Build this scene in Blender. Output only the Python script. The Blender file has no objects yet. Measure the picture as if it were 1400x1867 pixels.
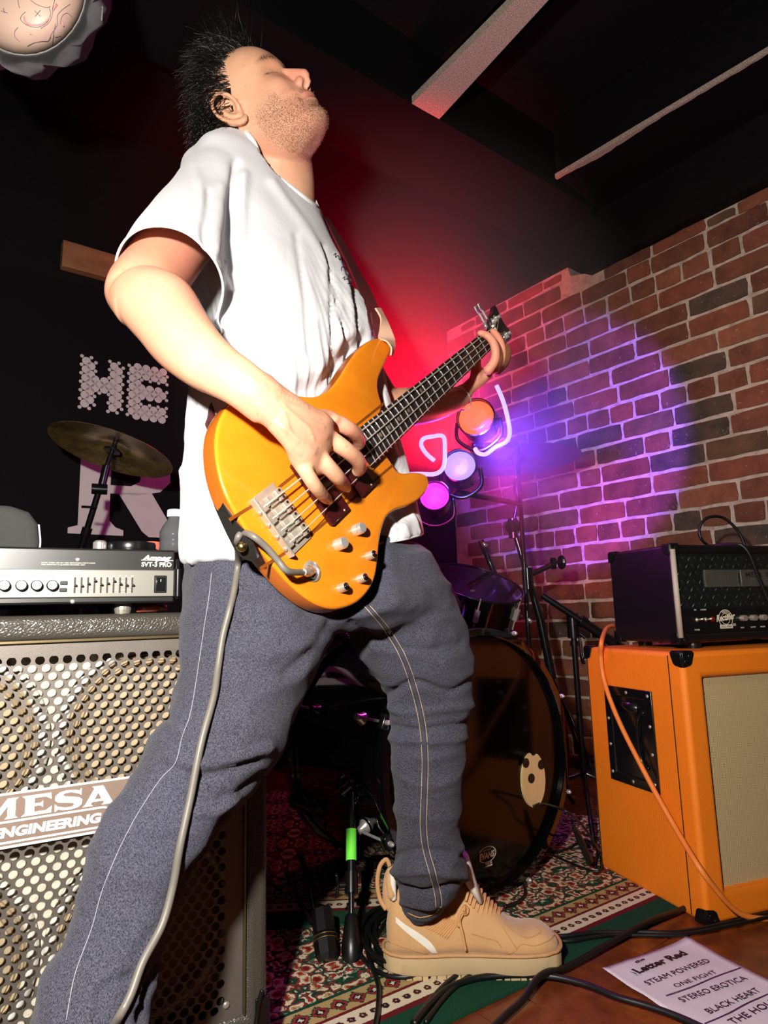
import bpy, bmesh, math, random
import numpy as np
from mathutils import Vector, Matrix, noise as mnoise
random.seed(7); np.random.seed(7)
SC = bpy.context.scene
COL = SC.collection
# ---------------------------------------------------------------- camera
FPX = 1180.0; PIT = math.radians(9.0); ROLL = math.radians(1.6); CH = 0.65
CF = np.array([0, math.cos(PIT), math.sin(PIT)])
_r = np.array([1.0, 0, 0]); _u = np.array([0, -math.sin(PIT), math.cos(PIT)])
CR = math.cos(ROLL)*_r - math.sin(ROLL)*_u
CU = math.sin(ROLL)*_r + math.cos(ROLL)*_u
CP = np.array([0, 0, CH])
cd = bpy.data.cameras.new('camera'); cam = bpy.data.objects.new('camera', cd); COL.objects.link(cam)
cam.matrix_world = Matrix(((CR[0], CU[0], -CF[0], 0), (CR[1], CU[1], -CF[1], 0), (CR[2], CU[2], -CF[2], CH), (0, 0, 0, 1)))
cd.sensor_fit = 'VERTICAL'; cd.sensor_height = 36; cd.lens = FPX*36/1867; cd.clip_start = .02; cd.clip_end = 60
SC.camera = cam
# ---------------------------------------------------------------- world, lights, exposure
w = bpy.data.worlds.new('world'); SC.world = w; w.use_nodes = True
w.node_tree.nodes['Background'].inputs[0].default_value = (.35, .4, .5, 1)
w.node_tree.nodes['Background'].inputs[1].default_value = .012
SC.view_settings.view_transform = 'Standard'; SC.view_settings.look = 'None'
SC.view_settings.gamma = 1; SC.view_settings.exposure = 0; SC.view_settings.use_curve_mapping = False
SC.cycles.use_denoising = True
SC.cycles.max_bounces = 6; SC.cycles.caustics_reflective = False; SC.cycles.caustics_refractive = False
SC.cycles.sample_clamp_indirect = 4
def light(name, kind, loc, energy, color, target=None, size=.05, spot=60, blend=.3):
    l = bpy.data.lights.new(name, kind); l.energy = energy; l.color = color
    if kind == 'AREA': l.shape = 'DISK'; l.size = size
    else: l.shadow_soft_size = size
    if kind == 'SPOT': l.spot_size = math.radians(spot); l.spot_blend = blend
    o = bpy.data.objects.new(name, l); COL.objects.link(o); o.location = loc
    if target is not None:
        o.rotation_euler = (Vector(target)-Vector(loc)).to_track_quat('-Z', 'Y').to_euler()
    return o
# the photographer's flash, held up and to the left of the lens; its beam points to the far right
light('camera_flash', 'POINT', (-.21, -.02, .92), 118, (1, .955, .89), None, size=.028)
# warm fill added to brighten the brick wall; no lamp is known there
light('wall_fill', 'SPOT', (.15, .2, 2.1), 42, (1, .80, .58), (1.3, 2.3, 1.0), size=.12, spot=62, blend=.8)
# the coloured stage lamps behind the neck of the bass (fixtures are built further down)
light('red_stage_beam', 'SPOT', (.20, 1.95, 1.12), 460, (1, .005, .015), (-.10, 3.0, 2.25), size=.05, spot=88, blend=1)
light('violet_stage_beam', 'SPOT', (.30, 1.75, 1.12), 300, (.20, .05, 1), (.84, 2.85, 1.36), size=.04, spot=50, blend=.25)
light('purple_up_beam', 'SPOT', (.34, 1.95, 1.15), 80, (.5, .02, 1), (.35, 3.0, 2.15), size=.04, spot=42, blend=.8)
light('magenta_stage_beam', 'SPOT', (.34, 1.8, 1.0), 44, (1, .02, .35), (.74, 2.95, 1.15), size=.04, spot=56, blend=.9)
light('red_side_beam', 'SPOT', (.42, 1.8, .98), 10, (1, .05, .12), (.13, .95, 1.0), size=.05, spot=60, blend=.8)

# ---------------------------------------------------------------- picture ray helpers: a pixel plus a known plane gives a point in the room
def ray(x, y): return CF + CR*(x-700)/FPX + CU*(933.5-y)/FPX
def P(x, y, Y): d = ray(x, y); return CP + d*(Y/d[1])
def G(x, y, z=0.): d = ray(x, y); return CP + d*((z-CH)/d[2])
def PL(x, y, p, n):
    d = ray(x, y); n = np.array(n, float); return CP + d*(np.dot(np.array(p)-CP, n)/np.dot(d, n))
def proj(p):
    q = np.array(p, float)-CP; z = q @ CF; return np.array([700+FPX*(q @ CR)/z, 933.5-FPX*(q @ CU)/z, z])
def unit(v): v = np.array(v, float); return v/np.linalg.norm(v)
A_ = np.array
# ---------------------------------------------------------------- materials
def s2l(c):
    out = []
    for v in c:
        v = v/255.; out.append(v/12.92 if v <= .04045 else ((v+.055)/1.055)**2.4)
    return tuple(out)+(1,)
class NT:
    def __init__(s, name):
        s.m = bpy.data.materials.new(name); s.m.use_nodes = True
        s.t = s.m.node_tree; s.N = s.t.nodes; s.b = s.N['Principled BSDF']
    def n(s, kind, **kw):
        x = s.N.new(kind)
        for k, v in kw.items():
            if k.startswith('i_'):
                key = k[2:]; key = int(key) if key.isdigit() else key.replace('_', ' ')
                s.put(v, x.inputs[key])
            else: setattr(x, k, v)
        return x
    def put(s, v, sock):
        if isinstance(v, bpy.types.NodeSocket): s.t.links.new(v, sock)
        elif isinstance(v, bpy.types.Node): s.t.links.new(v.outputs[0], sock)
        else: sock.default_value = v
    def math(s, op, a, b=0., c=None):
        x = s.N.new('ShaderNodeMath'); x.operation = op; s.put(a, x.inputs[0]); s.put(b, x.inputs[1])
        if c is not None: s.put(c, x.inputs[2])
        return x.outputs[0]
    def mix(s, f, a, b, mode='MIX'):
        x = s.N.new('ShaderNodeMix'); x.data_type = 'RGBA'; x.blend_type = mode
        s.put(f, x.inputs[0]); s.put(a, x.inputs[6]); s.put(b, x.inputs[7]); return x.outputs[2]
    def ramp(s, f, stops, interp='LINEAR'):
        x = s.N.new('ShaderNodeValToRGB'); r = x.color_ramp; r.interpolation = interp
        while len(r.elements) < len(stops): r.elements.new(.5)
        for e, (p, c) in zip(r.elements, stops): e.position = p; e.color = c
        s.put(f, x.inputs[0]); return x.outputs[0]
    def coords(s, kind='Object', scale=(1, 1, 1), rot=(0, 0, 0)):
        tc = s.N.new('ShaderNodeTexCoord'); mp = s.N.new('ShaderNodeMapping')
        s.t.links.new(tc.outputs[kind], mp.inputs[0]); mp.inputs['Scale'].default_value = scale; mp.inputs['Rotation'].default_value = rot
        return mp.outputs[0]
    def noise(s, vec, scale, detail=3, rough=.5, out=0):
        x = s.N.new('ShaderNodeTexNoise'); x.inputs['Scale'].default_value = scale; x.inputs['Detail'].default_value = detail
        x.inputs['Roughness'].default_value = rough; s.put(vec, x.inputs['Vector']); return x.outputs[out]
    def bump(s, h, strength=.3, dist=.002):
        x = s.N.new('ShaderNodeBump'); x.inputs['Strength'].default_value = strength; x.inputs['Distance'].default_value = dist
        s.put(h, x.inputs['Height']); s.t.links.new(x.outputs[0], s.b.inputs['Normal']); return x
    def set(s, **kw):
        for k, v in kw.items():
            s.put(v, s.b.inputs[{'color': 'Base Color', 'rough': 'Roughness', 'metal': 'Metallic', 'spec': 'Specular IOR Level', 'sss': 'Subsurface Weight',
                                 'coat': 'Coat Weight', 'coatr': 'Coat Roughness', 'trans': 'Transmission Weight', 'ior': 'IOR', 'alpha': 'Alpha',
                                 'emit': 'Emission Color', 'estr': 'Emission Strength', 'sheen': 'Sheen Weight'}[k]])
        return s
def pm(name, col, rough=.5, metal=0, spec=.5, var=.12, nscale=40, bump=0, bscale=120, bdist=.001, **kw):
    """plain procedural material: base colour with a little mottling and fine relief"""
    t = NT(name); c = s2l(col); v = t.coords()
    f = t.noise(v, nscale, 4)
    t.set(color=t.mix(f, tuple(x*(1-var) for x in c[:3])+(1,), tuple(min(1, x*(1+var)) for x in c[:3])+(1,)), rough=rough, metal=metal, spec=spec, **kw)
    if bump: t.bump(t.noise(v, bscale, 3), bump, bdist)
    return t.m
# ---------------------------------------------------------------- mesh helpers (world coordinates in, ONE object out)
class M:
    def __init__(s): s.v = []; s.f = []; s.k = 0; s.mi = []
    def add(s, V, F, mi=0):
        V = np.asarray(V, float); s.v.append(V)
        s.f += [tuple(i+s.k for i in f) for f in F]; s.mi += [mi]*len(F); s.k += len(V); return s
    def box(s, c, ax, h, mi=0):
        c = A_(c, float); ax = [A_(a, float)*hh for a, hh in zip(ax, h)]
        V = [c+i*ax[0]+j*ax[1]+k*ax[2] for i in (-1, 1) for j in (-1, 1) for k in (-1, 1)]
        F = [(0, 1, 3, 2), (4, 6, 7, 5), (0, 4, 5, 1), (2, 3, 7, 6), (0, 2, 6, 4), (1, 5, 7, 3)]
        return s.add(V, F, mi)
    def bar(s, a, b, w, t, up=(0, 0, 1), mi=0):
        a = A_(a, float); b = A_(b, float); d = b-a; L = np.linalg.norm(d); d = d/L
        x = unit(np.cross(d, up)); y = np.cross(x, d)
        return s.box((a+b)/2, (d, x, y), (L/2, w/2, t/2), mi)
    def tube(s, pts, r, n=10, caps=True, mi=0, flat=None, up=None):
        pts = A_(pts, float); m = len(pts); r = np.broadcast_to(A_(r, float), (m,))
        T = np.gradient(pts, axis=0); T /= np.maximum(np.linalg.norm(T, axis=1, keepdims=True), 1e-9)
        ref = A_(up, float) if up is not None else (A_([0, 0, 1.]) if abs(T[0][2]) < .9 else A_([1., 0, 0]))
        V = []; x = unit(np.cross(T[0], ref))
        for i in range(m):
            if up is not None: x = unit(np.cross(T[i], ref))
            else: x = unit(x-T[i]*(x@T[i]))
            y = np.cross(T[i], x)
            for k in range(n):
                a = 2*math.pi*k/n
                V.append(pts[i]+r[i]*(math.cos(a)*x+math.sin(a)*y*(flat if flat else 1)))
        F = [(i*n+k, i*n+(k+1) % n, (i+1)*n+(k+1) % n, (i+1)*n+k) for i in range(m-1) for k in range(n)]
        if caps: F += [tuple(range(n-1, -1, -1)), tuple(range((m-1)*n, m*n))]
        return s.add(V, F, mi)
    def cyl(s, a, b, r, n=20, r2=None, mi=0): return s.tube([a, b], [r, r if r2 is None else r2], n, True, mi)
    def lathe(s, prof, o, axis, n=28, mi=0, ref=None):
        """prof: (radius, height along axis)"""
        o = A_(o, float); z = unit(axis); x = unit(np.cross(z, ref if ref is not None else ([0, 0, 1.] if abs(z[2]) < .9 else [1., 0, 0]))); y = np.cross(z, x)
        V = []; m = len(prof)
        for r, h in prof:
            for k in range(n):
                a = 2*math.pi*k/n; V.append(o+z*h+r*(math.cos(a)*x+math.sin(a)*y))
        F = [(i*n+k, i*n+(k+1) % n, (i+1)*n+(k+1) % n, (i+1)*n+k) for i in range(m-1) for k in range(n)]
        if prof[0][0] > 1e-6: F.append(tuple(range(n-1, -1, -1)))
        if prof[-1][0] > 1e-6: F.append(tuple(range((m-1)*n, m*n)))
        return s.add(V, F, mi)
    def prism(s, out, thick, mi=0):
        out = A_(out, float); n = len(out); t = A_(thick, float)
        V = np.vstack([out, out+t])
        F = [tuple(range(n)), tuple(range(2*n-1, n-1, -1))]+[(i, n+i, n+(i+1) % n, (i+1) % n) for i in range(n)]
        return s.add(V, F, mi)
    def torus(s, o, axis, R, r, n=40, k=8, mi=0, a0=0, a1=2*math.pi):
        z = unit(axis); x = unit(np.cross(z, [0, 0, 1.] if abs(z[2]) < .9 else [1., 0, 0])); y = np.cross(z, x)
        full = abs(a1-a0-2*math.pi) < 1e-6
        pts = [A_(o)+R*(math.cos(a)*x+math.sin(a)*y) for a in np.linspace(a0, a1, n+1)]
        return s.tube(pts, r, k, not full, mi)
    def grid(s, V, nu, nv, cu=False, cv=False, mi=0, flip=False):
        """V of shape nu*nv"""
        F = []
        for i in range(nu if cu else nu-1):
            for j in range(nv if cv else nv-1):
                q = (i*nv+j, i*nv+(j+1) % nv, ((i+1) % nu)*nv+(j+1) % nv, ((i+1) % nu)*nv+j)
                F.append(q[::-1] if flip else q)
        return s.add(np.asarray(V).reshape(-1, 3), F, mi)
    def data(s, name):
        me = bpy.data.meshes.new(name); V = np.vstack(s.v)
        me.from_pydata(V.tolist(), [], s.f); return me
def setp(o, label=None, cat=None, group=None, kind=None):
    for k, v in (('label', label), ('category', cat), ('group', group), ('kind', kind)):
        if v: o[k] = v
    return o
def root(name, label, cat, loc, group=None):
    o = bpy.data.objects.new(name, None); COL.objects.link(o); o.location = tuple(loc); o.empty_display_size = .05
    return setp(o, label, cat, group)
def wloc(o):
    v = A_(o.location[:]); return v+wloc(o.parent) if o.parent else v
def obj(name, m, mat, parent=None, smooth=False, bevel=0, seg=2, label=None, cat=None, group=None, kind=None, fix=True, angle=None):
    """link mesh builder m (world coords) as one object; all parents are translate-only"""
    V = np.vstack(m.v)
    base = A_([V[:, 0].mean(), V[:, 1].mean(), V[:, 2].min()]) if parent is None else wloc(parent)
    me = bpy.data.meshes.new(name); me.from_pydata((V-base).tolist(), [], m.f)
    mats = mat if isinstance(mat, (list, tuple)) else [mat]
    for x in mats: me.materials.append(x)
    if len(mats) > 1: me.polygons.foreach_set('material_index', m.mi)
    if fix:
        b = bmesh.new(); b.from_mesh(me); bmesh.ops.recalc_face_normals(b, faces=b.faces); b.to_mesh(me); b.free()
    if smooth: me.polygons.foreach_set('use_smooth', [True]*len(me.polygons))
    o = bpy.data.objects.new(name, me); COL.objects.link(o)
    if parent is not None: o.parent = parent
    else: o.location = tuple(base)
    if bevel:
        md = o.modifiers.new('bevel', 'BEVEL'); md.width = bevel; md.segments = seg; md.limit_method = 'ANGLE'; md.angle_limit = math.radians(40)
        md.harden_normals = False
        me.polygons.foreach_set('use_smooth', [True]*len(me.polygons))
        sm = True
    if (smooth and angle) or bevel:
        try: me.set_sharp_from_angle(angle=math.radians(angle or 45))
        except Exception: pass
    return setp(o, label, cat, group, kind)
def spl(pts, n=8, closed=False):
    """Catmull-Rom through pts"""
    p = A_(pts, float); m = len(p); out = []
    rng = range(m if closed else m-1)
    for i in rng:
        if closed: a, b, c, d = p[(i-1) % m], p[i], p[(i+1) % m], p[(i+2) % m]
        else: a, b, c, d = p[max(i-1, 0)], p[i], p[i+1], p[min(i+2, m-1)]
        for k in range(n):
            t = k/n; out.append(.5*((2*b)+(c-a)*t+(2*a-5*b+4*c-d)*t*t+(3*b-3*c+d-a)*t**3))
    if not closed: out.append(p[-1])
    return A_(out)
def text(body, o, ux, uy, height, mat, parent, name='lettering', depth=.0006, width=None, bold=0, shear=0, align='LEFT', spacing=1.0, label=None):
    """built-in font as real thin lettering; height = cap height"""
    cu = bpy.data.curves.new('t', 'FONT'); cu.body = body; cu.size = 1; cu.extrude = 0; cu.offset = bold; cu.shear = shear; cu.space_character = spacing; cu.resolution_u = 3
    to = bpy.data.objects.new('t', cu); COL.objects.link(to); dg = bpy.context.evaluated_depsgraph_get()
    me = bpy.data.meshes.new_from_object(to.evaluated_get(dg)); bpy.data.objects.remove(to); bpy.data.curves.remove(cu)
    V = A_([v.co[:] for v in me.vertices]); F = [tuple(p.vertices) for p in me.polygons]; bpy.data.meshes.remove(me)
    k = height/.69; ux = unit(ux); uy = unit(uy); n = np.cross(ux, uy)
    X = V[:, 0]*k; W = X.max()-X.min()
    kx = width/W if width else 1
    X = (X-X.min())*kx
    if align == 'CENTER': X = X-X.max()/2
    W3 = A_(o)+X[:, None]*ux+(V[:, 1]*k)[:, None]*uy+n*depth
    m = M(); m.add(W3, F)
    return obj(name, m, mat, parent, fix=False, label=label)
# ================================================================ the room
ANG = math.radians(37.3)
WU = A_([-math.sin(ANG), math.cos(ANG), 0]); WN = A_([-math.cos(ANG), -math.sin(ANG), 0]); UZ = A_([0, 0, 1.])
CX = -WN                                                    # across the room, towards the brick wall
W0 = P(1400, 1100, 2.36); W0[2] = 0
SL, SR = 1.60, -1.5                                         # far and near ends of the brick wall along WU
def wp(s, z, d=0): return W0+WU*s+UZ*z+WN*d
m_black = pm('black_paint', (5, 5, 6), .7, spec=.25, var=.4, nscale=3, bump=.3, bscale=14, bdist=.01)
def brick_mat():
    t = NT('brick'); v = t.coords(); oi = t.n('ShaderNodeObjectInfo')
    r = oi.outputs['Random']
    base = t.ramp(r, [(0, s2l((122, 78, 58))), (.2, s2l((140, 84, 62))), (.42, s2l((112, 70, 54))), (.6, s2l((150, 96, 70))), (.74, s2l((104, 84, 62))), (.86, s2l((74, 72, 62))), (1, s2l((62, 62, 60)))], 'CONSTANT')
    add = t.n('ShaderNodeVectorMath', operation='ADD', i_0=v, i_1=oi.outputs['Location'])
    n1 = t.noise(add, 14, 6, .6); n2 = t.noise(add, 90, 3)
    c = t.mix(t.ramp(n1, [(.35, (0, 0, 0, 1)), (.7, (1, 1, 1, 1))]), t.mix(.38, base, (.03, .02, .018, 1)), t.mix(.15, base, s2l((176, 118, 86))))
    sp = t.ramp(n2, [(.66, (0, 0, 0, 1)), (.72, (1, 1, 1, 1))])
    c = t.mix(t.math('MULTIPLY', sp, .35), c, s2l((196, 180, 160)))
    t.set(color=c, rough=.85, spec=.2); t.bump(t.math('ADD', n1, t.math('MULTIPLY', n2, .4)), .6, .004)
    return t.m
def mortar_mat():
    t = NT('mortar'); v = t.coords(); n = t.noise(v, 22, 6, .65); n2 = t.noise(v, 160, 3)
    t.set(color=t.ramp(n, [(.25, s2l((150, 138, 118))), (.5, s2l((196, 186, 166))), (.75, s2l((224, 214, 196)))]), rough=.95, spec=.1)
    t.bump(t.math('ADD', n2, n), .9, .005); return t.m
m_brick, m_mortar = brick_mat(), mortar_mat()
ZT = 2.198; ZT2 = 2.30; SJ = .70
mm = M()
ou = [wp(SR, -.02), wp(SL, -.02), wp(SL, ZT2), wp(SJ+.03, ZT2), wp(SJ+.02, 2.25), wp(SJ-.06, 2.225), wp(SJ-.10, ZT), wp(SR, ZT)]
mm.prism(ou, -WN*.16)
wall = obj('wall_right', mm, m_mortar, kind='structure'); setp(wall, 'old brown brick wall with pale mortar behind the amplifiers', 'wall')
# brick shapes, shared between alike bricks
def brick_mesh(L, H, D, seed, rough=.0022):
    rr = random.Random(seed); b = bmesh.new(); L -= .0015; H -= .0015; D *= .8
    nx, nz = (5, 3) if L > .15 else (3, 3)
    vs = {}
    for i in range(nx+1):
        for j in range(nz+1):
            x = -L/2+L*i/nx; z = -H/2+H*j/nz; cx = min(i, nx-i); cz = min(j, nz-j)
            edge = cx == 0 or cz == 0
            if cx == 0 and cz == 0: x *= 1-.0022/L*2; z *= 1-.002/H*2
            x += rr.uniform(-1, 1)*rough*(1 if edge else .3); z += rr.uniform(-1, 1)*rough*(1 if edge else .3)
            y = D*(.0 if edge else 1)*1 + rr.uniform(-.001, .001)
            if edge: y = D*.93
            vs[i, j] = b.verts.new((x, -y, z))
    for i in range(nx):
        for j in range(nz): b.faces.new((vs[i, j], vs[i+1, j], vs[i+1, j+1], vs[i, j+1]))
    # skirt back into the mortar
    ring = [(i, 0) for i in range(nx)]+[(nx, j) for j in range(nz)]+[(i, nz) for i in range(nx, 0, -1)]+[(0, j) for j in range(nz, 0, -1)]
    bk = {k: b.verts.new((vs[k].co.x, .004, vs[k].co.z)) for k in ring}
    for a, c in zip(ring, ring[1:]+ring[:1]): b.faces.new((vs[a], bk[a], bk[c], vs[c]))
    bmesh.ops.recalc_face_normals(b, faces=b.faces)
    me = bpy.data.meshes.new('brick'); b.to_mesh(me); b.free(); me.materials.append(m_brick)
    me.polygons.foreach_set('use_smooth', [True]*len(me.polygons)); me.set_sharp_from_angle(angle=math.radians(35)); return me
CO = .086
stre = [brick_mesh(.229, .074, .0075, 10+i) for i in range(8)]
head = [brick_mesh(.109, .074, .0075, 50+i) for i in range(6)]
half = [brick_mesh(.109, .036, .0075, 80+i) for i in range(3)]
longcut = [brick_mesh(.229, .05, .007, 90+i) for i in range(3)]
rot_w = math.atan2(-WU[1], -WU[0])                      # brick local +x runs along -WU, -y faces the room
bricks = []
k0 = int(round(.945/CO)); zoff = .945-k0*CO
rr = random.Random(5)
for k in range(-1, 27):
    z0 = zoff+k*CO
    hdr = (k-k0) % 6 == 0
    top_here = lambda s: ZT2 if s > SJ-.02 else ZT
    pitch = .119 if hdr else .239
    off = rr.uniform(-.02, .02)+(0 if k % 2 else .12)+(.03 if hdr else 0)
    s = SR+off
    while s < SL-.05:
        L = pitch
        kind = 'h' if hdr else 's'
        if not hdr and rr.random() < .1: kind = 'h'; L = .119
        sc_ = s+L/2; zt = top_here(sc_); zc = z0+CO/2
        if zc-.02 < zt and zc > 0 and sc_ < SL-.06 and sc_ > SR+.05:
            room = zt-z0
            if room >= CO*.8: lst, zc2 = (head if kind == 'h' else stre), zc
            elif room > .03: lst, zc2 = (half if kind == 'h' else longcut), z0+room/2-.002
            else: lst = None
            if lst and not (abs(sc_-SJ) < .1 and zc > ZT-.02 and zc < ZT+.03):
                bricks.append((rr.choice(lst), sc_+rr.uniform(-.003, .003), zc2+rr.uniform(-.002, .002), rr.uniform(-.012, .012), (.96 if lst is longcut else 1), rr.random()))
        s += L
vis = []
rest = M()
for me, s, z, tilt, _, _r2 in bricks:
    p = wp(s, z); q = proj(p)
    inview = 0 < q[2] and 800 < q[0] < 1450 and 300 < q[1] < 1330 and not (q[0] > 1110 and q[1] > 1040)
    vis.append((int(inview), 1/max(q[2], .1), me, s, z, tilt))
vis.sort(key=lambda t: (-t[0], -t[1]))
for i, (iv, _, me, s, z, tilt) in enumerate(vis):
    if i < 300:
        o = bpy.data.objects.new('brick', me); COL.objects.link(o); o.parent = wall
        o.location = tuple(wp(s, z, .0)-wloc(wall)); o.rotation_euler = (0, tilt, rot_w)
    else:
        R3 = Matrix.Rotation(rot_w, 3, 'Z') @ Matrix.Rotation(tilt, 3, 'Y')
        rest.add([wp(s, z)+A_(R3 @ v.co) for v in me.vertices], [tuple(p.vertices) for p in me.polygons])
if rest.v: obj('brick_remainder', rest, m_brick, wall, kind='stuff', smooth=True)

# floor: timber boards parallel to the brick wall
def wood_mat(name, c1, c2, c3, rough=.45, scale=(1, 1, 1), rings=6.):
    t = NT(name); v = t.coords('Object', scale); oi = t.n('ShaderNodeObjectInfo')
    av = t.n('ShaderNodeVectorMath', operation='ADD', i_0=v, i_1=t.n('ShaderNodeVectorMath', operation='SCALE', i_0=oi.outputs['Location'], i_Scale=7.).outputs[0])
    n = t.noise(av, rings, 6, .6); n2 = t.noise(av, rings*8, 4, .6)
    c = t.ramp(n, [(.25, s2l(c1)), (.5, s2l(c2)), (.75, s2l(c3))])
    c = t.mix(t.math('MULTIPLY', n2, .5), c, t.mix(.5, c, (.02, .01, .008, 1)))
    c = t.mix(t.math('MULTIPLY', oi.outputs['Random'], .35), c, s2l(c1))
    t.set(color=c, rough=t.math('ADD', t.math('MULTIPLY', n2, .3), rough-.15), spec=.5); t.bump(n2, .25, .002); return t.m
m_board = wood_mat('floor_board', (70, 28, 12), (122, 58, 26), (168, 88, 40), .30, (1, 1, 1), 11)
fl = M(); fl.box((0, 2.2, -.03), (A_([1, 0, 0]), A_([0, 1, 0]), UZ), (4.2, 4.2, .022))
floor = obj('floor', fl, pm('floor_gap', (12, 8, 6), .9), kind='structure'); setp(floor, 'dark reddish timber floor with narrow boards', 'floor')
rr = random.Random(11); BW = .093
D1 = -WU                                                    # along a board, coming towards the camera
b0 = A_([.223, 1.211, 0]); off0 = b0@CX
for i in range(-6, 18):
    c0 = off0+BW*(i+.5)
    s = 0.2+rr.uniform(0, .8)
    s_end = 3.4
    a = -1.9+rr.uniform(-.5, 0)
    while a < 1.3:
        L = rr.uniform(.75, 1.5); ctr = CX*c0 + WU*(a+L/2+ .9) ; ctr = A_([ctr[0], ctr[1], -.0042-rr.uniform(0, .0009)])
        pr_ = proj(ctr)
        mb = M(); mb.box(ctr, (WU, CX, UZ), (L/2-.0013, BW/2-.0013, .0042))
        g1 = ctr+WU*(L/2); 
        if ctr[1] > .35 and ctr[1] < 3.2:
            obj('floor_board', mb, m_board, floor)
        a += L

# rear wall with the banner, left wall, ceiling
corner = wp(SL, 0)
rw = M(); e1 = corner-CX*4.6
rw.prism([corner, e1, e1+UZ*2.75, corner+UZ*2.75], WU*.1)
wb = obj('wall_back', rw, m_black, kind='structure'); setp(wb, 'black painted wall behind the drums and banner', 'wall')
lw = M(); e2 = e1+WU*-5.2
lw.prism([e1, e2, e2+UZ*2.75, e1+UZ*2.75], -CX*.1)
wl = obj('wall_left', lw, m_black, kind='structure'); setp(wl, 'black painted side wall at the left of the stage', 'wall')
ce = M(); ce.prism([corner+UZ*2.72+CX*.3, e1+UZ*2.72, e2+UZ*2.72, corner-WU*5.2+UZ*2.72+CX*.3], UZ*.08)
cl = obj('ceiling', ce, m_black, kind='structure'); setp(cl, 'black painted ceiling above the stage', 'ceiling')
# upper part of the wall, a black boxed-in bulkhead hanging proud over the bricks
bh = M()
bh.prism([wp(SR, ZT+.002, .05), wp(SJ-.1, ZT+.002, .05), wp(SJ-.1, ZT+.002, -.16), wp(SR, ZT+.002, -.16)], UZ*(2.72-ZT))
bh.prism([wp(SJ-.1, ZT2+.002, .05), wp(SL, ZT2+.002, .05), wp(SL, ZT2+.002, -.16), wp(SJ-.1, ZT2+.002, -.16)], UZ*(2.72-ZT2))
obj('trim_1', bh, m_black, kind='structure', label='black boxed bulkhead above the brick wall', cat='bulkhead')
# dropped black soffit with bare plaster edges, running across the room in front of the bulkhead
zc = 2.45
Aq = [G(775, 203, zc), G(1012, 325, zc)]
cd_ = unit(Aq[1]-Aq[0])
so = M(); p0 = Aq[0]-CX*1.2+WU*.0; p1 = Aq[0]+CX*(1.1)
so.prism([p0, p1, p1+WU*.35, p0+WU*.35], UZ*.27)
obj('trim_2', so, m_black, kind='structure', label='black cross beam below the ceiling', cat='beam')
def plaster(name):
    t = NT(name); v = t.coords(); n = t.noise(v, 260, 3); n2 = t.noise(v, 9, 4)
    t.set(color=t.mix(t.ramp(n, [(.35, (0, 0, 0, 1)), (.65, (1, 1, 1, 1))]), s2l((150, 134, 118)), s2l((214, 196, 176))), rough=.9, spec=.1); t.bump(n, .6, .002); return t.m
m_pl = plaster('bare_plaster')
# strip 1: broad bare strip running towards the camera, ending at the cross beam
a0, a1 = G(750, 190, zc), G(800, 218, zc); b0_, b1_ = G(940, 0, zc), G(1000, 0, zc)
d1 = unit(b0_-a0); d2 = unit(b1_-a1)
st = M(); st.prism([a0-WU*.002, a1-WU*.002, a1+d2*2.2, a0+d1*2.2], UZ*.03)
s1 = obj('trim_3', st, m_pl, kind='structure', label='broad bare plaster strip on the black ceiling', cat='strip')
# strip 2: thin edge with chipped paint
q0, q1 = G(1012, 325, zc), G(1400, 95, zc); dq = unit(q1-q0)
rr = random.Random(3); n = 60; L = np.linalg.norm(q1-q0)*1.6
cx = unit(np.cross(UZ, dq)); cx = cx if cx@CX > 0 else -cx
top = [q0+dq*L*i/n for i in range(n+1)]
w_ = []
for i in range(n+1):
    t = i/n*1.6
    w_.append(.012+.012*math.exp(-((t-.25)/.14)**2)*(1+.5*rr.random())+.004*rr.random()+(.0 if t < .55 else -.004))
bot = [p+cx*ww for p, ww in zip(top, w_)]
st = M(); st.prism(top+bot[::-1], UZ*.02)
obj('trim_4', st, m_pl, kind='structure', label='thin chipped plaster edge of the black bulkhead', cat='strip')
bx = M(); bx.prism([q0+UZ*.012-cx*0+cx*.01, q0+cx*1.2+UZ*.012, q0+cx*1.2+dq*L+UZ*.012, q0+dq*L+cx*.01+UZ*.012], UZ*.25)
obj('trim_5', bx, m_black, kind='structure', label='black lowered ceiling panel in front of the brick wall', cat='ceiling')
bx = M(); hk = P(923, 78, 2.0)
bx.cyl(hk, hk+UZ*.09, .004, 8)
bx.cyl(hk, hk+CX*.02-UZ*.004, .0045, 8)
obj('ceiling_hook', bx, pm('steel', (200, 200, 195), .3, 1), label='small bright steel hook hanging from the black ceiling', cat='hook')
# short bare timber piece on the rear wall, left of the elbow
tb = M(); o_ = PL(188, 490, corner, WU)-WU*.02
tb.box(o_, (CX, WU, UZ), (.16, .02, .055))
tb2 = obj('timber_plank', tb, wood_mat('bare_timber', (120, 76, 44), (176, 120, 74), (196, 146, 96), .7, (1, 1, 3), 5), bevel=.003, label='short bare timber plank on the black wall beside the elbow', cat='plank')
# pale panel behind the hair at the top
tb = M(); o_ = P(432, 12, 1.9)
tb.box(o_, (unit([1, .5, 0]), UZ, unit([-.5, 1, 0])), (.055, .06, .006))
obj('ceiling_panel', tb, m_pl, kind='structure', label='small pale bare patch of ceiling board above the head', cat='panel')
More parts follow.
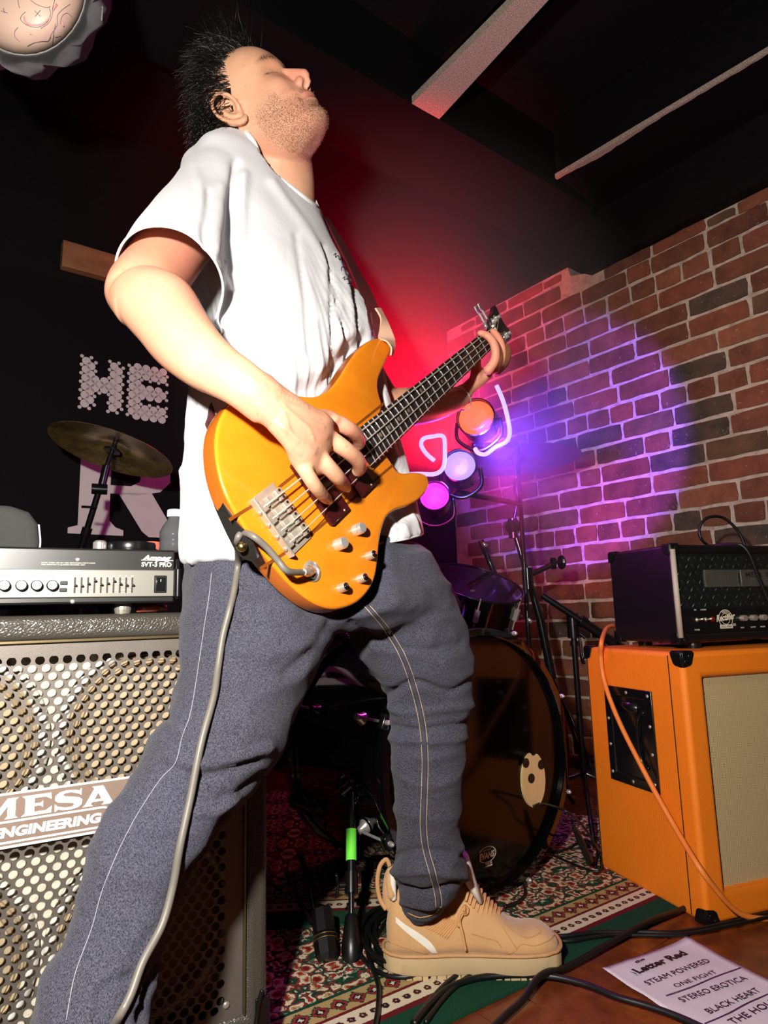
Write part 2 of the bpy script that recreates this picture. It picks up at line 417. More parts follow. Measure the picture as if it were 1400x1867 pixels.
# ================================================================ orange speaker cabinet
def cabf(o, u, v):                                          # frame helper: u across, v into depth, z up
    o = A_(o, float); return lambda a, b, z: o+u*a+v*b+UZ*z
g0 = G(1290, 1690); g1 = G(1098, 1583)
cv = unit(g1-g0); cu = A_([cv[1], -cv[0], 0]); OC = cabf(g0, cu, cv)
CWD, CDP, CHT = .66, .345, .55
def tolex(name, col, sc=900, rough=.5, bump=.5, weave=True, var=.1):
    t = NT(name); v = t.coords()
    if weave:
        w1 = t.n('ShaderNodeTexWave', i_Scale=sc/6., i_Distortion=1.5, i_Vector=v, bands_direction='Z'); w1.inputs['Detail Scale'].default_value = 4
        w2 = t.n('ShaderNodeTexWave', i_Scale=sc/6., i_Distortion=1.5, i_Vector=v, bands_direction='X')
        h = t.math('MULTIPLY', w1.outputs[1], w2.outputs[1])
    else:
        x = t.n('ShaderNodeTexVoronoi', feature='DISTANCE_TO_EDGE', i_Scale=sc/2.5, i_Vector=v); h = t.math('MINIMUM', x.outputs[0], .25)
    nz = t.noise(v, 7, 4); c = s2l(col)
    base = t.mix(nz, tuple(x*(1-var) for x in c[:3])+(1,), tuple(min(1, x*(1+var)) for x in c[:3])+(1,))
    t.set(color=base, rough=rough, spec=.4); t.bump(h, bump, .0012); return t.m
m_or = tolex('orange_tolex', (242, 128, 26), 900, .5, .35)
m_blk = pm('black_plastic', (14, 14, 15), .35, bump=.1)
m_blkm = pm('black_metal', (16, 16, 17), .22, .0, .6)
m_chr = pm('chrome', (236, 232, 226), .22, .75)
m_nik = pm('worn_nickel', (206, 196, 180), .32, .7, var=.2)
oc = root('speaker_cabinet', 'orange speaker cabinet with cream grille cloth by the brick wall', 'speaker cabinet', g0)
def rbox(o, u, v, wd, dp, ht, mat, par, name, bev, z0=0, seg=4, **k):
    b = M(); b.box(A_(o)+u*wd/2+v*dp/2+UZ*(z0+ht/2), (u, v, UZ), (wd/2, dp/2, ht/2))
    return obj(name, b, mat, par, bevel=bev, seg=seg, **k)
# shell: five panels around a recessed front
b = M(); F0 = OC
def shell(F, W, D, H, t, z0=0, rec=.03):
    """box with a recess in the front face"""
    m = M(); V = []
    fr = [(0, 0), (W, 0), (W, H), (0, H)]; inn = [(t, t), (W-t, t), (W-t, H-t), (t, H-t)]
    for a, z in fr: V.append(F(a, 0, z0+z))
    for a, z in inn: V.append(F(a, 0, z0+z))
    for a, z in inn: V.append(F(a, rec, z0+z))
    for a, z in fr: V.append(F(a, D, z0+z))
    Fc = []
    for i in range(4):
        j = (i+1) % 4
        Fc += [(i, j, 4+j, 4+i), (4+i, 4+j, 8+j, 8+i), (i, 12+i, 12+j, j)]
    Fc += [(8, 9, 10, 11), (15, 14, 13, 12)]
    m.add(V, Fc); return m
obj('shell', shell(OC, CWD, CDP, CHT, .056, rec=.022), m_or, oc, bevel=.012, seg=4)
# grille cloth, slightly proud weave
def cloth_mat():
    t = NT('cream_grille_cloth'); v = t.coords('Generated', (1, 1, 1)); o = t.coords('Object', (1, 1, 1))
    x = t.n('ShaderNodeSeparateXYZ', i_0=t.coords('UV', (1, 1, 1)))
    a = t.math('SINE', t.math('MULTIPLY', t.math('ADD', x.outputs[0], x.outputs[1]), 1150.)); c_ = t.math('SINE', t.math('MULTIPLY', t.math('SUBTRACT', x.outputs[0], t.math('MULTIPLY', x.outputs[1], 1.6)), 1000.))
    h = t.math('MULTIPLY', a, c_)
    t.set(color=t.mix(t.math('ADD', t.math('MULTIPLY', h, .5), .5), s2l((118, 86, 50)), s2l((244, 222, 170))), rough=.8, spec=.2)
    t.bump(h, .5, .001); return t.m
def uvgrid(name, F, u0, u1, z0, z1, v, mat, par, **k):
    m = M(); m.add([F(u0, v, z0), F(u1, v, z0), F(u1, v, z1), F(u0, v, z1)], [(0, 1, 2, 3)])
    o = obj(name, m, mat, par, fix=False, **k); uv = o.data.uv_layers.new()
    for i, c in enumerate(((u0, z0), (u1, z0), (u1, z1), (u0, z1))): uv.data[i].uv = c
    return o
uvgrid('grille_cloth', OC, .056, CWD-.056, .056, CHT-.056, .0185, cloth_mat(), oc)
m_seam = pm('matte_dark_brown', (40, 18, 6), .8)  # dark brown of the seam lines and the vent backing
for vv in (.041, .334):
    sm_ = M(); sm_.box(OC(-.0004, vv, CHT/2), (cv, cu, UZ), (.0009, .0009, CHT/2-.008))
    obj('seam', sm_, m_seam, oc)
# black corner protectors
def corner_piece(F, su, sv, sz, u, v, z, r=.032, par=None, mat=None):
    m = M(); t = .003
    cuv = [(0, 0), (1, 0), (0, 1)]
    for ax in range(3):
        pts = []
        for k in range(7):
            a = math.pi/2*k/6; pts.append((math.cos(a), math.sin(a)))
        tri = [(0, 0), (1, 0)]+[(p[0]*.8+.2*(p[0] > .5), p[1]*.8+.2*(p[1] > .5)) for p in pts[1:-1]]+[(0, 1)]
        out = []
        for a, b2 in tri:
            a *= r; b2 *= r
            if ax == 0: q = F(u+su*a, v+sv*b2, z-sz*-t if False else z); w_ = UZ*(-sz*t)
            elif ax == 1: q = F(u+su*a, v, z+sz*b2); w_ = cvv*(-sv*t)
            else: q = F(u, v+sv*a, z+sz*b2); w_ = cuu*(-su*t)
            out.append(q)
        m.prism(out, w_)
    for a, b2 in ((.6, .25), (.25, .6)):
        m.lathe([(.0045, -.0), (.0045, .0012), (.002, .002), (0, .002)], F(u+su*r*a, v-.003*sv, z+sz*r*b2), -cvv*sv, 8)
    return m
for (su, sv, sz, u, v, z) in ((1, 1, 1, 0, 0, 0), (1, 1, -1, 0, 0, CHT), (1, -1, -1, 0, CDP, CHT), (-1, 1, -1, CWD, 0, CHT), (-1, 1, 1, CWD, 0, 0)):
    cuu, cvv = cu, cv
    obj('corner_protector', corner_piece(OC, su, sv, sz, u, v, z), m_blkm, oc, bevel=.0015, seg=2)
# recessed side handle
hv0, hv1, hz0, hz1 = .102, .270, .231, .458
m = M()
fo = [(hv0, hz0), (hv1, hz0), (hv1, hz1), (hv0, hz1)]; fi = [(hv0+.022, hz0+.022), (hv1-.022, hz0+.022), (hv1-.022, hz1-.022), (hv0+.022, hz1-.022)]
V = [OC(-.004, a, z) for a, z in fo]+[OC(-.004, a, z) for a, z in fi]+[OC(.0, a, z) for a, z in fo]+[OC(-.0006, a, z) for a, z in fi]
m.add(V, [(i, (i+1) % 4, 4+(i+1) % 4, 4+i) for i in range(4)]+[(i, 8+i, 8+(i+1) % 4, (i+1) % 4) for i in range(4)]+[(4+i, 4+(i+1) % 4, 12+(i+1) % 4, 12+i) for i in range(4)]+[(12, 13, 14, 15)])
hd = obj('side_handle', m, m_blkm, oc, bevel=.002, seg=2)
m = M(); m.tube(spl([OC(-.0015, hv0+.03, hz0+.05), OC(-.006, hv0+.05, (hz0+hz1)/2-.04), OC(-.006, hv0+.05, (hz0+hz1)/2+.04), OC(-.0015, hv0+.03, hz1-.05)], 8), .004, 8)
m.box(OC(-.003, (hv0+hv1)/2+.01, hz1-.045), (cv, UZ, cu), (.045, .012, .004))
obj('grip_bar', m, m_blkm, hd, smooth=True)
m = M()
for a, z in [(hv0+.011, hz0+.02), (hv0+.011, hz0+.085), (hv0+.011, hz1-.08), (hv0+.011, hz1-.012), (hv1-.011, hz0+.02), (hv1-.011, hz0+.085), (hv1-.011, hz1-.08), (hv1-.011, hz1-.012), ((hv0+hv1)/2, hz0+.011), ((hv0+hv1)/2, hz1-.011)]:
    m = M(); m.lathe([(.0042, 0), (.004, .0015), (.002, .0022), (0, .0022)], OC(-.004, a, z), -cu, 10)
    obj('handle_screw', m, m_nik, hd, smooth=True)

# ================================================================ black amplifier head on the orange cabinet
HO = OC(.070, .078, .565); HF = cabf(HO, cu, cv); HW, HD, HH = .52, .225, .232
ah = root('amplifier_head', 'black amplifier head with diamond plate front on the orange cabinet', 'amplifier', OC(.070, .078, .55))
m_tol = tolex('black_tolex', (15, 15, 16), 700, .38, .5, False)
def black_lea(name, col, rough, bump, sc):
    return tolex(name, col, sc, rough, bump, False)
obj('shell', shell(HF, HW, HD, HH, .020, rec=.016), m_tol, ah, bevel=.007, seg=3)
m_led = tolex('sheen_roll', (186, 176, 160), 1300, .3, .9, False)  # flash reflection on the leather roll put into its pale colour
b = M(); b.tube([HF(.006, -.001, .012), HF(.006, -.001, HH-.012)], .0065, 10); obj('corner_roll', b, m_led, ah, smooth=True, label='strip of grained leather, flash sheen in its pale colour')
for uu in (.07, HW-.07):
    for vv in (.03, HD-.03):
        b = M(); b.lathe([(.017, -.0149), (.018, -.008), (.018, 0), (0, 0)], HF(uu, vv, 0), UZ, 20); obj('rubber_foot', b, m_blk, ah)
for (su, sv, sz, u, v, z) in ((1, -1, -1, 0, HD, HH), (1, -1, 1, 0, HD, 0), (1, 1, 1, 0, 0, 0), (1, 1, -1, 0, 0, HH)):
    obj('corner_protector', corner_piece(HF, su, sv, sz, u, v, z, .026), m_blkm, ah, bevel=.0015, seg=2)
m_dp = pm('dark_steel', (58, 64, 62), .3, .8, var=.3)
zs = .078
b = M(); b.box(HF(HW/2, .012, (zs+HH-.02)/2), (cu, cv, UZ), (HW/2-.021, .002, (HH-.02-zs)/2)); obj('front_plate', b, m_dp, ah)
b = M(); rr = random.Random(2)
for j in range(8):
    for i in range(26):
        u = .028+i*.0185+(j % 2)*.009; z = zs+.010+j*.0185
        if u > HW-.03 or z > HH-.026: continue
        a = math.radians(52 if (i+j) % 2 == 0 else -52)
        du = cu*math.cos(a)+UZ*math.sin(a); dn = -cu*math.sin(a)+UZ*math.cos(a)
        if .098 < u < .44 and .128 < z < .172: continue
        pr = [(-.0078, 0), (-.004, .0019), (0, .0024), (.004, .0019), (.0078, 0), (.004, -.0019), (0, -.0024), (-.004, -.0019)]
        o_ = HF(u, .010, z); V = [o_+du*p+dn*q for p, q in pr]+[o_+du*p*.7+dn*q*.25-cv*.0016 for p, q in pr]
        b.add(V, [(k, (k+1) % 8, 8+(k+1) % 8, 8+k) for k in range(8)]+[tuple(range(8, 16))])
obj('tread_pattern', b, m_dp, ah, kind='stuff')
# vent with slots and name plate
def slotted(F, u0, u1, z0, z1, n, v, d):
    m = M(); w_ = (u1-u0)/n
    m.box(F((u0+u1)/2, v, z0-.004), (cu, cv, UZ), ((u1-u0)/2+.006, d, .004)); m.box(F((u0+u1)/2, v, z1+.004), (cu, cv, UZ), ((u1-u0)/2+.006, d, .004))
    for i in range(n+1): m.box(F(u0+i*w_, v, (z0+z1)/2), (cu, cv, UZ), (w_*.27, d, (z1-z0)/2))
    m.box(F(u0-.004, v, (z0+z1)/2), (cu, cv, UZ), (.003, d, (z1-z0)/2)); return m
m_vent = pm('grey_vent_metal', (104, 104, 96), .4, .6, bump=.3)
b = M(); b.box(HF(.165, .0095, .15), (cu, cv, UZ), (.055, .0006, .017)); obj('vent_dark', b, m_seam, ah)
obj('vent', slotted(HF, .112, .208, .137, .163, 15, .0085, .002), m_vent, ah)
b = M(); b.box(HF(.30, .008, .150), (cu, cv, UZ), (.082, .002, .021)); npl = obj('name_plate', b, m_vent, ah, bevel=.001)
m_dk = pm('dark_print', (34, 36, 34), .5)
text('MESA', HF(.233, .0058, .153), cu, UZ, .012, m_dk, npl, depth=.0003, bold=.02, width=.055)
text('BOOGIE', HF(.300, .0058, .153), cu, UZ, .012, m_dk, npl, depth=.0003, bold=.02, width=.06)
b = M(); b.box(HF(HW/2, .010, .049), (cu, cv, UZ), (HW/2-.021, .003, .029)); pn = obj('control_panel', b, m_blk, ah, bevel=.001)
m_wh = pm('white_print', (228, 224, 212), .5)
m_cream = pm('cream_print', (226, 218, 196), .5)
bc = HF(.155, .0066, .052)
def ring2(o, u, z, r0, r1, n=36, a0=0, a1=2*math.pi, d=None):
    m = M(); V = []; 
    for i in range(n+1):
        a = a0+(a1-a0)*i/n; e = u*math.cos(a)+z*math.sin(a); V += [o+e*r0, o+e*r1]
    m.add(V, [(2*i, 2*i+1, 2*i+3, 2*i+2) for i in range(n)]); return m
bd = ring2(bc, cu, UZ, .0205, .0222); bd2 = ring2(bc, cu, UZ, .0125, .0137); bd.add(np.vstack(bd2.v), bd2.f)
bdo = obj('emblem', bd, m_cream, pn, fix=False, label='round cream emblem with script lettering')
text('Rectifier', bc-cu*.030-UZ*.006, cu+UZ*.10, UZ, .0145, m_cream, pn, depth=.0008, bold=.035, width=.060, shear=.25)
text('SINGLE', bc-cu*.010+UZ*.0145, cu, UZ, .0042, m_cream, pn, depth=.0005, bold=.02, width=.020)
b = M(); b.box(bc-UZ*.0185, (cu, cv, UZ), (.0195, .0003, .0045)); obj('emblem_bar', b, m_cream, pn)
text('SOLO HEAD', bc-cu*.017-UZ*.0205, cu, UZ, .0045, m_dk, pn, depth=.0008, bold=.02, width=.034)
text('50', bc+cu*.021-UZ*.018, cu, UZ, .006, m_cream, pn, depth=.0005, bold=.02)
text('ON', HF(.060, .0067, .074), cu, UZ, .003, m_cream, pn, depth=.0004, bold=.02)
text('POWER', HF(.056, .0067, .027), cu, UZ, .0032, m_cream, pn, depth=.0004, bold=.02)
text('STANDBY', HF(.080, .0067, .074), cu, UZ, .0028, m_cream, pn, depth=.0004, bold=.02)
for i, u in enumerate((.206, .238, .270, .302, .334, .366)):
    b = M(); b.lathe([(.0075, 0), (.0075, .010), (.0068, .0125), (0, .0125)], HF(u, .007, .052), -cv, 20); kb = obj('knob', b, m_nik, pn, smooth=True, angle=40)
    text(('SOLO', 'OUTPUT', 'MASTER', 'PRES', 'BASS', 'MID')[i], HF(u-.007, .0067, .028), cu, UZ, .003, m_cream, pn, depth=.0004, bold=.02)
for u in (.066, .092):
    b = M(); b.lathe([(.005, 0), (.005, .002), (.003, .003), (.003, .004), (0, .004)], HF(u, .007, .052), -cv, 12)
    b.tube([HF(u, .004, .052), HF(u+.004, -.010, .054)], [.0016, .0028], 8); obj('toggle_switch', b, m_nik, pn, smooth=True)
b = M(); b.lathe([(.0065, 0), (.0065, .003), (.004, .006), (0, .007)], HF(.112, .007, .052), -cv, 16); obj('pilot_lamp', b, pm('red_jewel', (150, 10, 12), .2), pn, smooth=True)
# black lead lying over the front of the head, and two loops behind it
def cable(name, pts, r, mat, label, n=10, seg=10, par=None, cat='cable', group=None, **k):
    m = M(); m.tube(spl(pts, seg), r, n)
    return obj(name, m, mat, par, smooth=True, label=label, cat=cat if par is None else None, group=group, **k)
m_rub = pm('black_rubber', (13, 15, 15), .42, spec=.5)
cable('cable', [HF(.20, .16, HH+.004), HF(.215, .03, HH+.005), HF(.232, -.006, HH-.012), HF(.262, -.009, .14), HF(.30, -.009, .05), HF(.325, -.009, -.004), HF(.36, -.02, -.009), HF(.5, -.03, -.010)], .0042, m_rub, 'black lead hanging diagonally over the front of the amplifier head')
pb = [P(1300, 1000, 1.95), P(1280, 985, 1.93), P(1275, 962, 1.93), P(1290, 944, 1.93), P(1318, 944, 1.93), P(1345, 968, 1.93), P(1360, 1000, 1.93)]
cable('cable', pb, .0045, m_rub, 'black lead looping up behind the amplifier head against the bricks')

# ================================================================ orange instrument lead in front of the orange cabinet
m_orc = pm('orange_rubber', (232, 128, 50), .45)
pts = [P(1118, 1141, 1.86), P(1106, 1146, 1.80)]
def sidep(x, y, off): return PL(x, y, g0-cu*off, cu)
pts += [sidep(1097, 1168, .014), sidep(1095, 1198, .013), sidep(1100, 1235, .012), sidep(1112, 1275, .018), sidep(1133, 1325, .020), sidep(1163, 1385, .020), sidep(1200, 1455, .018), sidep(1240, 1525, .02)]
pts += [PL(1275, 1582, g0-cv*.03, cv), PL(1305, 1622, g0-cv*.035, cv), PL(1335, 1655, g0-cv*.03, cv), PL(1362, 1671, g0-cv*.03, cv), PL(1400, 1675, g0-cv*.03, cv), PL(1470, 1668, g0-cv*.03, cv)]
cable('cable', pts, .0058, m_orc, 'orange lead draped over the side of the orange cabinet')
m = M()
# ================================================================ large bass cabinet with perforated steel grille (left foreground)
_a2 = math.radians(60.5); mu = A_([math.sin(_a2), math.cos(_a2), 0]); mn = A_([mu[1], -mu[0], 0]); mv = -mn
MB0 = G(434, 1849, .09); MB0[2] = 0
MF = cabf(MB0, mu, mv)                                      # MF(u, v, z)
U0, U1, Z0, Z1 = -.555, .045, .05, .662
m_lea = tolex('black_grained_leather', (66, 62, 55), 620, .30, 1.0, False)
bc_ = root('bass_cabinet', 'large black bass speaker cabinet with perforated steel grille at the lower left', 'speaker cabinet', MF(-.255, .2, 0))
SF = cabf(MF(U0, 0, 0), mu, mv)
obj('shell', shell(SF, U1-U0, .42, Z1-Z0, .034, z0=Z0, rec=.055), m_lea, bc_, bevel=.011, seg=4)
m_grl = pm('grille_steel', (112, 104, 97), .5, .55, var=.12, bump=.35, bscale=900, bdist=.0005)
def hexplate(F, cu_range, cz_range, pu, pz, r, v, t, edge, u_last, z_first, rows, cols):
    m = M(); hw = pu/2; h1 = .0040*pz/.0111; h2 = pz-h1
    hx = [(hw, -h1), (hw, h1), (0, h2), (-hw, h1), (-hw, -h1), (0, -h2)]
    bd = []
    for i in range(6):
        a, b = hx[i], hx[(i+1) % 6]; bd += [a, ((a[0]+b[0])/2, (a[1]+b[1])/2)]
    for j in range(-1, rows+1):
        for i in range(-1, cols+1):
            u = u_last-i*pu-(hw if j % 2 else 0); z = z_first-j*pz
            hole = 0 <= i < cols and 0 <= j < rows
            if hole:
                V = [F(u+a, v, z+b) for a, b in bd]
                an = [math.atan2(b, a) for a, b in bd]
                V += [F(u+r*math.cos(a), v, z+r*math.sin(a)) for a in an]
                V += [F(u+r*math.cos(a), v+t, z+r*math.sin(a)) for a in an]
                m.add(V, [(k, (k+1) % 12, 12+(k+1) % 12, 12+k) for k in range(12)]+[(12+k, 12+(k+1) % 12, 24+(k+1) % 12, 24+k) for k in range(12)])
            else: m.add([F(u+a, v, z+b) for a, b in hx], [(0, 1, 2, 3, 4, 5)])
    return m
gm = hexplate(MF, None, None, .0168, .01115, .0060, .006, .0022, 0, -.0241, .6012, 46, 30)
fz0, fz1 = .6012-46*.01115+.004, .6012+.004
for (a, b, c, d) in ((-.523, .011, .6065, .6285), (-.523, .011, .0835, .0935), (-.0165, .011, .0935, .6065)):
    gm.add([MF(a, .0057, c), MF(b, .0057, c), MF(b, .0057, d), MF(a, .0057, d)], [(0, 1, 2, 3)])
gr = obj('grille', gm, m_grl, bc_, fix=False)
b = M(); b.box(MF(-.255, .0035, .6265), (mu, mv, UZ), (.268, .004, .0022)); b.box(MF(.0095, .0035, .355), (UZ, mv, mu), (.27, .004, .0018))
obj('grille_trim', b, pm('dull_brass_trim', (120, 104, 76), .35, .8), bc_, bevel=.001)
b = M(); b.add([MF(-.523, .005, .084), MF(.011, .005, .084), MF(.011, -.0, .079), MF(-.523, -.0, .079)], [(0, 1, 2, 3)])
for u, z in ((-.016, .1039), (-.495, .1039), (-.016, .612), (-.495, .612), (-.255, .0885)):
    b2 = M(); b2.lathe([(.0055, 0), (.005, .0018), (.002, .003), (0, .003)], MF(u, .0055, z), mn, 12); obj('grille_screw', b2, m_nik, bc_, smooth=True)
# speakers behind the grille
m_baf = pm('raw_baffle', (206, 196, 176), .8, var=.25, nscale=60, bump=.6, bscale=220, bdist=.003)
b = M(); b.box(MF(-.255, .046, .355), (mu, mv, UZ), (.27, .003, .28)); obj('baffle', b, m_baf, bc_)
m_fr = pm('silver_speaker_frame', (232, 228, 214), .5, .3); m_cone = pm('paper_cone', (250, 246, 234), .6, var=.08); m_cap = pm('cream_dust_cap', (250, 240, 196), .5); m_sur = pm('tan_surround', (176, 156, 124), .7, var=.3)
for su in (-.385, -.125):
    for sz in (.222, .492):
        o_ = MF(su, .040, sz)
        b = M(); b.lathe([(.128, 0), (.128, .006), (.118, .009), (.113, .006), (.113, 0)], o_, mn, 40); sp = obj('speaker', b, m_fr, bc_, smooth=True)
        pf = [(.113, .004)]
        for k in range(9): pf.append((.112-.0022*k, .004+(.0035 if k % 2 else 0)))
        b = M(); b.lathe(pf+[(.094, .003)], o_, mn, 40); obj('surround', b, m_sur, sp, smooth=False)
        b = M(); b.lathe([(.094, .003), (.07, -.010), (.045, -.018), (.0, -.018)], o_+mn*.0, mn, 40)
        obj('cone', b, m_cone, sp, smooth=True)
        b = M(); b.lathe([(.044, -.017), (.036, -.006), (.02, .001), (0, .003)], o_, mn, 32); obj('dust_cap', b, m_cap, sp, smooth=True)
# badge: double outline, big slab-serif word, pill with the second word
m_bz = pm('bronze_badge', (150, 128, 114), .45, .3, var=.06); m_bw = pm('white_badge_print', (250, 250, 248), .4)
UB0, UB1 = -.40, -.115
# badge frame: centre of cabinet at u=-.255
uc = -.256; w1, w2 = .165, .0585*1.0
def bp(u, z, v=-.002): return MF(u, v, z)
ztop, zmid, zbot = .4352, .3925, .3705
top_ = [(uc-.118, ztop), (uc+.118, ztop), (uc+.118, .386)]
pill = []
for k in range(9):
    a = math.pi/2-math.pi*k/8; pill.append((uc+.050+.0175*math.cos(a)*1.0, .388+.0175*math.sin(a)))
out = [(uc-.118, ztop), (uc+.118, ztop), (uc+.118, .399), (uc+.150, .394), (uc+.088, .394)]
def arc(cx_, cz_, r, a0, a1, n): return [(cx_+r*math.cos(math.radians(a0+(a1-a0)*k/n)), cz_+r*math.sin(math.radians(a0+(a1-a0)*k/n))) for k in range(n+1)]
half_r = [(uc, ztop), (uc+.118, ztop), (uc+.118, .384), (uc+.080, .384)]+arc(uc+.065, .386, .0155, 0, -90, 8)[1:]+[(uc, .3705)]
left = [(2*uc-a, z) for a, z in half_r[::-1]]
outl = half_r+left[1:-1]
b = M(); b.prism([bp(a, z, .005) for a, z in outl], mn*.005); badge = obj('badge', b, m_bz, gr, label='bronze badge with large white lettering')
def stroke2(pts, w, v=-.0008, closed=True, t=.0006):
    m = M(); p = A_(pts); n = len(p); V = []
    for i in range(n):
        a, c = p[(i-1) % n] if closed or i else p[i], p[(i+1) % n] if closed or i < n-1 else p[i]
        d = unit(c-a); nn = A_([d[1], -d[0]]); V += [MF(*(lambda q: (q[0], v, q[1]))(p[i]+nn*w/2)), MF(*(lambda q: (q[0], v, q[1]))(p[i]-nn*w/2))]
    m.add(V, [(2*i, 2*i+1, (2*i+3) % (2*n), (2*i+2) % (2*n)) for i in range(n if closed else n-1)]); return m
st = stroke2(outl, .0030)
pill = arc(uc+.065, .3885, .0125, 90, -90, 12)+arc(uc-.065, .3885, .0125, 270, 90, 12)
s2 = stroke2(pill, .0026); st.add(np.vstack(s2.v), s2.f); obj('badge_outline', st, m_bw, badge, fix=False)
# slab-serif letters as polygons in a 0..1 box
def LET(ch):
    if ch == 'M': return [[(0, 0), (.34, 0), (.27, .12), (.27, .62), (.50, .08), (.73, .62), (.73, .12), (.66, 0), (1.0, 0), (.93, .12), (.93, .88), (1, 1), (.72, 1), (.5, .48), (.28, 1), (0, 1), (.08, .88), (.08, .12)]]
    if ch == 'E': return [[(0, 0), (.98, 0), (1, .34), (.8, .16), (.42, .16), (.42, .44), (.62, .44), (.7, .32), (.7, .68), (.62, .57), (.42, .57), (.42, .84), (.78, .84), (.98, .68), (.96, 1), (0, 1), (.12, .86), (.12, .14)]]
    if ch == 'S': return [[(.02, 0), (.02, .38), (.12, .24), (.40, .13), (.64, .14), (.72, .22), (.66, .31), (.40, .37), (.14, .43), (.02, .56), (.03, .78), (.18, .94), (.42, 1.0), (.72, .97), (.9, .9), (.92, 1), (.96, 1), (.96, .66), (.84, .76), (.6, .87), (.38, .86), (.30, .79), (.36, .71), (.62, .64), (.88, .56), (1.0, .42), (.98, .2), (.86, .06), (.62, 0), (.3, .02), (.14, .1), (.08, .0)]]
    if ch == 'A': return [[(-.06, 0), (.30, 0), (.22, .1), (.27, .2), (.62, .2), (.66, .1), (.58, 0), (1.02, 0), (.94, .14), (.62, 1), (.24, 1), (.32, .88), (.04, .14)], ]
bx = uc-.0805; ww = [.0445, .0355, .0340, .0370]; zb, zh = .4045, .0250
for ch, a, wd in zip('MESA', (0, .0480, .0860, .1225), ww):
    b = M()
    for poly in LET(ch): b.prism([bp(bx+a+x*wd, zb+y*zh, -.0003) for x, y in poly], mn*.0006)
    lt = obj('letter', b, m_bw, badge, fix=False)
    if ch == 'A':
        b = M(); b.prism([bp(bx+a+x*wd, zb+y*zh, -.001) for x, y in ((.34, .34), (.56, .34), (.46, .66))], mn*.0003); obj('letter_counter', b, m_bz, badge, fix=False)
text('ENGINEERING', bp(uc-.064, .3828, 0), mu, UZ, .0112, m_bw, badge, depth=.0012, bold=.05, width=.128, shear=.12)
# chrome corner at the bottom of the frame
b = M(); b.tube(spl([MF(.034, -.006, .115), MF(.028, -.008, .10), MF(.024, -.008, .075), MF(.024, -.006, .05)], 5), .0035, 8); b.box(MF(.036, -.001, .075), (mu, mv, UZ), (.011, .003, .028))
obj('corner_protector', b, m_blkm, bc_, smooth=False, bevel=.001)
for u in (-.5, -.02):
    for v in (.06, .36):
        b = M(); b.lathe([(.02, 0), (.024, .004), (.024, .05), (0, .05)], MF(u, v, 0), UZ, 18); obj('rubber_foot', b, m_blk, bc_)

# ================================================================ rack bass amplifier on the cabinet
AMF = cabf(MF(-.585, .0, .6765), mu, mv); AW, AH, AD = .483, .0785, .31
am = root('bass_amplifier', 'silver and black rack bass amplifier on the perforated cabinet', 'amplifier', MF(-.34, .1, .662))
b = M(); b.box(AMF(AW/2, AD/2, AH/2), (mu, mv, UZ), (AW/2, AD/2, AH/2)); obj('case', b, pm('scuffed_black_enamel', (30, 29, 26), .35, var=.8, nscale=18, spec=.6), am, bevel=.003)
m_face = pm('brushed_silver_panel', (142, 139, 130), .42, .5, var=.05, nscale=400, bump=.1, bscale=900, bdist=.0003)
b = M(); b.box(AMF(AW/2, -.002, .0285), (mu, mv, UZ), (AW/2-.002, .002, .0195)); fp = obj('front_panel', b, m_face, am, bevel=.001)
b = M(); b.tube([AMF(AW+.004, -.004, .008), AMF(AW+.004, -.004, .05)], .006, 12); b.box(AMF(AW+.003, .03, AH/2-.004), (mu, mv, UZ), (.003, .035, .03)); obj('rack_ear', b, m_blkm, am, bevel=.001)
def af(u, z, v=-.0042): return AMF(u+.585, v, z-.6765)
text('Ampeg', af(-.150, .7395, .0), mu, UZ, .0070, m_wh, am, depth=.0006, bold=.05, width=.042, shear=.35)
b = M(); b.box(af(-.128, .7392, -.0005), (mu, mv, UZ), (.023, .0003, .0005)); obj('logo_line', b, m_wh, am)
text('SVT-3 PRO', af(-.1505, .7300, .0), mu, UZ, .0062, m_wh, am, depth=.0006, bold=.03, width=.043)
text('NOTE: THERE ARE NO USER SERVICEABLE PARTS INSIDE', af(-.281, .7330, 0), mu, UZ, .0016, m_wh, am, depth=.0006, width=.068)
text('REFER SERVICING TO QUALIFIED PERSONNEL ONLY', af(-.281, .7303, 0), mu, UZ, .0016, m_wh, am, depth=.0006, width=.055)
for u, z in ((-.236, .7385), (-.240, .6800), (-.45, .7385), (-.45, .68)):
    b = M(); b.lathe([(.0035, 0), (.003, .0015), (.001, .002), (0, .0016)], af(u, z, 0), mn, 12); obj('panel_screw', b, m_chr, am, smooth=True)
m_kn = pm('knob_black', (18, 18, 18), .4)
for i, u in enumerate((-.2666, -.2855, -.3036, -.3234, -.343, -.362, -.381, -.40, -.42, -.44)):
    b = M(); b.lathe([(.0074, 0), (.0070, .008), (.0060, .0095)], af(u, .7022), mn, 22); kb = obj('knob', b, m_kn, fp, smooth=True, angle=40)
    b = M(); b.lathe([(.0060, .0094), (.0058, .0100), (0, .0100)], af(u, .7022), mn, 22)
    obj('knob_cap', b, m_chr, fp, smooth=True, angle=30)
    a = math.radians(90+(-60 if i == 0 else 10)); b = M(); c0 = af(u, .7022)+mn*.0102
    b.bar(c0+(mu*math.cos(a)+UZ*math.sin(a))*.002, c0+(mu*math.cos(a)+UZ*math.sin(a))*.0055, .0008, .0004); obj('knob_pointer', b, m_wh, fp)
    text(('TREBLE', 'MASTER', 'TREBLE', 'MID', 'BASS', 'GAIN', 'DRIVE', 'MIX', 'FREQ', 'LEVEL')[i], af(u-.006, .7135), mu, UZ, .0016, m_wh, fp, depth=.0004, width=.011, bold=.02)
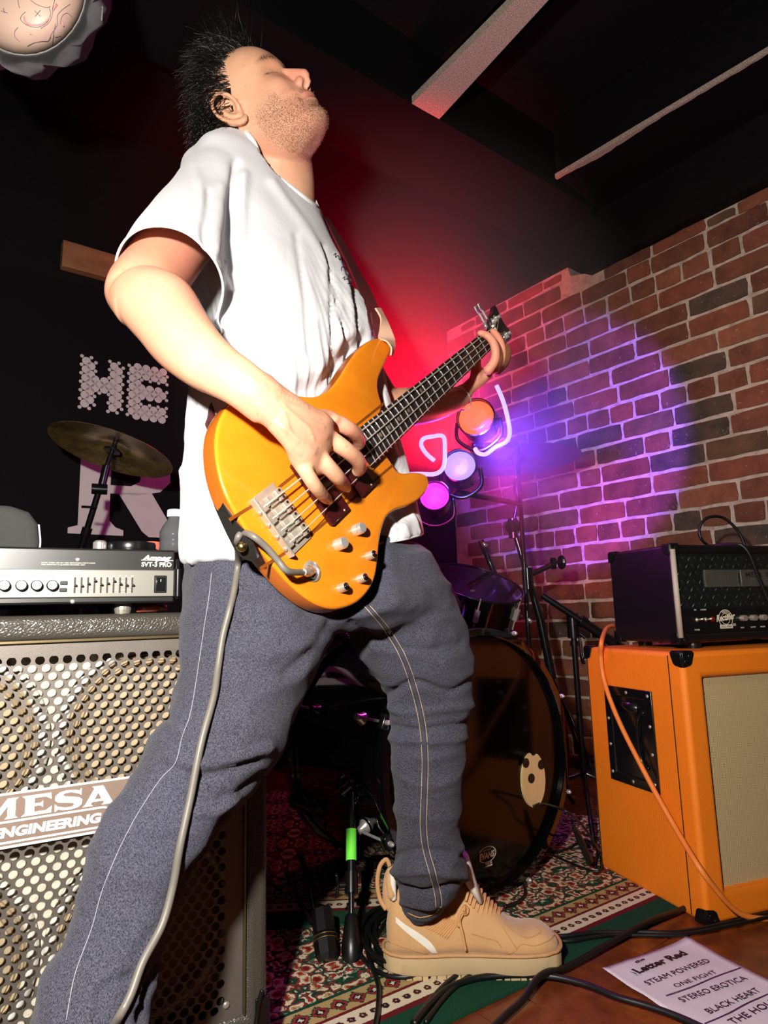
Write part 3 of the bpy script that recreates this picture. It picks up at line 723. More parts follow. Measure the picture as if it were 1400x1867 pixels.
for u, z in ((-.2525, .7055), (-.2530, .6960)):
    b = M(); b.box(af(u, z, -.005), (mu, mv, UZ), (.0045, .0018, .0024)); obj('push_button', b, m_kn, fp, bevel=.0006)
# graphic equaliser: ten slots, ten sliders, scale lines
eq0, eq1 = -.2385, -.163; ez0, ez1 = .6915, .7135
hts = [.5, .47, .6, .78, .53, .62, .76, .58, .5, .5]
b = M()
for k in range(11): b.box(af((eq0+eq1)/2, ez0+(ez1-ez0)*k/10, -.0043), (mu, mv, UZ), ((eq1-eq0)/2+.002, .0002, .00016))
obj('equaliser_scale', b, m_wh, fp)
m_slot = pm('slot_brown', (64, 46, 34), .6)
for k in range(10):
    u = eq0+(eq1-eq0)*k/9; b = M(); b.box(af(u, (ez0+ez1)/2, -.0046), (mu, mv, UZ), (.0011, .0004, (ez1-ez0)/2)); obj('equaliser_slot', b, m_slot, fp)
    b = M(); b.box(af(u+.0004, ez0+(ez1-ez0)*hts[k], -.008), (mu, mv, UZ), (.0014, .0035, .0012)); obj('slider', b, m_kn, fp)
    b = M(); b.box(af(u, ez1+.0018, -.0044), (mu, mv, UZ), (.0014, .0003, .0005)); obj('scale_mark', b, m_wh, fp)
b = M(); b.box(af(-.1240, .7038, -.0055), (mu, mv, UZ), (.0088, .0018, .0125)); sw = obj('power_switch', b, m_kn, fp, bevel=.001)
b = M(); b.box(af(-.1240, .7038, -.008), (unit(mu), unit(mv+UZ*.12), UZ), (.0065, .0016, .0098)); obj('rocker', b, m_blkm, sw, bevel=.0008)
b = M(); b.box(af(-.1240, .7088, -.0102), (mu, mv, UZ), (.0004, .0002, .0018)); obj('switch_mark', b, m_wh, sw)
for u in (-.5, -.17):
    for v in (.03, .26):
        b = M(); b.lathe([(.0105, -.0005), (.012, .006), (.012, .0145), (0, .0145)], MF(u, v, .662), UZ, 16); obj('foot', b, m_nik if v < .1 else m_blk, am)
# small things around the amplifier
b = M(); e = MF(-.148, .05, .670); b.tube([e, e+mu*.03], [.006, .0065], 12); b.tube([e+mu*.03, e+mu*.045], [.0045, .0045], 10)
obj('screwdriver', b, pm('coral_plastic', (240, 120, 90), .35), smooth=True, label='coral handled tool lying under the silver bass amplifier', cat='tool')
# water bottle standing on the amplifier
zt = .6765+AH
bo = MF(-.103-.02, .06, zt); bo = PL(318, 990, MF(0, .05, 0), mn); bo[2] = zt
m_pet = NT('clear_plastic'); m_pet.set(color=(.95, .97, 1, 1), rough=.06, trans=.92, ior=1.2); m_pet = m_pet.m
wb_ = root('water_bottle', 'clear plastic water bottle with white cap on the bass amplifier', 'bottle', bo)
b = M(); R = .023
b.lathe([(.018, 0), (R, .004), (R, .018), (R*.95, .020), (R, .022), (R, .034), (R*.8, .044), (.0115, .054), (.0105, .0565), (.0105, .060)], bo, UZ, 32); obj('bottle_body', b, m_pet, wb_, smooth=True)
b = M(); b.lathe([(.0120, .0585), (.0125, .061), (.0122, .0695), (.0105, .0705), (0, .0705)], bo, UZ, 24); obj('cap', b, pm('white_cap', (226, 234, 238), .4), wb_, smooth=True, angle=40)
b = M(); b.lathe([(.0, .003), (.020, .003), (.0215, .006), (.0215, .027), (0, .0272)], bo, UZ, 28); obj('water', b, pm('water_and_label', (222, 224, 222), .15), wb_, smooth=True)
# roll of tape, round tin
b = M(); to = PL(238, 1003, MF(0, .06, 0), mn); to[2] = zt
b.lathe([(.026, 0), (.036, 0), (.037, .002), (.037, .013), (.036, .0155), (.026, .0155), (.026, 0)], to, UZ, 40)
obj('tape_roll', b, pm('glossy_black_tape', (16, 16, 17), .25), smooth=True, angle=35, label='roll of glossy black tape on the bass amplifier beside the water bottle', cat='tape')
b = M(); to2 = PL(182, 1000, MF(0, .05, 0), mn); to2[2] = zt
b.lathe([(.010, 0), (.010, .014), (.007, .017), (0, .017)], to2, UZ, 20); obj('tuning_knob', b, m_chr, smooth=True, angle=40, label='little shiny metal cap on the bass amplifier left of the tape roll', cat='cap')
b = M(); t3 = PL(277, 990, MF(0, .11, 0), mn); t3[2] = zt
b.lathe([(.014, 0), (.0145, .020), (.013, .024), (0, .024)], t3, UZ, 20); obj('lip_balm_tin', b, pm('coral_tin', (226, 110, 88), .35), smooth=True, angle=40, label='small coral pot between the tape roll and water bottle', cat='pot')
# grey soft case at the left edge standing on the amplifier
cc = PL(10, 960, MF(0, .12, 0), mn); cc[2] = zt
b = M(); W_ = .048
prof = [(-.10, 0), (.045, 0), (.047, .02), (.043, .050), (.030, .068), (.005, .076), (-.10, .080)]
b.prism([cc+mu*a+UZ*z for a, z in prof], mv*.12)
gc = obj('soft_case', b, pm('grey_felt', (62, 64, 60), .95, bump=.8, bscale=700), bevel=.012, seg=3, label='dark grey soft case standing on the bass amplifier at the left edge', cat='case')
b = M(); b.tube(spl([cc+mu*a+UZ*z-mv*.0+mv*.002 for a, z in ((.046, .003), (.048, .02), (.0445, .048))], 6), .0014, 6); obj('zip', b, m_wh, gc, smooth=True)
# ================================================================ rugs
def rug_mat(name, green, seed):
    t = NT(name); uv = t.coords('UV'); s = t.n('ShaderNodeSeparateXYZ', i_0=uv); u, v = s.outputs[0], s.outputs[1]
    cream, red, dred, grn, navy, ochre = s2l((238, 224, 192)), s2l((176, 46, 44)), s2l((116, 26, 36)), s2l(green), s2l((28, 34, 48)), s2l((196, 166, 112))
    def fold(per):
        pu = t.math('PINGPONG', u, per); pv = t.math('PINGPONG', v, per)
        return t.n('ShaderNodeCombineXYZ', i_0=pu, i_1=pv, i_2=seed)
    wob = t.noise(uv, 220, 2)
    vec = fold(.085)
    jag = t.n('ShaderNodeVectorMath', operation='ADD', i_0=vec, i_1=t.n('ShaderNodeVectorMath', operation='SCALE', i_0=t.noise(uv, 260, 2, out=1), i_Scale=.006).outputs[0])
    n = t.noise(jag, 30, 2.5, .55)
    vo = t.n('ShaderNodeTexVoronoi', i_Scale=34, i_Vector=jag, feature='F1')
    vo2 = t.n('ShaderNodeTexVoronoi', i_Scale=34, i_Vector=jag, feature='DISTANCE_TO_EDGE')
    field = t.ramp(t.math('ADD', t.math('MULTIPLY', n, .75), t.math('MULTIPLY', vo.outputs[0], .42)),
                   [(0, navy), (.34, dred), (.40, red), (.455, ochre), (.49, cream), (.56, dred), (.585, red), (.62, grn), (.68, navy), (.70, cream), (.78, red)], 'CONSTANT')
    ds = t.math('LESS_THAN', vo2.outputs[0], .045)
    field = t.mix(t.math('MULTIPLY', ds, .8), field, grn)
    # guard border: repeated small motifs on cream / ochre
    mu_ = t.math('PINGPONG', u, .022)
    mv_ = t.math('ABSOLUTE', t.math('SUBTRACT', v, .094))
    d = t.math('SQRT', t.math('ADD', t.math('POWER', t.math('SUBTRACT', mu_, .011), 2), t.math('POWER', mv_, 2)))
    g1 = t.ramp(t.math('ADD', t.math('MULTIPLY', d, 60), t.math('MULTIPLY', t.math('SUBTRACT', wob, .5), .5)), [(0, ochre), (.13, navy), (.3, dred), (.42, cream)], 'CONSTANT')
    mu2 = t.math('PINGPONG', u, .036); mv2 = t.math('ABSOLUTE', t.math('SUBTRACT', v, .142))
    d2 = t.math('ADD', t.math('ABSOLUTE', t.math('SUBTRACT', mu2, .018)), mv2)
    g2 = t.ramp(t.math('ADD', t.math('MULTIPLY', d2, 32), t.math('MULTIPLY', t.math('SUBTRACT', wob, .5), .55)), [(0, cream), (.16, navy), (.34, red), (.5, grn), (.62, ochre)], 'CONSTANT')
    bands = t.ramp(t.math('MULTIPLY', t.math('ADD', v, t.math('MULTIPLY', t.math('SUBTRACT', wob, .5), .003)), 4.), [(0, (0, 0, 0, 1)), (.25, (.1, .1, .1, 1)), (.30, (.2, .2, .2, 1)), (.452, (.3, .3, .3, 1)), (.48, (.4, .4, .4, 1)), (.66, (.5, .5, .5, 1)), (.69, (.6, .6, .6, 1))], 'CONSTANT')
    bs = t.n('ShaderNodeSeparateXYZ', i_0=bands).outputs[0]
    def sel(k): return t.math('COMPARE', bs, k/10., .03)
    c = field
    for k, col in ((0, grn), (1, dred), (2, g1), (3, dred), (4, g2), (5, grn)): c = t.mix(sel(k), c, col)
    fib = t.noise(uv, 700, 2)
    c = t.mix(t.math('MULTIPLY', fib, .55), c, t.mix(.55, c, (.015, .015, .012, 1)))
    t.set(color=c, rough=.95, spec=.1); t.bump(fib, .8, .003); return t.m
def rug(name, pts, origin, du, dv, mat, z, th, label):
    m = M(); p = A_([[a[0], a[1], z] for a in pts]); m.prism(p, -UZ*th)
    o = obj(name, m, mat, label=label, cat='rug'); uvl = o.data.uv_layers.new(); b = wloc(o)
    for lp in o.data.loops:
        q = A_(o.data.vertices[lp.vertex_index].co[:])+b-A_(origin)
        uvl.data[lp.index].uv = (q@du+5, q@dv)
    return o
ra, rb = G(820, 1867), G(1250, 1660); ra[2] = rb[2] = 0; rd = unit(rb-ra); rnn = A_([-rd[1], rd[0], 0])
rug('patterned_rug', [ra-rd*1.2, rb+rd*.5, rb+rd*.1+rnn*1.45, ra-rd*1.0+rnn*1.45], ra, rd, rnn, rug_mat('rug_wool', (26, 72, 52), 1.3), .006, .0055, 'patterned red and cream rug with green border under the shoe and drums')
qa, qb = G(400, 1706), G(792, 1686); qa[2] = qb[2] = 0; qd = unit(qb-qa); qn = A_([-qd[1], qd[0], 0])
rug('patterned_rug', [qa-qd*.5, qb, qb+qn*.40-qd*.05, qb+qn*1.1-qd*.3, qa-qd*.5+qn*1.1], qa, qd, qn, rug_mat('rug_wool_back', (36, 78, 56), 4.1), .011, .0045, 'second cream and red rug, its green edge just behind the stand feet')

# ================================================================ drum kit
m_gb = pm('gloss_black_lacquer', (6, 6, 7), .06, spec=.8); m_gb.node_tree.nodes['Principled BSDF'].inputs['Coat Weight'].default_value = .6
m_hb = pm('black_drum_head', (8, 6, 5), .12, spec=.3)
DC = G(893, 1640, 0); DC[2] = .305; DN = -WU; DR = .305
bd_ = root('bass_drum', 'glossy black bass drum with oval maple patch on its head', 'drum', DC-UZ*.305-DN*.2)
b = M(); b.lathe([(DR-.012, -.375), (DR-.012, -.02)], DC, DN, 72); obj('shell', b, m_gb, bd_, smooth=True, angle=40)
b = M(); b.lathe([(DR-.016, -.008), (DR-.02, -.004), (0, -.004)], DC, DN, 72); hd = obj('drum_head', b, m_hb, bd_, smooth=True, angle=30)
for o_ in (0., -.395):
    b = M(); b.lathe([(DR-.018, -.028), (DR, -.028), (DR+.001, -.026), (DR+.001, .012), (DR, .014), (DR-.016, .014), (DR-.018, .012), (DR-.018, -.028)], DC+DN*o_, DN, 80)
    obj('hoop', b, m_gb, bd_, smooth=True, angle=40)
    b = M(); b.torus(DC+DN*(o_-.030), DN, DR-.008, .0035, 72, 6); obj('flesh_hoop', b, m_chr if o_ < -.1 else m_nik, bd_, smooth=True)
ex = unit(np.cross(DN, UZ)); 
for k in range(8):
    a = math.radians(22.5+45*k); e = ex*math.cos(a)+UZ*math.sin(a); tg = -ex*math.sin(a)+UZ*math.cos(a)
    for off, sg in ((0., 1), (-.395, -1)):
        b = M(); q = DC+DN*off+e*(DR+.004)
        b.box(q+DN*.0, (e, tg, DN), (.012, .016, .009)); cl_ = obj('claw', b, m_blkm, bd_, bevel=.003)
        b = M(); b.cyl(q+DN*.006*sg+e*.004, q-DN*.085*sg+e*.004, .0032, 8); b.lathe([(.0055, 0), (.0055, .010), (.003, .013), (0, .013)], q+e*.004+DN*.008*sg, DN*sg, 10)
        obj('tension_rod', b, m_chr, cl_, smooth=True, angle=40)
        b = M(); q2 = DC+DN*(off-.10*sg)+e*(DR-.010)
        b.lathe([(.016, 0), (.016, .004), (.009, .012), (.008, .022), (0, .023)], q2, e, 16); obj('lug', b, m_chr if k in (0, 7, 6) and sg > 0 else m_blkm, bd_, smooth=True, angle=50)
# oval maple patch with three black eyes and a notch
def onhead(x, y, o=0.): return PL(x, y, DC+DN*(-.004+o), DN)
pc = onhead(970, 1421); px_ = unit(np.cross(UZ, DN)); px_ = px_ if px_[0] > 0 else -px_
m = M(); hw, hh = .0435, .0655; out = []
for k in range(40):
    a = 2*math.pi*k/40; x_, z_ = hw*math.cos(a), hh*math.sin(a)
    if abs(x_-.006) < .0075 and z_ > 0: z_ -= .008
    if abs(x_-.006) < .0075 and z_ < 0: z_ += .007
    out.append(pc+px_*x_+UZ*z_)
m.prism(out, DN*.006); mp_ = obj('maple_patch', m, wood_mat('maple', (214, 178, 122), (232, 200, 148), (240, 212, 164), .35, (1, 1, .3), 14), hd, label='oval maple patch on the drum head')
for x_, y_ in ((958, 1391), (986, 1394), (968, 1419)):
    b = M(); q = onhead(x_, y_, .006); b.lathe([(.0115, 0), (.0115, .002), (.009, .003), (.004, .0015), (0, .0025)], q, DN, 20); obj('rubber_stud', b, m_blk, hd, smooth=True, angle=35)
# printed maker's mark
lc = onhead(888, 1558, .001); m = M()
for r0, r1 in ((.90, 1.0),):
    V = []
    for k in range(41):
        a = math.radians(-150+300*k/40)*-1+math.pi/2-math.pi/2; e = A_([math.cos(a), math.sin(a)])
        V += [lc+px_*.030*e[0]*r0+UZ*.0175*e[1]*r0, lc+px_*.030*e[0]+UZ*.0175*e[1]]
    m.add(V, [(2*k, 2*k+1, 2*k+3, 2*k+2) for k in range(40)])
obj('printed_oval', m, m_wh, hd, fix=False)
text('EVANS', lc-px_*.027-UZ*.007+DN*.0003, px_, UZ, .0125, m_wh, hd, depth=.0008, bold=.05, width=.050, shear=.15)
text('RESONANT', lc-px_*.013+UZ*.0088, px_, UZ, .0032, m_wh, hd, depth=.001, width=.026)
text('EQ3 22', lc-px_*.008-UZ*.0205, px_, UZ, .0055, m_wh, hd, depth=.0008, bold=.06, width=.022)
b = M(); b.box(lc+px_*.002-UZ*.0245+DN*.001, (px_, UZ, DN), (.012, .0016, .0004)); obj('printed_bar', b, m_wh, hd)
# spur leg with green tape band, wing nut and rubber foot
foot = G(641, 1752); foot[2] = .012; topq = P(640, 1440, 1.50); bot = P(643, 1700, 1.405)
dleg = unit(foot-topq)
def legat(yy):
    lo, hi = 0., 1.
    for _ in range(40):
        t_ = (lo+hi)/2
        if proj(topq+(foot-topq)*t_)[1] < yy: lo = t_
        else: hi = t_
    return topq+(foot-topq)*lo
b = M(); b.cyl(topq, legat(1600), .0085, 14); b.cyl(topq, foot, .0058, 12)
sp_ = obj('spur', b, m_blkm, bd_, smooth=True, angle=40)
b = M(); b.cyl(legat(1512), legat(1569), .0112, 20); obj('green_tape', b, pm('fluorescent_green_tape', (120, 255, 70), .5, spec=.3), sp_, smooth=True, angle=40, label='band of bright green tape')
q = legat(1612)
b = M(); b.cyl(q-dleg*.022, q+dleg*.016, .0135, 14); b.cyl(q, q+A_([-.024, -.004, 0]), .006, 10); obj('collar', b, m_blkm, sp_, smooth=True, angle=40)
b = M()
wq = q+A_([-.026, -.004, 0])
for s_ in (-1, 1): b.tube(spl([wq, wq+UZ*.010*s_+A_([-.002, 0, 0]), wq+UZ*.022*s_+A_([-.004, 0, 0])], 5), [.004]*5+[.0055]*5+[.0035], 10, flat=.6)
obj('wing_nut', b, m_blkm, sp_, smooth=True)
b = M(); f0 = legat(1666)
b.lathe([(.009, 0), (.013, .006), (.0175, .040), (.0190, .045), (.0190, .070), (.0150, .082), (.006, .084)], f0, dleg, 24); obj('rubber_foot', b, m_blk, sp_, smooth=True, angle=40)
b = M(); b.lathe([(.0045, 0), (.0045, .016), (.002, .022), (0, .022)], f0+dleg*.083, dleg, 12); obj('spike', b, m_chr, sp_, smooth=True, angle=40)
b = M(); sb = P(632, 1442, 1.515); b.lathe([(.034, -.01), (.034, .002), (.026, .012), (.014, .016), (0, .016)], sb, unit([-.55, -.75, .0]), 24); b.cyl(sb+A_([-.01, -.015, 0]), topq+UZ*.01, .011, 12)
obj('spur_bracket', b, m_gb, bd_, smooth=True, angle=40)
# small black foot of another stand with two bent legs
fb = G(600, 1748); fb[2] = .03
st_ = root('stand_foot', 'small black folding stand foot on the rug beside the green taped spur', 'stand', fb*A_([1, 1, 0]))
fa = P(586, 1655, 1.40); f2 = G(598, 1762); f2[2] = .008; df = unit(f2-fa); L_ = np.linalg.norm(f2-fa)
b = M(); b.lathe([(.012, 0), (.0215, .006), (.0225, L_*.5), (.019, L_*.52), (.0235, L_*.55), (.019, L_*.60), (.0235, L_*.64), (.0225, L_*.9), (.016, L_), (0, L_)], fa, df, 8); obj('rubber_boot', b, m_blk, st_, smooth=True, angle=30)
m_bl = pm('brass_line', (150, 120, 60), .3, .8)
for k in (.56, .63):
    b = M(); b.torus(fa+df*L_*k, df, .0232, .0009, 24, 5); obj('brass_ring', b, m_bl, st_, smooth=True)
b = M(); b.tube(spl([P(522, 1590, 1.52), P(548, 1645, 1.46), P(562, 1672, 1.43), P(580, 1692, 1.41)], 6), .0055, 10); obj('bent_leg', b, m_blkm, st_, smooth=True)
b = M(); b.tube(spl([P(548, 1560, 1.60), P(566, 1620, 1.52), P(576, 1668, 1.44), P(586, 1690, 1.41)], 6), .0065, 10); obj('bent_leg', b, m_blkm, st_, smooth=True)

# cymbals and stands
def brass(name, c, rough, dark):
    t = NT(name); v = t.coords(); gx = t.n('ShaderNodeVectorMath', operation='LENGTH', i_0=v)
    r = t.n('ShaderNodeTexWave', wave_type='RINGS', rings_direction='Z', i_Scale=60., i_Vector=v, i_Distortion=.6)
    n = t.noise(v, 14, 4, .7)
    t.set(color=t.mix(t.ramp(n, [(.35, (0, 0, 0, 1)), (.75, (1, 1, 1, 1))]), s2l(c), s2l(dark)), rough=rough, metal=.65); t.bump(r.outputs[1], .25, .0006)
    an = t.b.inputs.get('Anisotropic'); an.default_value = .6
    return t.m
def cymbal(c, n, R, mat, label, bell=.05):
    m = M(); prof = [(0, bell*.42), (.012, bell*.42), (bell*.6, bell*.33), (bell, .012), (bell*1.1, .009), (R*.6, .002), (R, -.010), (R, -.0112), (R*.6, .0008), (bell*1.1, .0078), (bell, .0108), (bell*.6, bell*.33-.0015), (0, bell*.42-.002)]
    m.lathe(prof, c, n, 64); o = obj('cymbal', m, mat, smooth=True, angle=50, label=label, cat='cymbal', group='cymbals of the drum kit'); return o
c1 = P(206, 818, 2.0); n1 = unit([.22, .20, 1])
cymbal(c1, n1, .192, brass('old_brass', (196, 164, 92), .24, (70, 60, 34)), 'old brass cymbal seen from below in front of the banner')
m_stb = m_blkm
cs = root('cymbal_stand', 'black cymbal stand carrying the brass cymbal at the left', 'stand', c1*A_([1, 1, 0]))
b = M(); bell = c1; low = P(148, 1000, 2.02)
b.lathe([(.026, -.010), (.026, -.004), (.012, 0)], bell-n1*.0, n1, 20); b.lathe([(.007, -.06), (.007, .035)], bell, n1, 12)
b.lathe([(.010, .020), (.010, .028), (0, .03)], bell, n1, 14); obj('felt_and_sleeve', b, m_blk, cs, smooth=True, angle=40)
b = M(); tl = bell-n1*.06
b.cyl(tl, tl+A_([-.012, 0, -.06]), .012, 12); j = tl+A_([-.02, 0, -.075]); b.cyl(j-A_([.02, .01, 0]), j+A_([.02, .01, 0]), .017, 16)
b.cyl(j, low, .0095, 12); b.cyl(low+(j-low)*.35, low+(j-low)*.2, .015, 12); b.cyl(low, A_([low[0]-.0, low[1], .45]), .0125, 12)
b.cyl(j+A_([.0, -.01, -.06]), j+A_([-.04, -.03, -.06]), .004, 8); obj('tilter_and_tube', b, m_stb, cs, smooth=True, angle=40)
for k in range(3):
    a = 2*math.pi*k/3+.4; h = A_([low[0], low[1], .45]); e = A_([math.cos(a), math.sin(a), 0])
    b = M(); b.tube([h, h+e*.10-UZ*.12, h+e*.30-UZ*.435], .006, 8); obj('leg', b, m_stb, cs, smooth=True)
c2 = P(938, 836, 2.45); n2 = unit([-.03, .02, 1])
cymbal(c2, n2, .250, brass('dark_brass', (110, 92, 70), .3, (40, 32, 30)), 'dark cymbal in front of the brick wall under the headstock')
cs2 = root('cymbal_stand', 'tall black cymbal stand leaning in front of the brick wall', 'stand', c2*A_([1, 1, 0]))
b = M(); b.lathe([(.02, -.014), (.02, -.004)], c2, n2, 18); b.lathe([(.006, -.07), (.006, .045)], c2, n2, 10); b.lathe([(.013, .014), (.013, .024), (.004, .03), (0, .032)], c2, n2, 14)
obj('felt_and_sleeve', b, m_blk, cs2, smooth=True, angle=40)
b = M(); p1_ = P(935, 960, 2.45); p2_ = P(962, 1050, 2.45); p3_ = P(985, 1130, 2.45)
t0 = c2-n2*.06
b.lathe([(.006, 0), (.014, .02), (.016, .06), (.008, .09)], t0-n2*.02, -n2, 12)
b.cyl(t0-n2*.09, p1_, .0065, 10); b.cyl(p1_-A_([.012, .01, 0]), p1_+A_([.012, .01, 0]), .026, 16); b.cyl(p1_+UZ*.03, p1_-UZ*.045, .018, 14)
b.cyl(p1_, p2_, .011, 12); b.cyl(p2_+UZ*.03, p2_-UZ*.05, .021, 14); b.cyl(p2_, p3_, .0135, 12); b.cyl(p3_, A_([p3_[0]+.03, p3_[1], .40]), .0155, 12)
k1 = P(1012, 1027, 2.40); b.cyl(p2_, k1, .010, 12); b.cyl(k1-A_([.014, 0, 0]), k1+A_([-.0, 0, 0]), .022, 16)
k2 = P(1024, 1025, 2.40); b.lathe([(.004, -.03), (.005, 0), (.024, .002), (.027, .008), (.024, .014), (0, .015)], k2-A_([.008, 0, 0]), A_([1, .2, 0]), 20)
obj('tilter_and_tube', b, m_stb, cs2, smooth=True, angle=40)
for k in range(3):
    a = 2*math.pi*k/3+.9; h = A_([p3_[0]+.03, p3_[1], .40]); e = A_([math.cos(a), math.sin(a), 0])
    b = M(); b.tube([h, h+e*.08-UZ*.1, h+e*.26-UZ*.39], .007, 8); obj('leg', b, m_stb, cs2, smooth=True)
# boom mic stand reaching behind the orange cabinet
ms = root('microphone_stand', 'black boom microphone stand between the drum and the orange cabinet', 'stand', A_([P(1046, 1200, 2.15)[0], 2.15, 0]))
b = M(); b.cyl(P(988, 1085, 2.15), P(1072, 1140, 2.13), .011, 12); b.cyl(P(1060, 1132, 2.13), P(1145, 1190, 2.12), .016, 12); b.cyl(P(1058, 1130, 2.13), P(1066, 1136, 2.13), .020, 12); obj('boom', b, m_stb, ms, smooth=True, angle=40)
b = M(); mt = P(1044, 1135, 2.15); b.cyl(mt+UZ*.03, mt-UZ*.05, .019, 14); b.cyl(mt, A_([mt[0]+.0, mt[1], .12]), .0095, 12); b.cyl(mt-UZ*.06, mt-UZ*.075, .014, 12)
b.cyl(mt-UZ*.02, mt-UZ*.02+A_([.035, -.01, -.03]), .006, 10); obj('pole', b, m_stb, ms, smooth=True, angle=40)
b = M(); b.tube(spl([P(1056, 1160, 2.12), P(1060, 1195, 2.10), P(1064, 1210, 2.10)], 5), [.006]*5+[.009]*6, 10, flat=.6); obj('clutch_lever', b, m_stb, ms, smooth=True)
b = M()
for k in range(3):
    a = 2*math.pi*k/3+.3; h = A_([mt[0], mt[1], .14]); e = A_([math.cos(a), math.sin(a), 0]); b = M(); b.tube([h, h+e*.28-UZ*.125], .007, 8); obj('leg', b, m_stb, ms, smooth=True)
# rack tom behind the leg, above the bass drum
tc = P(868, 1062, 2.06); tn = unit([.25, -.45, 1])
tm = root('tom_drum', 'glossy black tom drum above the bass drum, behind the jeans', 'drum', tc-UZ*.1)
b = M(); b.lathe([(.145, -.13), (.145, 0)], tc, tn, 48); obj('shell', b, m_gb, tm, smooth=True, angle=40)
b = M(); b.lathe([(.144, -.002), (0, -.002)], tc, tn, 48); obj('drum_head', b, pm('smoky_head', (34, 32, 34), .25), tm)
for o_ in (.0, -.13):
    b = M(); b.torus(tc+tn*o_, tn, .150, .0045, 56, 8); obj('hoop', b, m_blkm, tm, smooth=True)
for k in range(6):
    a = math.radians(60*k); xx = unit(np.cross(tn, UZ)); yy = np.cross(tn, xx); e = xx*math.cos(a)+yy*math.sin(a)
    b = M(); b.cyl(tc+e*.152+tn*.006, tc+e*.152-tn*.19, .0025, 8); b.box(tc+e*.152-tn*.05, (e, tn, np.cross(e, tn)), (.007, .018, .007)); obj('lug', b, m_chr, tm)
b = M(); b.cyl(tc-tn*.1, DC-DN*.2+UZ*(DR-.012), .012, 12); obj('mount_post', b, m_chr, tm, smooth=True)
# hi-hat style stand with bright rod left of the tall cymbal stand
hs = root('hardware_stand', 'slim dark drum hardware stand with chrome glints behind the jeans', 'stand', A_([P(900, 1000, 2.2)[0], 2.2, 0]))
b = M(); b.tube([P(876, 985, 2.2), P(895, 1030, 2.2), P(925, 1100, 2.2)], .010, 10); b.cyl(P(925, 1100, 2.2), A_([P(925, 1100, 2.2)[0]+.02, 2.2, .02]), .012, 10); obj('tube', b, m_stb, hs, smooth=True)
for (x_, y_) in ((880, 990), (916, 1078), (944, 1120), (932, 1126), (962, 1128)):
    b = M(); q = P(x_, y_, 2.17); b.tube([q, q+A_([.012, 0, -.012])], [.005, .007], 10); obj('chrome_bolt', b, m_chr, hs, smooth=True)
b = M(); q = P(949, 1085, 2.16); b.lathe([(.012, 0), (.012, .006), (0, .008)], q, A_([-.2, -1, 0]), 14); obj('brass_wing_nut', b, m_bl, hs, smooth=True)

# banner on the rear wall
def wallp(x, y, d=.02): return PL(x, y, corner-WU*d, WU)
bx0 = wallp(60, 900, .02); bxa = bx0-corner; 
ub = (bxa@CX)
m = M(); zt_, zb_ = 1.98, .55; ua, ubb = -3.1, -1.15
m.prism([corner-WU*.015+CX*a+UZ*z for a, z in ((ua, zb_), (ubb, zb_), (ubb, zt_), (ua, zt_))], -WU*.006)
bn = obj('banner', m, pm('black_banner_cloth', (6, 7, 9), .8, spec=.2), label='black cloth banner with dotted white letters on the back wall', cat='banner')
m_bp = pm('dirty_white_print', (214, 210, 202), .7, var=.15, nscale=8)
def b2(x, y): q = wallp(x, y, .022); return A_([(q-corner)@CX, q[2]])
def b3(p, d=.022): return corner+CX*p[0]+UZ*p[1]-WU*d
# halftone letters T H E
HO_ = b2(150, 745); HX = b2(300, 762); hx = HX-HO_; HT = b2(160, 658); HB = b2(300, 762)
e0 = b2(237, 752); e1_ = b2(300, 764); e2_ = b2(240, 672)
up_ = 1.0; hgt = e2_[1]-e0[1]; wdt = e1_[0]-e0[0]
def inH(x, y): return (0 <= x <= .26 or .74 <= x <= 1.0) and 0 <= y <= 1 or (0 <= x <= 1 and .38 <= y <= .62)
def inE(x, y): return (0 <= x <= .3 and 0 <= y <= 1) or (0 <= x <= 1 and (y <= .2 or .41 <= y <= .6 or y >= .8))
def inT(x, y): return (y >= .8 or .36 <= x <= .64) 
m = M(); step = .0245
def halft(x0, z0, w_, h_, fn):
    nx = int(w_/step)+3; nz = int(h_/step*1.0)+3
    for i in range(-1, nx*2):
        for j in range(-1, nz*2):
            x = i*step/1.41-.01; z = j*step/1.41-.01
            if (i+j) % 2: continue
            X, Z = x/w_, z/h_
            if not (-.12 < X < 1.12 and -.1 < Z < 1.1): continue
            ins = fn(X, Z)
            near = ins or any(fn(X+a*.09, Z+b_*.07) for a in (-1, 0, 1) for b_ in (-1, 0, 1))
            if not near: continue
            r = .0168 if ins else .0072
            c = b3((x0+x, z0+z)); m.add([c+(CX*math.cos(t)+UZ*math.sin(t))*r for t in np.linspace(0, 2*math.pi, 11)[:-1]], [tuple(range(10))])
hh_ = hgt
halft(e0[0], e0[1], wdt, hh_, inE)
halft(HO_[0]-.0, e0[1], (e0[0]-HO_[0])*.80, hh_, inH)
obj('halftone_letters', m, m_bp, bn, kind='stuff', fix=False, label='halftone dotted white letters HE')
# big serif R
r0 = b2(141, 973); r1 = b2(305, 975); rt = b2(141, 800)
m = M(); W_ = r1[0]-r0[0]; H_ = (rt[1]-r0[1])*.98
def R3(pts): m.prism([b3((r0[0]+x*W_, r0[1]+y*H_), .021) for x, y in pts], -WU*.001)
R3([(-.1, 0), (.49, 0), (.49, .06), (.40, .09), (.33, .16), (.33, 1), (-.1, 1), (-.1, .94), (0, .90), (0, .09), (-.1, .06)])
R3([(.33, 1.0), (.33, .88), (.60, .86), (.68, .74), (.66, .62), (.56, .56), (.33, .55), (.33, .46), (.62, .46), (.9, .52), (1.02, .64), (1.02, .84), (.88, .96), (.62, 1)])
R3([(.42, .47), (.80, .50), (1.04, .14), (1.12, .06), (1.12, 0), (.78, 0), (.70, .06)])
obj('serif_letter', m, m_bp, bn, label='large worn white serif letter R')

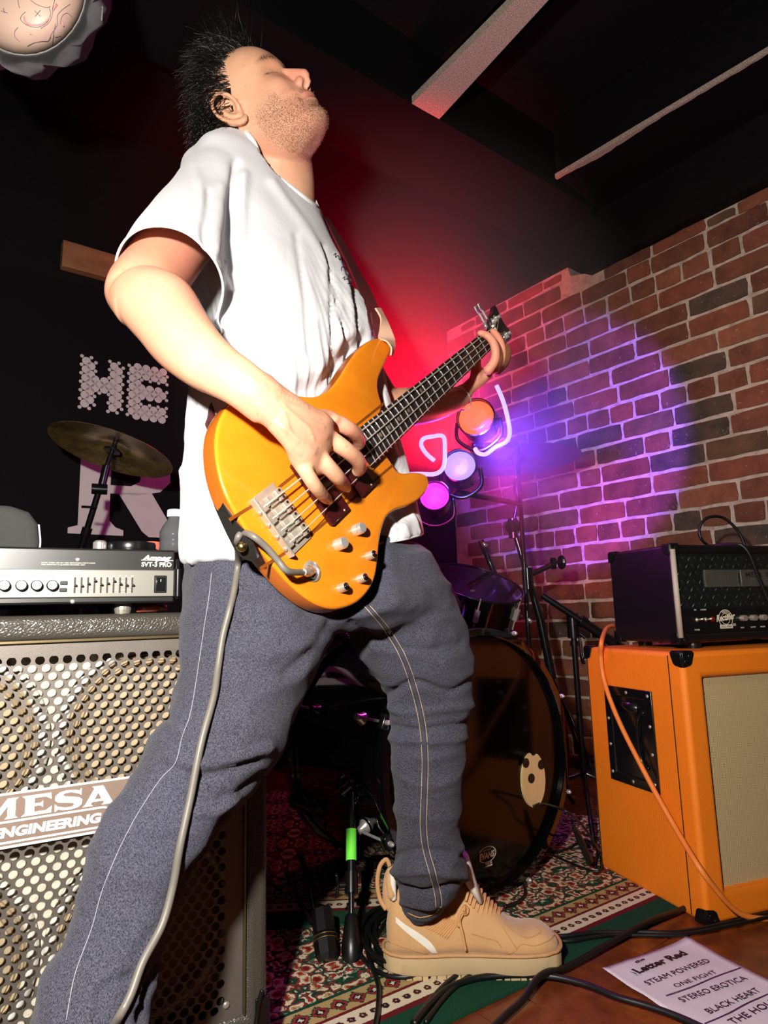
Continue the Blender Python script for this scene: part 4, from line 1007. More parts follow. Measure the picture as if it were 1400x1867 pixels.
# ================================================================ stage lamps behind the bass neck
def emis(name, col, s):
    t = NT(name); t.set(color=(.02, .02, .02, 1), emit=tuple(col)+(1,), estr=s, rough=.3); return t.m
def parcan(c, aim, R, mat, label, nled=0):
    n = unit(aim); r = root('stage_lamp', label, 'lamp', c-UZ*R-UZ*.03, 'coloured stage lamps behind the bass')
    m = M(); m.lathe([(0, -.115), (R*.6, -.115), (R*.85, -.095), (R, -.07), (R, .012), (R*.93, .014), (R*.93, 0), (R*.90, -.004)], c, n, 36); obj('housing', m, m_blkm, r, smooth=True, angle=40)
    m = M(); m.lathe([(R*.90, -.002), (R*.5, .003), (0, .005)], c, n, 32); obj('lens', m, mat, r, smooth=True)
    x = unit(np.cross(n, UZ)); m = M()
    m.tube(spl([c+x*(R+.006)-n*.03, c+x*(R+.008)-n*.03+UZ*-.05, c-UZ*(R+.03)-n*.03+x*.02, c-UZ*(R+.03)-n*.03-x*.02, c-x*(R+.008)-n*.03-UZ*.05, c-x*(R+.006)-n*.03], 5), .006, 8); obj('yoke', m, m_blkm, r, smooth=True)
    return r
L1 = P(868, 762, 1.85); L2 = P(838, 850, 1.82); L3 = P(792, 905, 1.80)
parcan(L1, A_([-.35, -1, .0]), .058, emis('red_lens', (1, .10, .03), 2.2), 'round stage lamp glowing orange red behind the bass neck')
parcan(L2, A_([-.2, -1, .1]), .05, emis('blue_lens', (.25, .16, 1), 2.6), 'round stage lamp glowing blue violet below the red lamp')
parcan(L3, A_([-.1, -1, .1]), .045, emis('magenta_lens', (.9, .03, .8), 2), 'round stage lamp glowing magenta beside the lower edge of the bass')
PX = A_([.475, 2.22, 0])
ls_ = root('lamp_stand', 'black stand holding the glowing stage lamps behind the bass', 'stand', PX)
b = M(); b.tube([PX+UZ*.02, PX+UZ*(L1[2]+.02)], .008, 10); b.tube([PX+UZ*(L1[2]+.01), L1+A_([.0, .085, -.06])], .009, 8); b.tube([PX+UZ*(L2[2]-.05), L2+A_([0, .085, -.06])], .009, 8); b.tube([L2+A_([0, .085, -.06]), L3+A_([.0, .085, -.05])], .009, 8); obj('pole', b, m_blkm, ls_, smooth=True)
for k in range(3):
    a = 2*math.pi*k/3+.5; e = A_([math.cos(a), math.sin(a), 0]); b = M(); b.tube([PX+UZ*.20, PX+UZ*.01+e*.15], .007, 8); obj('leg', b, m_blkm, ls_, smooth=True)
# the light each lens gives off
light('red_lamp_light', 'POINT', tuple(L1+A_([-.02, -.07, 0])), 2.2, (1, .03, .02), size=.04)
light('blue_lamp_light', 'POINT', tuple(L2+A_([-.01, -.06, 0])), 4, (.16, .08, 1), size=.035)
light('magenta_lamp_light', 'POINT', tuple(L3+A_([-.01, -.06, 0])), 2.4, (1, .02, .6), size=.035)
m_streak = emis('streak_glow', (.30, .24, 1), 2.6)  # added glowing tubes that trace streaks of light; no such fitting hangs there
def streak(pts, Y, r, label, mat=m_streak):
    m = M(); p = spl([P(x, y, Y+dy) for x, y, dy in pts], 6); m.tube(p, r, 8); obj('light_streak', m, mat, smooth=True, label=label, cat='light', group='glowing tubes tracing light streaks')
streak([(732, 866, 0), (762, 864, 0), (793, 864, .01), (808, 852, .02), (811, 822, .03), (808, 796, .04), (788, 796, .05), (772, 800, .05), (768, 812, .04), (778, 828, .03), (792, 840, .03)], 1.72, .0058, 'glowing tube tracing a curled blue white light streak just right of the playing hand')
streak([(905, 703, 0), (916, 728, 0), (925, 760, 0), (929, 790, .01), (922, 806, .02), (904, 815, .03), (886, 828, .04), (872, 826, .05), (866, 818, .06)], 1.74, .0062, 'glowing tube tracing a violet light streak below the fretting hand')
# ================================================================ bass guitar frame (needed by hands and cables too)
BYs = .845
def _bassframe():
    S = P(533, 934, BYs); L = .864; lo, hi = BYs, BYs+.9
    for _ in range(50):
        m = (lo+hi)/2
        if np.linalg.norm(P(907, 606, m)-S) < L: lo = m
        else: hi = m
    a = unit(P(907, 606, lo)-S); best = None
    for dy in np.linspace(-.08, .08, 1601):
        A0 = P(467, 909, BYs-dy/2); B0 = P(536, 1007, BYs+dy/2); v = abs((B0-A0)@a)
        if best is None or v < best[0]: best = (v, A0, B0)
    c = unit(best[2]-best[1]); n = np.cross(a, c); n = -n if n[1] > 0 else n
    return S, a, unit(c), unit(n)
BS, BA, BC, BN = _bassframe()
def BG(a, c, h): return BS+BA*a+BC*c+BN*h                    # bass local -> room
def bpx(x, y, h=0.): return PL(x, y, BS+BN*h, BN)            # pixel -> point at height h over the strings
def bloc(x, y, h): q = bpx(x, y, h)-BS; return np.array([q@BA, q@BC])

# ================================================================ the bass player
from mathutils.bvhtree import BVHTree
def eval_remesh(m, voxel, name='tmp'):
    V = np.vstack(m.v); me = bpy.data.meshes.new(name); me.from_pydata(V.tolist(), [], m.f)
    b = bmesh.new(); b.from_mesh(me); bmesh.ops.recalc_face_normals(b, faces=b.faces); b.to_mesh(me); b.free()
    o = bpy.data.objects.new(name, me); COL.objects.link(o)
    md = o.modifiers.new('r', 'REMESH'); md.mode = 'VOXEL'; md.voxel_size = voxel
    dg = bpy.context.evaluated_depsgraph_get(); dg.update(); ev = bpy.data.meshes.new_from_object(o.evaluated_get(dg))
    bpy.data.objects.remove(o); bpy.data.meshes.remove(me)
    n = len(ev.vertices); co = np.empty(n*3); ev.vertices.foreach_get('co', co); co = co.reshape(-1, 3)
    ed = np.empty(len(ev.edges)*2, int); ev.edges.foreach_get('vertices', ed); ed = ed.reshape(-1, 2)
    F = [tuple(p.vertices) for p in ev.polygons]; bpy.data.meshes.remove(ev)
    return co, ed, F
def lap(co, ed, it, f=.5, w=None):
    n = len(co); cnt = np.bincount(ed.ravel(), minlength=n)[:, None].astype(float); cnt[cnt == 0] = 1
    for _ in range(it):
        s = np.zeros_like(co)
        for k in range(3):
            s[:, k] = np.bincount(ed[:, 0], co[ed[:, 1], k], n)+np.bincount(ed[:, 1], co[ed[:, 0], k], n)
        d = (s/cnt-co)*f
        co = co+(d if w is None else d*w[:, None])
    return co
def normals(co, F):
    Fa = A_([f[:3] for f in F]); fn = np.cross(co[Fa[:, 1]]-co[Fa[:, 0]], co[Fa[:, 2]]-co[Fa[:, 0]])
    N = np.zeros_like(co)
    for c_ in range(3):
        for k in range(3): N[:, k] += np.bincount(Fa[:, c_], fn[:, k], len(co))
    return N/np.maximum(np.linalg.norm(N, axis=1, keepdims=True), 1e-12)
def noi(p, seed=0.): return A_([mnoise.noise(Vector((a+seed, b, c))) for a, b, c in p])
def oval(c, u, v, n=28, e=2.0):
    out = []
    for k in range(n):
        a = 2*math.pi*k/n; x, y = math.cos(a), math.sin(a)
        x = math.copysign(abs(x)**(2/e), x); y = math.copysign(abs(y)**(2/e), y); out.append(c+u*x+v*y)
    return A_(out)
def loft(m, rings, caps=True):
    n = len(rings[0]); V = np.vstack(rings); k = len(rings)
    F = [(i*n+j, i*n+(j+1) % n, (i+1)*n+(j+1) % n, (i+1)*n+j) for i in range(k-1) for j in range(n)]
    if caps: F += [tuple(range(n-1, -1, -1)), tuple(range((k-1)*n, k*n))]
    return m.add(V, F)
def limb(m, secs, seg=5, n=24):
    """secs: (Lx, Ly, Rx, Ry, Y, ratio) silhouettes in the picture at room depth Y -> lofted limb"""
    A = A_([[*P(s[0], s[1], s[4]), *P(s[2], s[3], s[4]), s[5]] for s in secs]); A = spl(A, seg)
    cen = (A[:, :3]+A[:, 3:6])/2; T = np.gradient(cen, axis=0); rings = []
    for i in range(len(A)):
        w_ = (A[i, 3:6]-A[i, :3])/2; t = unit(T[i]); w_ = w_*1.0; v = unit(np.cross(t, w_))*np.linalg.norm(w_)*A[i, 6]
        rings.append(oval(cen[i], w_, v, n))
    loft(m, rings); return cen
def tubes(m, pts, seg=5, n=14):
    """pts: (point, radius) round chain"""
    A = spl(A_([[*p, r] for p, r in pts]), seg); c = A[:, :3]; r = A[:, 3]
    e0 = c[0]-unit(c[1]-c[0])*r[0]*.6; e1 = c[-1]+unit(c[-1]-c[-2])*r[-1]*.75
    m.tube(np.vstack([[e0], c, [e1]]), np.concatenate([[r[0]*.5], r, [r[-1]*.45]]), n)
def ringfit(yc, Lx, Rx, Y, ang, ratio, tilt=0., e=2.2):
    """horizontal-ish oval (a slice of the trunk) whose picture spans Lx..Rx"""
    la = math.radians(ang); u = A_([math.cos(la), math.sin(la), 0]); v = A_([math.sin(la), -math.cos(la), tilt]); c = P((Lx+Rx)/2, yc, Y); a = .2
    for _ in range(8):
        R = oval(c, u*a, v*a*ratio, 28, e); px = A_([proj(p)[0] for p in R]); l, r = px.min(), px.max()
        a *= (Rx-Lx)/(r-l); c = c+A_([1, 0, 0])*(((Lx+Rx)/2-(l+r)/2)/FPX*Y)
    return oval(c, u*a, v*a*ratio, 28, e)
# ---- head in its own frame (x = his left, y = forward, z = up)
HR = A_([[.3851, .6674, -.6373], [.854, -.5196, -.0281], [.3499, .5334, .7701]]); HT_ = A_([-.2201, 1.1306, 1.6115]); HS = 1.05
def hw(p): return (A_(p, float)*HS) @ HR.T+HT_
def head_mesh(m):
    zs = A_([-.113, -.110, -.105, -.098, -.090, -.082, -.074, -.067, -.062, -.057, -.049, -.042, -.03, -.015, 0, .012, .024, .036, .055, .075, .095, .109, .119, .124])
    yf = A_([.062, .076, .087, .0935, .0955, .0915, .0915, .0975, .0950, .0995, .0975, .0955, .0930, .0905, .0885, .0885, .0930, .0975, .0950, .0880, .0715, .0490, .0250, .0060])
    yb = A_([.010, -.005, -.02, -.035, -.045, -.052, -.058, -.062, -.065, -.067, -.072, -.077, -.087, -.095, -.100, -.102, -.103, -.103, -.100, -.090, -.074, -.055, -.035, -.014])
    wd = A_([.018, .027, .036, .044, .050, .0545, .058, .0602, .0615, .0625, .0645, .0660, .0690, .0715, .0735, .0745, .0755, .076, .0755, .071, .0605, .047, .0300, .0100])
    yc = np.interp(zs, [-.113, -.07, 0, .12], [.034, .012, -.012, -.016])
    zz = np.linspace(0, 1, 90); Zs = np.interp(zz, np.linspace(0, 1, len(zs)), zs)
    def it(a): return np.interp(Zs, zs, a)
    def sm(a):
        for _ in range(2): a = np.concatenate([[a[0]], (a[:-2]+2*a[1:-1]+a[2:])/4, [a[-1]]])
        return a
    YF, YB, WD, YC = (sm(it(a)) for a in (yf, yb, wd, yc)); rings = []
    for z, f, b, w_, c in zip(Zs, YF, YB, WD, YC):
        r = []
        for k in range(96):
            a = 2*math.pi*k/96; s, co = math.sin(a), math.cos(a); e = 2.25 if z > -.05 else 1.95
            X = w_*math.copysign(abs(s)**(2/e), s); Yv = math.copysign(abs(co)**(2/e), co); y = c+(f-c)*Yv if Yv > 0 else c+(c-b)*Yv
            dz = 0.
            ax = abs(X)
            def g(cx_, cz_, sx, sz, amp): return amp*math.exp(-((ax-cx_)/sx)**2-((z-cz_)/sz)**2)
            if Yv > 0:
                y += g(.033, .014, .014, .012, -.0105)+g(.033, .012, .010, .0075, .0065)      # socket, closed lid
                y += g(.034, .033, .02, .008, .0035)+g(.045, -.018, .018, .016, .005)         # brow, cheek
                y += g(0, -.0625, .022, .0022, -.004)+g(0, -.0565, .016, .004, .003)+g(0, -.068, .015, .0045, .0032)
                y += g(.027, -.0625, .006, .006, -.0035)+g(.03, -.045, .007, .02, -.0022)+g(0, -.077, .016, .004, -.003)+g(0, -.05, .0035, .006, -.0015)
                y += g(.0, .018, .012, .01, .002)
            X += math.copysign(g(.055, -.02, .03, .016, .0015), X) if Yv > .2 else 0
            r.append(hw((X, y, z+dz)))
        rings.append(A_(r))
    loft(m, rings)
    # nose
    def T(pts): tubes(m, [(hw(p), r*HS) for p, r in pts], 5, 18)
    T([((0, .083, .022), .0065), ((0, .092, .006), .0075), ((0, .102, -.010), .0088), ((0, .1105, -.026), .0108)])
    T([((0, .094, -.004), .009), ((0, .098, -.028), .013)])
    for s in (-1, 1): T([((s*.0105, .100, -.030), .0080), ((s*.0145, .096, -.036), .0072)])
    T([((0, .101, -.041), .0045), ((0, .109, -.036), .006)])
    # ears
    for s in (-1, 1):
        def E(y, z, x=0.): return (s*(.076+x), y, z)
        hel = [E(.004, -.006, .004), E(.006, .010, .006), E(.002, .026, .010), E(-.010, .035, .014), E(-.024, .031, .018), E(-.031, .016, .019), E(-.030, .0, .017), E(-.024, -.014, .014), E(-.014, -.026, .010), E(-.004, -.031, .007), E(.002, -.026, .004)]
        T([(p, .0036 if i not in (8, 9) else .0055) for i, p in enumerate(hel)])
        T([(E(-.008, .024, .008), .003), (E(-.019, .014, .011), .0036), (E(-.020, 0, .011), .0036), (E(-.012, -.013, .008), .004), (E(-.004, -.016, .006), .0035)])
        T([(E(.004, -.006, .003), .0045), (E(.0, -.002, .006), .003)])
        V = [hw(E(-.012+.020*math.cos(a)*1.0-.002, .002+.031*math.sin(a), .0045+(.006 if math.cos(a) < 0 else 0))) for a in np.linspace(0, 2*math.pi, 17)[:-1]]
        Vb = [hw(E(-.012+.018*math.cos(a), .002+.027*math.sin(a), -.008)) for a in np.linspace(0, 2*math.pi, 17)[:-1]]
        m.add(V+Vb, [tuple(range(16)), tuple(range(31, 15, -1))]+[(i, 16+i, 16+(i+1) % 16, (i+1) % 16) for i in range(16)])
sk = M(); head_mesh(sk)
# neck and upper trunk (under the shirt)
neck = [(442, 330, 570, 385, 1.20, .95), (440, 300, 571, 345, 1.185, .98), (441, 275, 569, 308, 1.17, 1.0), (446, 250, 564, 275, 1.155, 1.05), (455, 225, 556, 250, 1.145, 1.0)]
limb(sk, neck, 6, 48)
tor = M()
TR = [(1000, 352, 735, 1.070, 47, 0.53), (900, 362, 728, 1.070, 47, 0.53), (800, 372, 712, 1.080, 47, 0.53), (700, 378, 690, 1.090, 48, 0.53), (600, 384, 670, 1.110, 49, 0.53), (520, 385, 640, 1.130, 50, 0.53), (450, 378, 606, 1.150, 53, 0.51), (400, 372, 588, 1.160, 56, 0.49), (360, 376, 575, 1.170, 60, 0.47), (330, 395, 570, 1.180, 60, 0.42), (300, 430, 560, 1.190, 60, 0.42)]
loft(sk, [ringfit(r[0], r[1]+22, r[2]-30, r[3]+.01, *r[4:]) for r in TR[5:]])
# right arm (plucking)
def Q(x, y, Y): return P(x, y, Y)
tubes(sk, [(Q(395, 345, 1.08), .060), (Q(355, 395, 1.02), .060), (Q(315, 450, .955), .055), (Q(283, 498, .895), .050), (Q(258, 528, .848), .047), (Q(243, 545, .828), .0405)], 6, 26)
tubes(sk, [(Q(222, 549, .824), .0225), (Q(240, 552, .82), .034)], 4, 20)
def hb(x, y, h): return bpx(x, y, h)
# back of the hand: flattened loft from wrist to knuckles, following the bass face
wr = [(hb(462, 708, .052), .030, .024), (hb(490, 733, .055), .0305, .0215), (hb(515, 752, .057), .0335, .0195), (hb(542, 775, .058), .0385, .0175), (hb(567, 796, .056), .0425, .0155), (hb(585, 810, .050), .043, .0130), (hb(595, 817, .045), .039, .008)]
WY = [hb(x, y, h)[1] for x, y, h in ((450, 705, .05), (474, 727, .053), (489, 739, .055))]
limb(sk, [(205, 560, 300, 500, .825, .9), (226, 590, 345, 520, .812, .92), (253, 620, 378, 573, .800, .92), (284, 657, 408, 617, .788, .9), (330, 692, 440, 648, .775, .85), (374, 715, 466, 665, .765+.0*WY[0], .8), (413, 736, 488, 682, WY[0], .76), (445, 760, 503, 695, WY[1], .72), (464, 775, 516, 703, WY[2], .68)], 5, 28)
kd = unit(hb(549, 846, .045)-hb(616, 768, .048)); rings = []
A = spl(A_([[*p, a, b_] for p, a, b_ in wr]), 5)
for i in range(len(A)):
    T_ = unit(np.gradient(A[:, :3], axis=0)[i]); wv = unit(kd-T_*(kd@T_)); hv = np.cross(T_, wv); rings.append(oval(A[i, :3], wv*A[i, 3], hv*A[i, 4], 26, 2.4))
loft(sk, rings)
FI = {'index': [(608, 768, .043, 0.0127), (633, 780, .048, 0.0115), (650, 794, .036, 0.0111), (655, 808, .021, 0.0099), (650, 814, .012, 0.0090)],
      'middle': [(597, 797, .046, 0.0130), (628, 818, .052, 0.0118), (651, 838, .042, 0.0113), (656, 853, .026, 0.0102), (651, 860, .013, 0.0090)],
      'ring': [(573, 824, .045, 0.0127), (594, 846, .051, 0.0113), (613, 867, .045, 0.0108), (624, 880, .029, 0.0097), (630, 887, .015, 0.0088)],
      'pinky': [(547, 842, .041, 0.0113), (559, 862, .046, 0.0099), (573, 884, .042, 0.0097), (587, 901, .028, 0.0088), (596, 910, .014, 0.0079)]}
for k, v in FI.items():
    tubes(sk, [(hb(x, y, h), r) for x, y, h, r in v], 6, 18)
    x, y, h, r = v[0]; tubes(sk, [(hb(500+(x-500)*.35, 742+(y-742)*.35, .070), .005), (hb(x-14, y-12, h+.006), .0075), (hb(x, y, h+.0035), r*.98)], 5, 12)
tubes(sk, [(hb(505, 765, .045), .016), (hb(545, 800, .030), .013), (hb(580, 815, .018), .011), (hb(606, 812, .010), .009)], 6, 14)
# left arm (fretting)
tubes(sk, [(Q(545, 400, 1.30), .055), (Q(588, 520, 1.31), .050), (Q(645, 650, 1.28), .044), (Q(700, 745, 1.235), .040)], 6, 22)
tubes(sk, [(Q(700, 745, 1.235), .038), (Q(745, 742, 1.28), .040), (Q(790, 738, 1.33), .035), (Q(828, 730, 1.385), .026), (Q(846, 716, 1.405), .0225)], 6, 22)
lw = [(Q(843, 719, 1.402), .0255, .018), (Q(856, 706, 1.41), .026, .017), (Q(872, 693, 1.415), .030, .017), (Q(886, 682, 1.42), .031, .014), (Q(893, 674, 1.425), .026, .011)]
A = spl(A_([[*p, a, b_] for p, a, b_ in lw]), 5); rings = []
for i in range(len(A)):
    T_ = unit(np.gradient(A[:, :3], axis=0)[i]); wv = unit(BA-T_*(BA@T_)); hv = np.cross(T_, wv); rings.append(oval(A[i, :3], wv*A[i, 3], hv*A[i, 4], 22))
loft(sk, rings)
def nb(a, c, h): return BG(a, c, h)
tubes(sk, [(hb(888, 677, -.005), .0120), (hb(902, 657, .016), .0108), (hb(902, 632, .026), .0100), (hb(890, 613, .020), .0092), (hb(874, 607, .010), .0080)], 6, 16)
tubes(sk, [(hb(900, 675, -.012), .0115), (hb(914, 655, .004), .0105), (hb(914, 630, .014), .0098), (hb(906, 612, .010), .0088), (hb(897, 603, .003), .0078)], 6, 16)
tubes(sk, [(hb(905, 678, -.03), .0110), (hb(921, 662, -.022), .0100), (hb(926, 645, -.018), .0090), (hb(922, 630, -.022), .0080)], 6, 14)
tubes(sk, [(hb(868, 690, -.045), .014), (hb(868, 662, -.050), .012), (hb(872, 640, -.046), .0105), (hb(874, 622, -.036), .009)], 6, 14)
co, ed, F = eval_remesh(sk, .0024)
hl = ((co-HT_) @ HR)/HS                                     # head-local coordinates of every vertex
isH = np.linalg.norm(hl-A_([0, 0, 0]), axis=1) < .15
co = lap(co, ed, 3, .5)
co = lap(co, ed, 10, .5, w=(~isH).astype(float)*(np.linalg.norm(co-hb(600, 830, .03), axis=1) > .085))
co = lap(co, ed, 30, .5, w=np.exp(-(np.linalg.norm(co-hb(478, 724, .055), axis=1)/.04)**4))
co = lap(co, ed, 20, .5, w=np.exp(-(np.linalg.norm(co-P(848, 714, 1.405), axis=1)/.03)**4))
co = lap(co, ed, 12, .5, w=np.exp(-((np.linalg.norm(co-hb(545, 775, .055), axis=1))/.035)**4))
co = lap(co, ed, 25, .5, w=np.exp(-(np.linalg.norm(co-P(508, 280, 1.16), axis=1)/.075)**6)*(np.linalg.norm(co-hw((-.08, 0, 0)), axis=1) > .045))
N = normals(co, F)
hl = ((co-HT_) @ HR)/HS
d = np.zeros(len(co))
for s in (-1, 1):
    d -= .007*np.exp(-((hl[:, 0]-s*.0085)/.0042)**2-((hl[:, 1]-.104)/.006)**2-((hl[:, 2]+.0435)/.005)**2)
    d -= .006*np.exp(-((hl[:, 0]-s*.082)/.012)**2-((hl[:, 1]+.006)/.006)**2-((hl[:, 2]-.002)/.009)**2)
    d -= .0034*np.exp(-((hl[:, 2]-.0095+.15*(abs(hl[:, 0])-.033)**2*60)/.0013)**2-((hl[:, 0]-s*.033)/.012)**2)*(hl[:, 1] > .05)
co = co+N*d[:, None]
# tendons and veins on the back of the plucking hand and forearm
near = np.where((np.linalg.norm(co-hb(560, 790, .06), axis=1) < .16))[0]
q = co[near]; nv = np.zeros(len(near))
veins = [[(480, 700), (505, 735), (520, 760), (531, 790), (542, 806)], [(500, 720), (530, 752), (560, 780), (572, 800)], [(460, 690), (490, 722), (515, 742), (545, 760), (568, 768), (590, 778)], [(430, 670), (470, 700), (500, 712), (560, 742)], [(470, 740), (500, 775), (520, 800), (548, 828)]]
pq = A_([proj(p)[:2] for p in q])
for vp_ in veins:
    sp = spl(A_(vp_), 10); dd = np.min(np.linalg.norm(pq[:, None, :]-sp[None], axis=2), axis=1); nv += .0011*np.exp(-(dd/3.2)**2)
for a_, b_ in (((470, 715), (606, 768)), ((475, 730), (595, 797)), ((472, 742), (572, 824)), ((468, 752), (547, 842))):
    a_, b_ = A_(a_, float), A_(b_, float); t = np.clip(((pq-a_)@(b_-a_))/((b_-a_)@(b_-a_)), .35, 1); dd = np.linalg.norm(pq-(a_+t[:, None]*(b_-a_)), axis=1); nv += .0016*np.exp(-(dd/5.5)**2)
for x, y in ((613, 870), (573, 886), (653, 838), (646, 790)):
    dd = np.linalg.norm(pq-A_([x, y]), axis=1)
    for k in (-3.5, 0, 3.5): nv -= .0004*np.exp(-((pq[:, 0]*.78+pq[:, 1]*.62-(x*.78+y*.62)-k)/1.0)**2-(dd/9)**2)
co[near] += normals(co, F)[near]*nv[:, None]
SKIN_BVH = BVHTree.FromPolygons([tuple(c) for c in co], F)
me = bpy.data.meshes.new('person'); 
pl_root = root('person', 'bearded man in white t-shirt and jeans leaning back, playing an amber bass', 'person', (-.1, 1.0, 0))
base = wloc(pl_root)
me.from_pydata((co-base).tolist(), [], F); me.polygons.foreach_set('use_smooth', [True]*len(me.polygons))
# masks: beard, lips, eyebrow, tattoo live on the skin itself
ah_ = np.abs(hl[:, 0]); y_, z_ = hl[:, 1], hl[:, 2]
jaw = 1/(1+np.exp((z_-(-.030-.012*(y_ > .06)))/.006))
beard = jaw*(z_ > -.15)*1/(1+np.exp(-(y_-(-.002+.20*np.clip(-.085-z_, 0, .1)))/.008))*(np.linalg.norm(hl, axis=1) < .165)
beard *= 1/(1+np.exp(-(z_+.128-.15*np.clip(y_-.03, -.1, .05))/.008))
stache = np.exp(-((z_+.051)/.006)**2)*(ah_ < .028)*(y_ > .07)
lipm = np.exp(-((z_+.0625)/.0075)**4)*np.exp(-(ah_/.024)**6)*(y_ > .075)
beard = np.clip(beard*(1-lipm)*(1-.7*np.exp(-((z_+.045)/.02)**2-((ah_-.02)/.03)**2)*(y_ > .06)), 0, 1); beard = np.maximum(beard, stache)
brow = np.exp(-((z_-.0335+.9*(ah_-.03)**2*6)/.0042)**2)*np.exp(-((ah_-.032)/.018)**4)*(y_ > .05)
lash = np.exp(-((z_-.0095+.15*(ah_-.033)**2*60)/.0019)**2)*np.exp(-((ah_-.033)/.0135)**4)*(y_ > .05)
for nm, ar in (('beard', beard), ('lips', lipm), ('brow', np.clip(np.maximum(brow*1.2, lash*1.3), 0, 1))):
    at = me.attributes.new(nm, 'FLOAT', 'POINT'); at.data.foreach_set('value', ar.astype(np.float32))
def skin_mat():
    t = NT('skin'); v = t.coords(); n = t.noise(v, 28, 4, .6); n2 = t.noise(v, 5, 3)
    c = t.mix(n, s2l((198, 142, 108)), s2l((220, 172, 140)))
    c = t.mix(t.ramp(n2, [(.42, (0, 0, 0, 1)), (.68, (1, 1, 1, 1))]), c, s2l((218, 140, 116)))
    sp = t.noise(t.coords('Object', (1, 1, 1)), 620, 2, .5)
    fk = t.ramp(t.noise(v, 150, 2), [(.68, (0, 0, 0, 1)), (.74, (1, 1, 1, 1))]); c = t.mix(t.math('MULTIPLY', fk, .35), c, s2l((150, 92, 62)))
    at = lambda k: t.n('ShaderNodeAttribute', attribute_name=k).outputs['Fac']
    st = t.ramp(sp, [(.44, (0, 0, 0, 1)), (.56, (1, 1, 1, 1))])
    c = t.mix(t.math('MULTIPLY', at('beard'), t.math('ADD', t.math('MULTIPLY', st, .62), .16)), c, s2l((92, 66, 48)))
    c = t.mix(t.math('MULTIPLY', at('lips'), .5), c, s2l((176, 92, 82)))
    bt = t.ramp(t.noise(t.coords('Object', (1, 1, 1)), 380, 2, .5), [(.40, (0, 0, 0, 1)), (.52, (1, 1, 1, 1))])
    c = t.mix(t.math('MULTIPLY', at('brow'), t.math('ADD', t.math('MULTIPLY', bt, .4), .5)), c, s2l((44, 30, 22)))
    t.set(color=c, rough=t.math('ADD', t.math('MULTIPLY', at('beard'), .3), .46), spec=.38, sss=.12); t.b.inputs['Subsurface Radius'].default_value = (.012, .005, .003); t.b.inputs['Subsurface Scale'].default_value = 1
    t.bump(t.math('ADD', t.math('MULTIPLY', n, .6), t.math('MULTIPLY', sp, .35)), .35, .0015); return t.m
m_skin = skin_mat(); me.materials.append(m_skin)
ob = bpy.data.objects.new('body', me); COL.objects.link(ob); ob.parent = pl_root
# finger nails
m_nail = pm('nail', (240, 196, 176), .25)
def nail(p, n_, d_, w_, l_, par):
    n_ = unit(n_); d_ = unit(d_-n_*(d_@n_)); s_ = np.cross(n_, d_); m = M(); V = []
    for i in range(5):
        for j in range(5):
            a = (j-2)/2; V.append(p+d_*(i-2)/4*l_+s_*a*w_/2*(1 if 0 < i < 4 else .8)-n_*(a*a*w_*.18))
    m.grid(V, 5, 5); obj('fingernail', m, m_nail, par, smooth=True)
for k in ('pinky', 'ring'):
    v = FI[k]; a, b_ = hb(*v[-2][:3]), hb(*v[-1][:3]); dd = unit(b_-a); vw = unit(CP-b_); nn = unit(vw-dd*(vw@dd)); nail(b_+nn*v[-1][3]*.93+dd*.002, nn, dd, .0088, .0095, ob)

# cloth lies against the back of the bass body, never through it
bo_px = [(711, 624), (685, 616), (642, 651), (602, 708), (547, 720), (482, 709), (425, 731), (398, 772), (394, 832), (411, 900), (452, 970), (508, 1042), (575, 1100), (635, 1106), (678, 1070), (691, 1014), (697, 967), (722, 929), (768, 908), (778, 866), (738, 862), (714, 842), (690, 800), (697, 742), (690, 705), (699, 671)]
bo_l = A_([bloc(x, y, -.03) for x, y in bo_px])
def polydist(q, poly):
    n = len(poly); best = np.full(len(q), 9.); ins = np.zeros(len(q), bool)
    for i in range(n):
        a, b_ = poly[i], poly[(i+1) % n]; t = np.clip(((q-a)@(b_-a))/((b_-a)@(b_-a)), 0, 1); best = np.minimum(best, np.linalg.norm(q-(a+t[:, None]*(b_-a)), axis=1))
        c_ = ((a[1] > q[:, 1]) != (b_[1] > q[:, 1])) & (q[:, 0] < (b_[0]-a[0])*(q[:, 1]-a[1])/(b_[1]-a[1]+1e-12)+a[0]); ins ^= c_
    return np.where(ins, 0, best)
def behind_bass(co, gap=.053, k=1.4):
    q = co-BS; la, lc, lh = q@BA, q@BC, q@BN; d_ = polydist(np.stack([la, lc], 1), bo_l)
    lim = -gap+k*np.maximum(d_-.012, 0); over = np.where(d_ < .15, np.maximum(lh-lim, 0), 0)
    return co-BN*over[:, None]
def clear_cabinet(co):
    q = co-MB0; d_ = q@mn; u_ = q@mu; over = np.where((u_ < .055) & (co[:, 2] < .672) & (d_ < .014) & (d_ > -.20), .014-d_, 0)
    return co+mn*over[:, None]
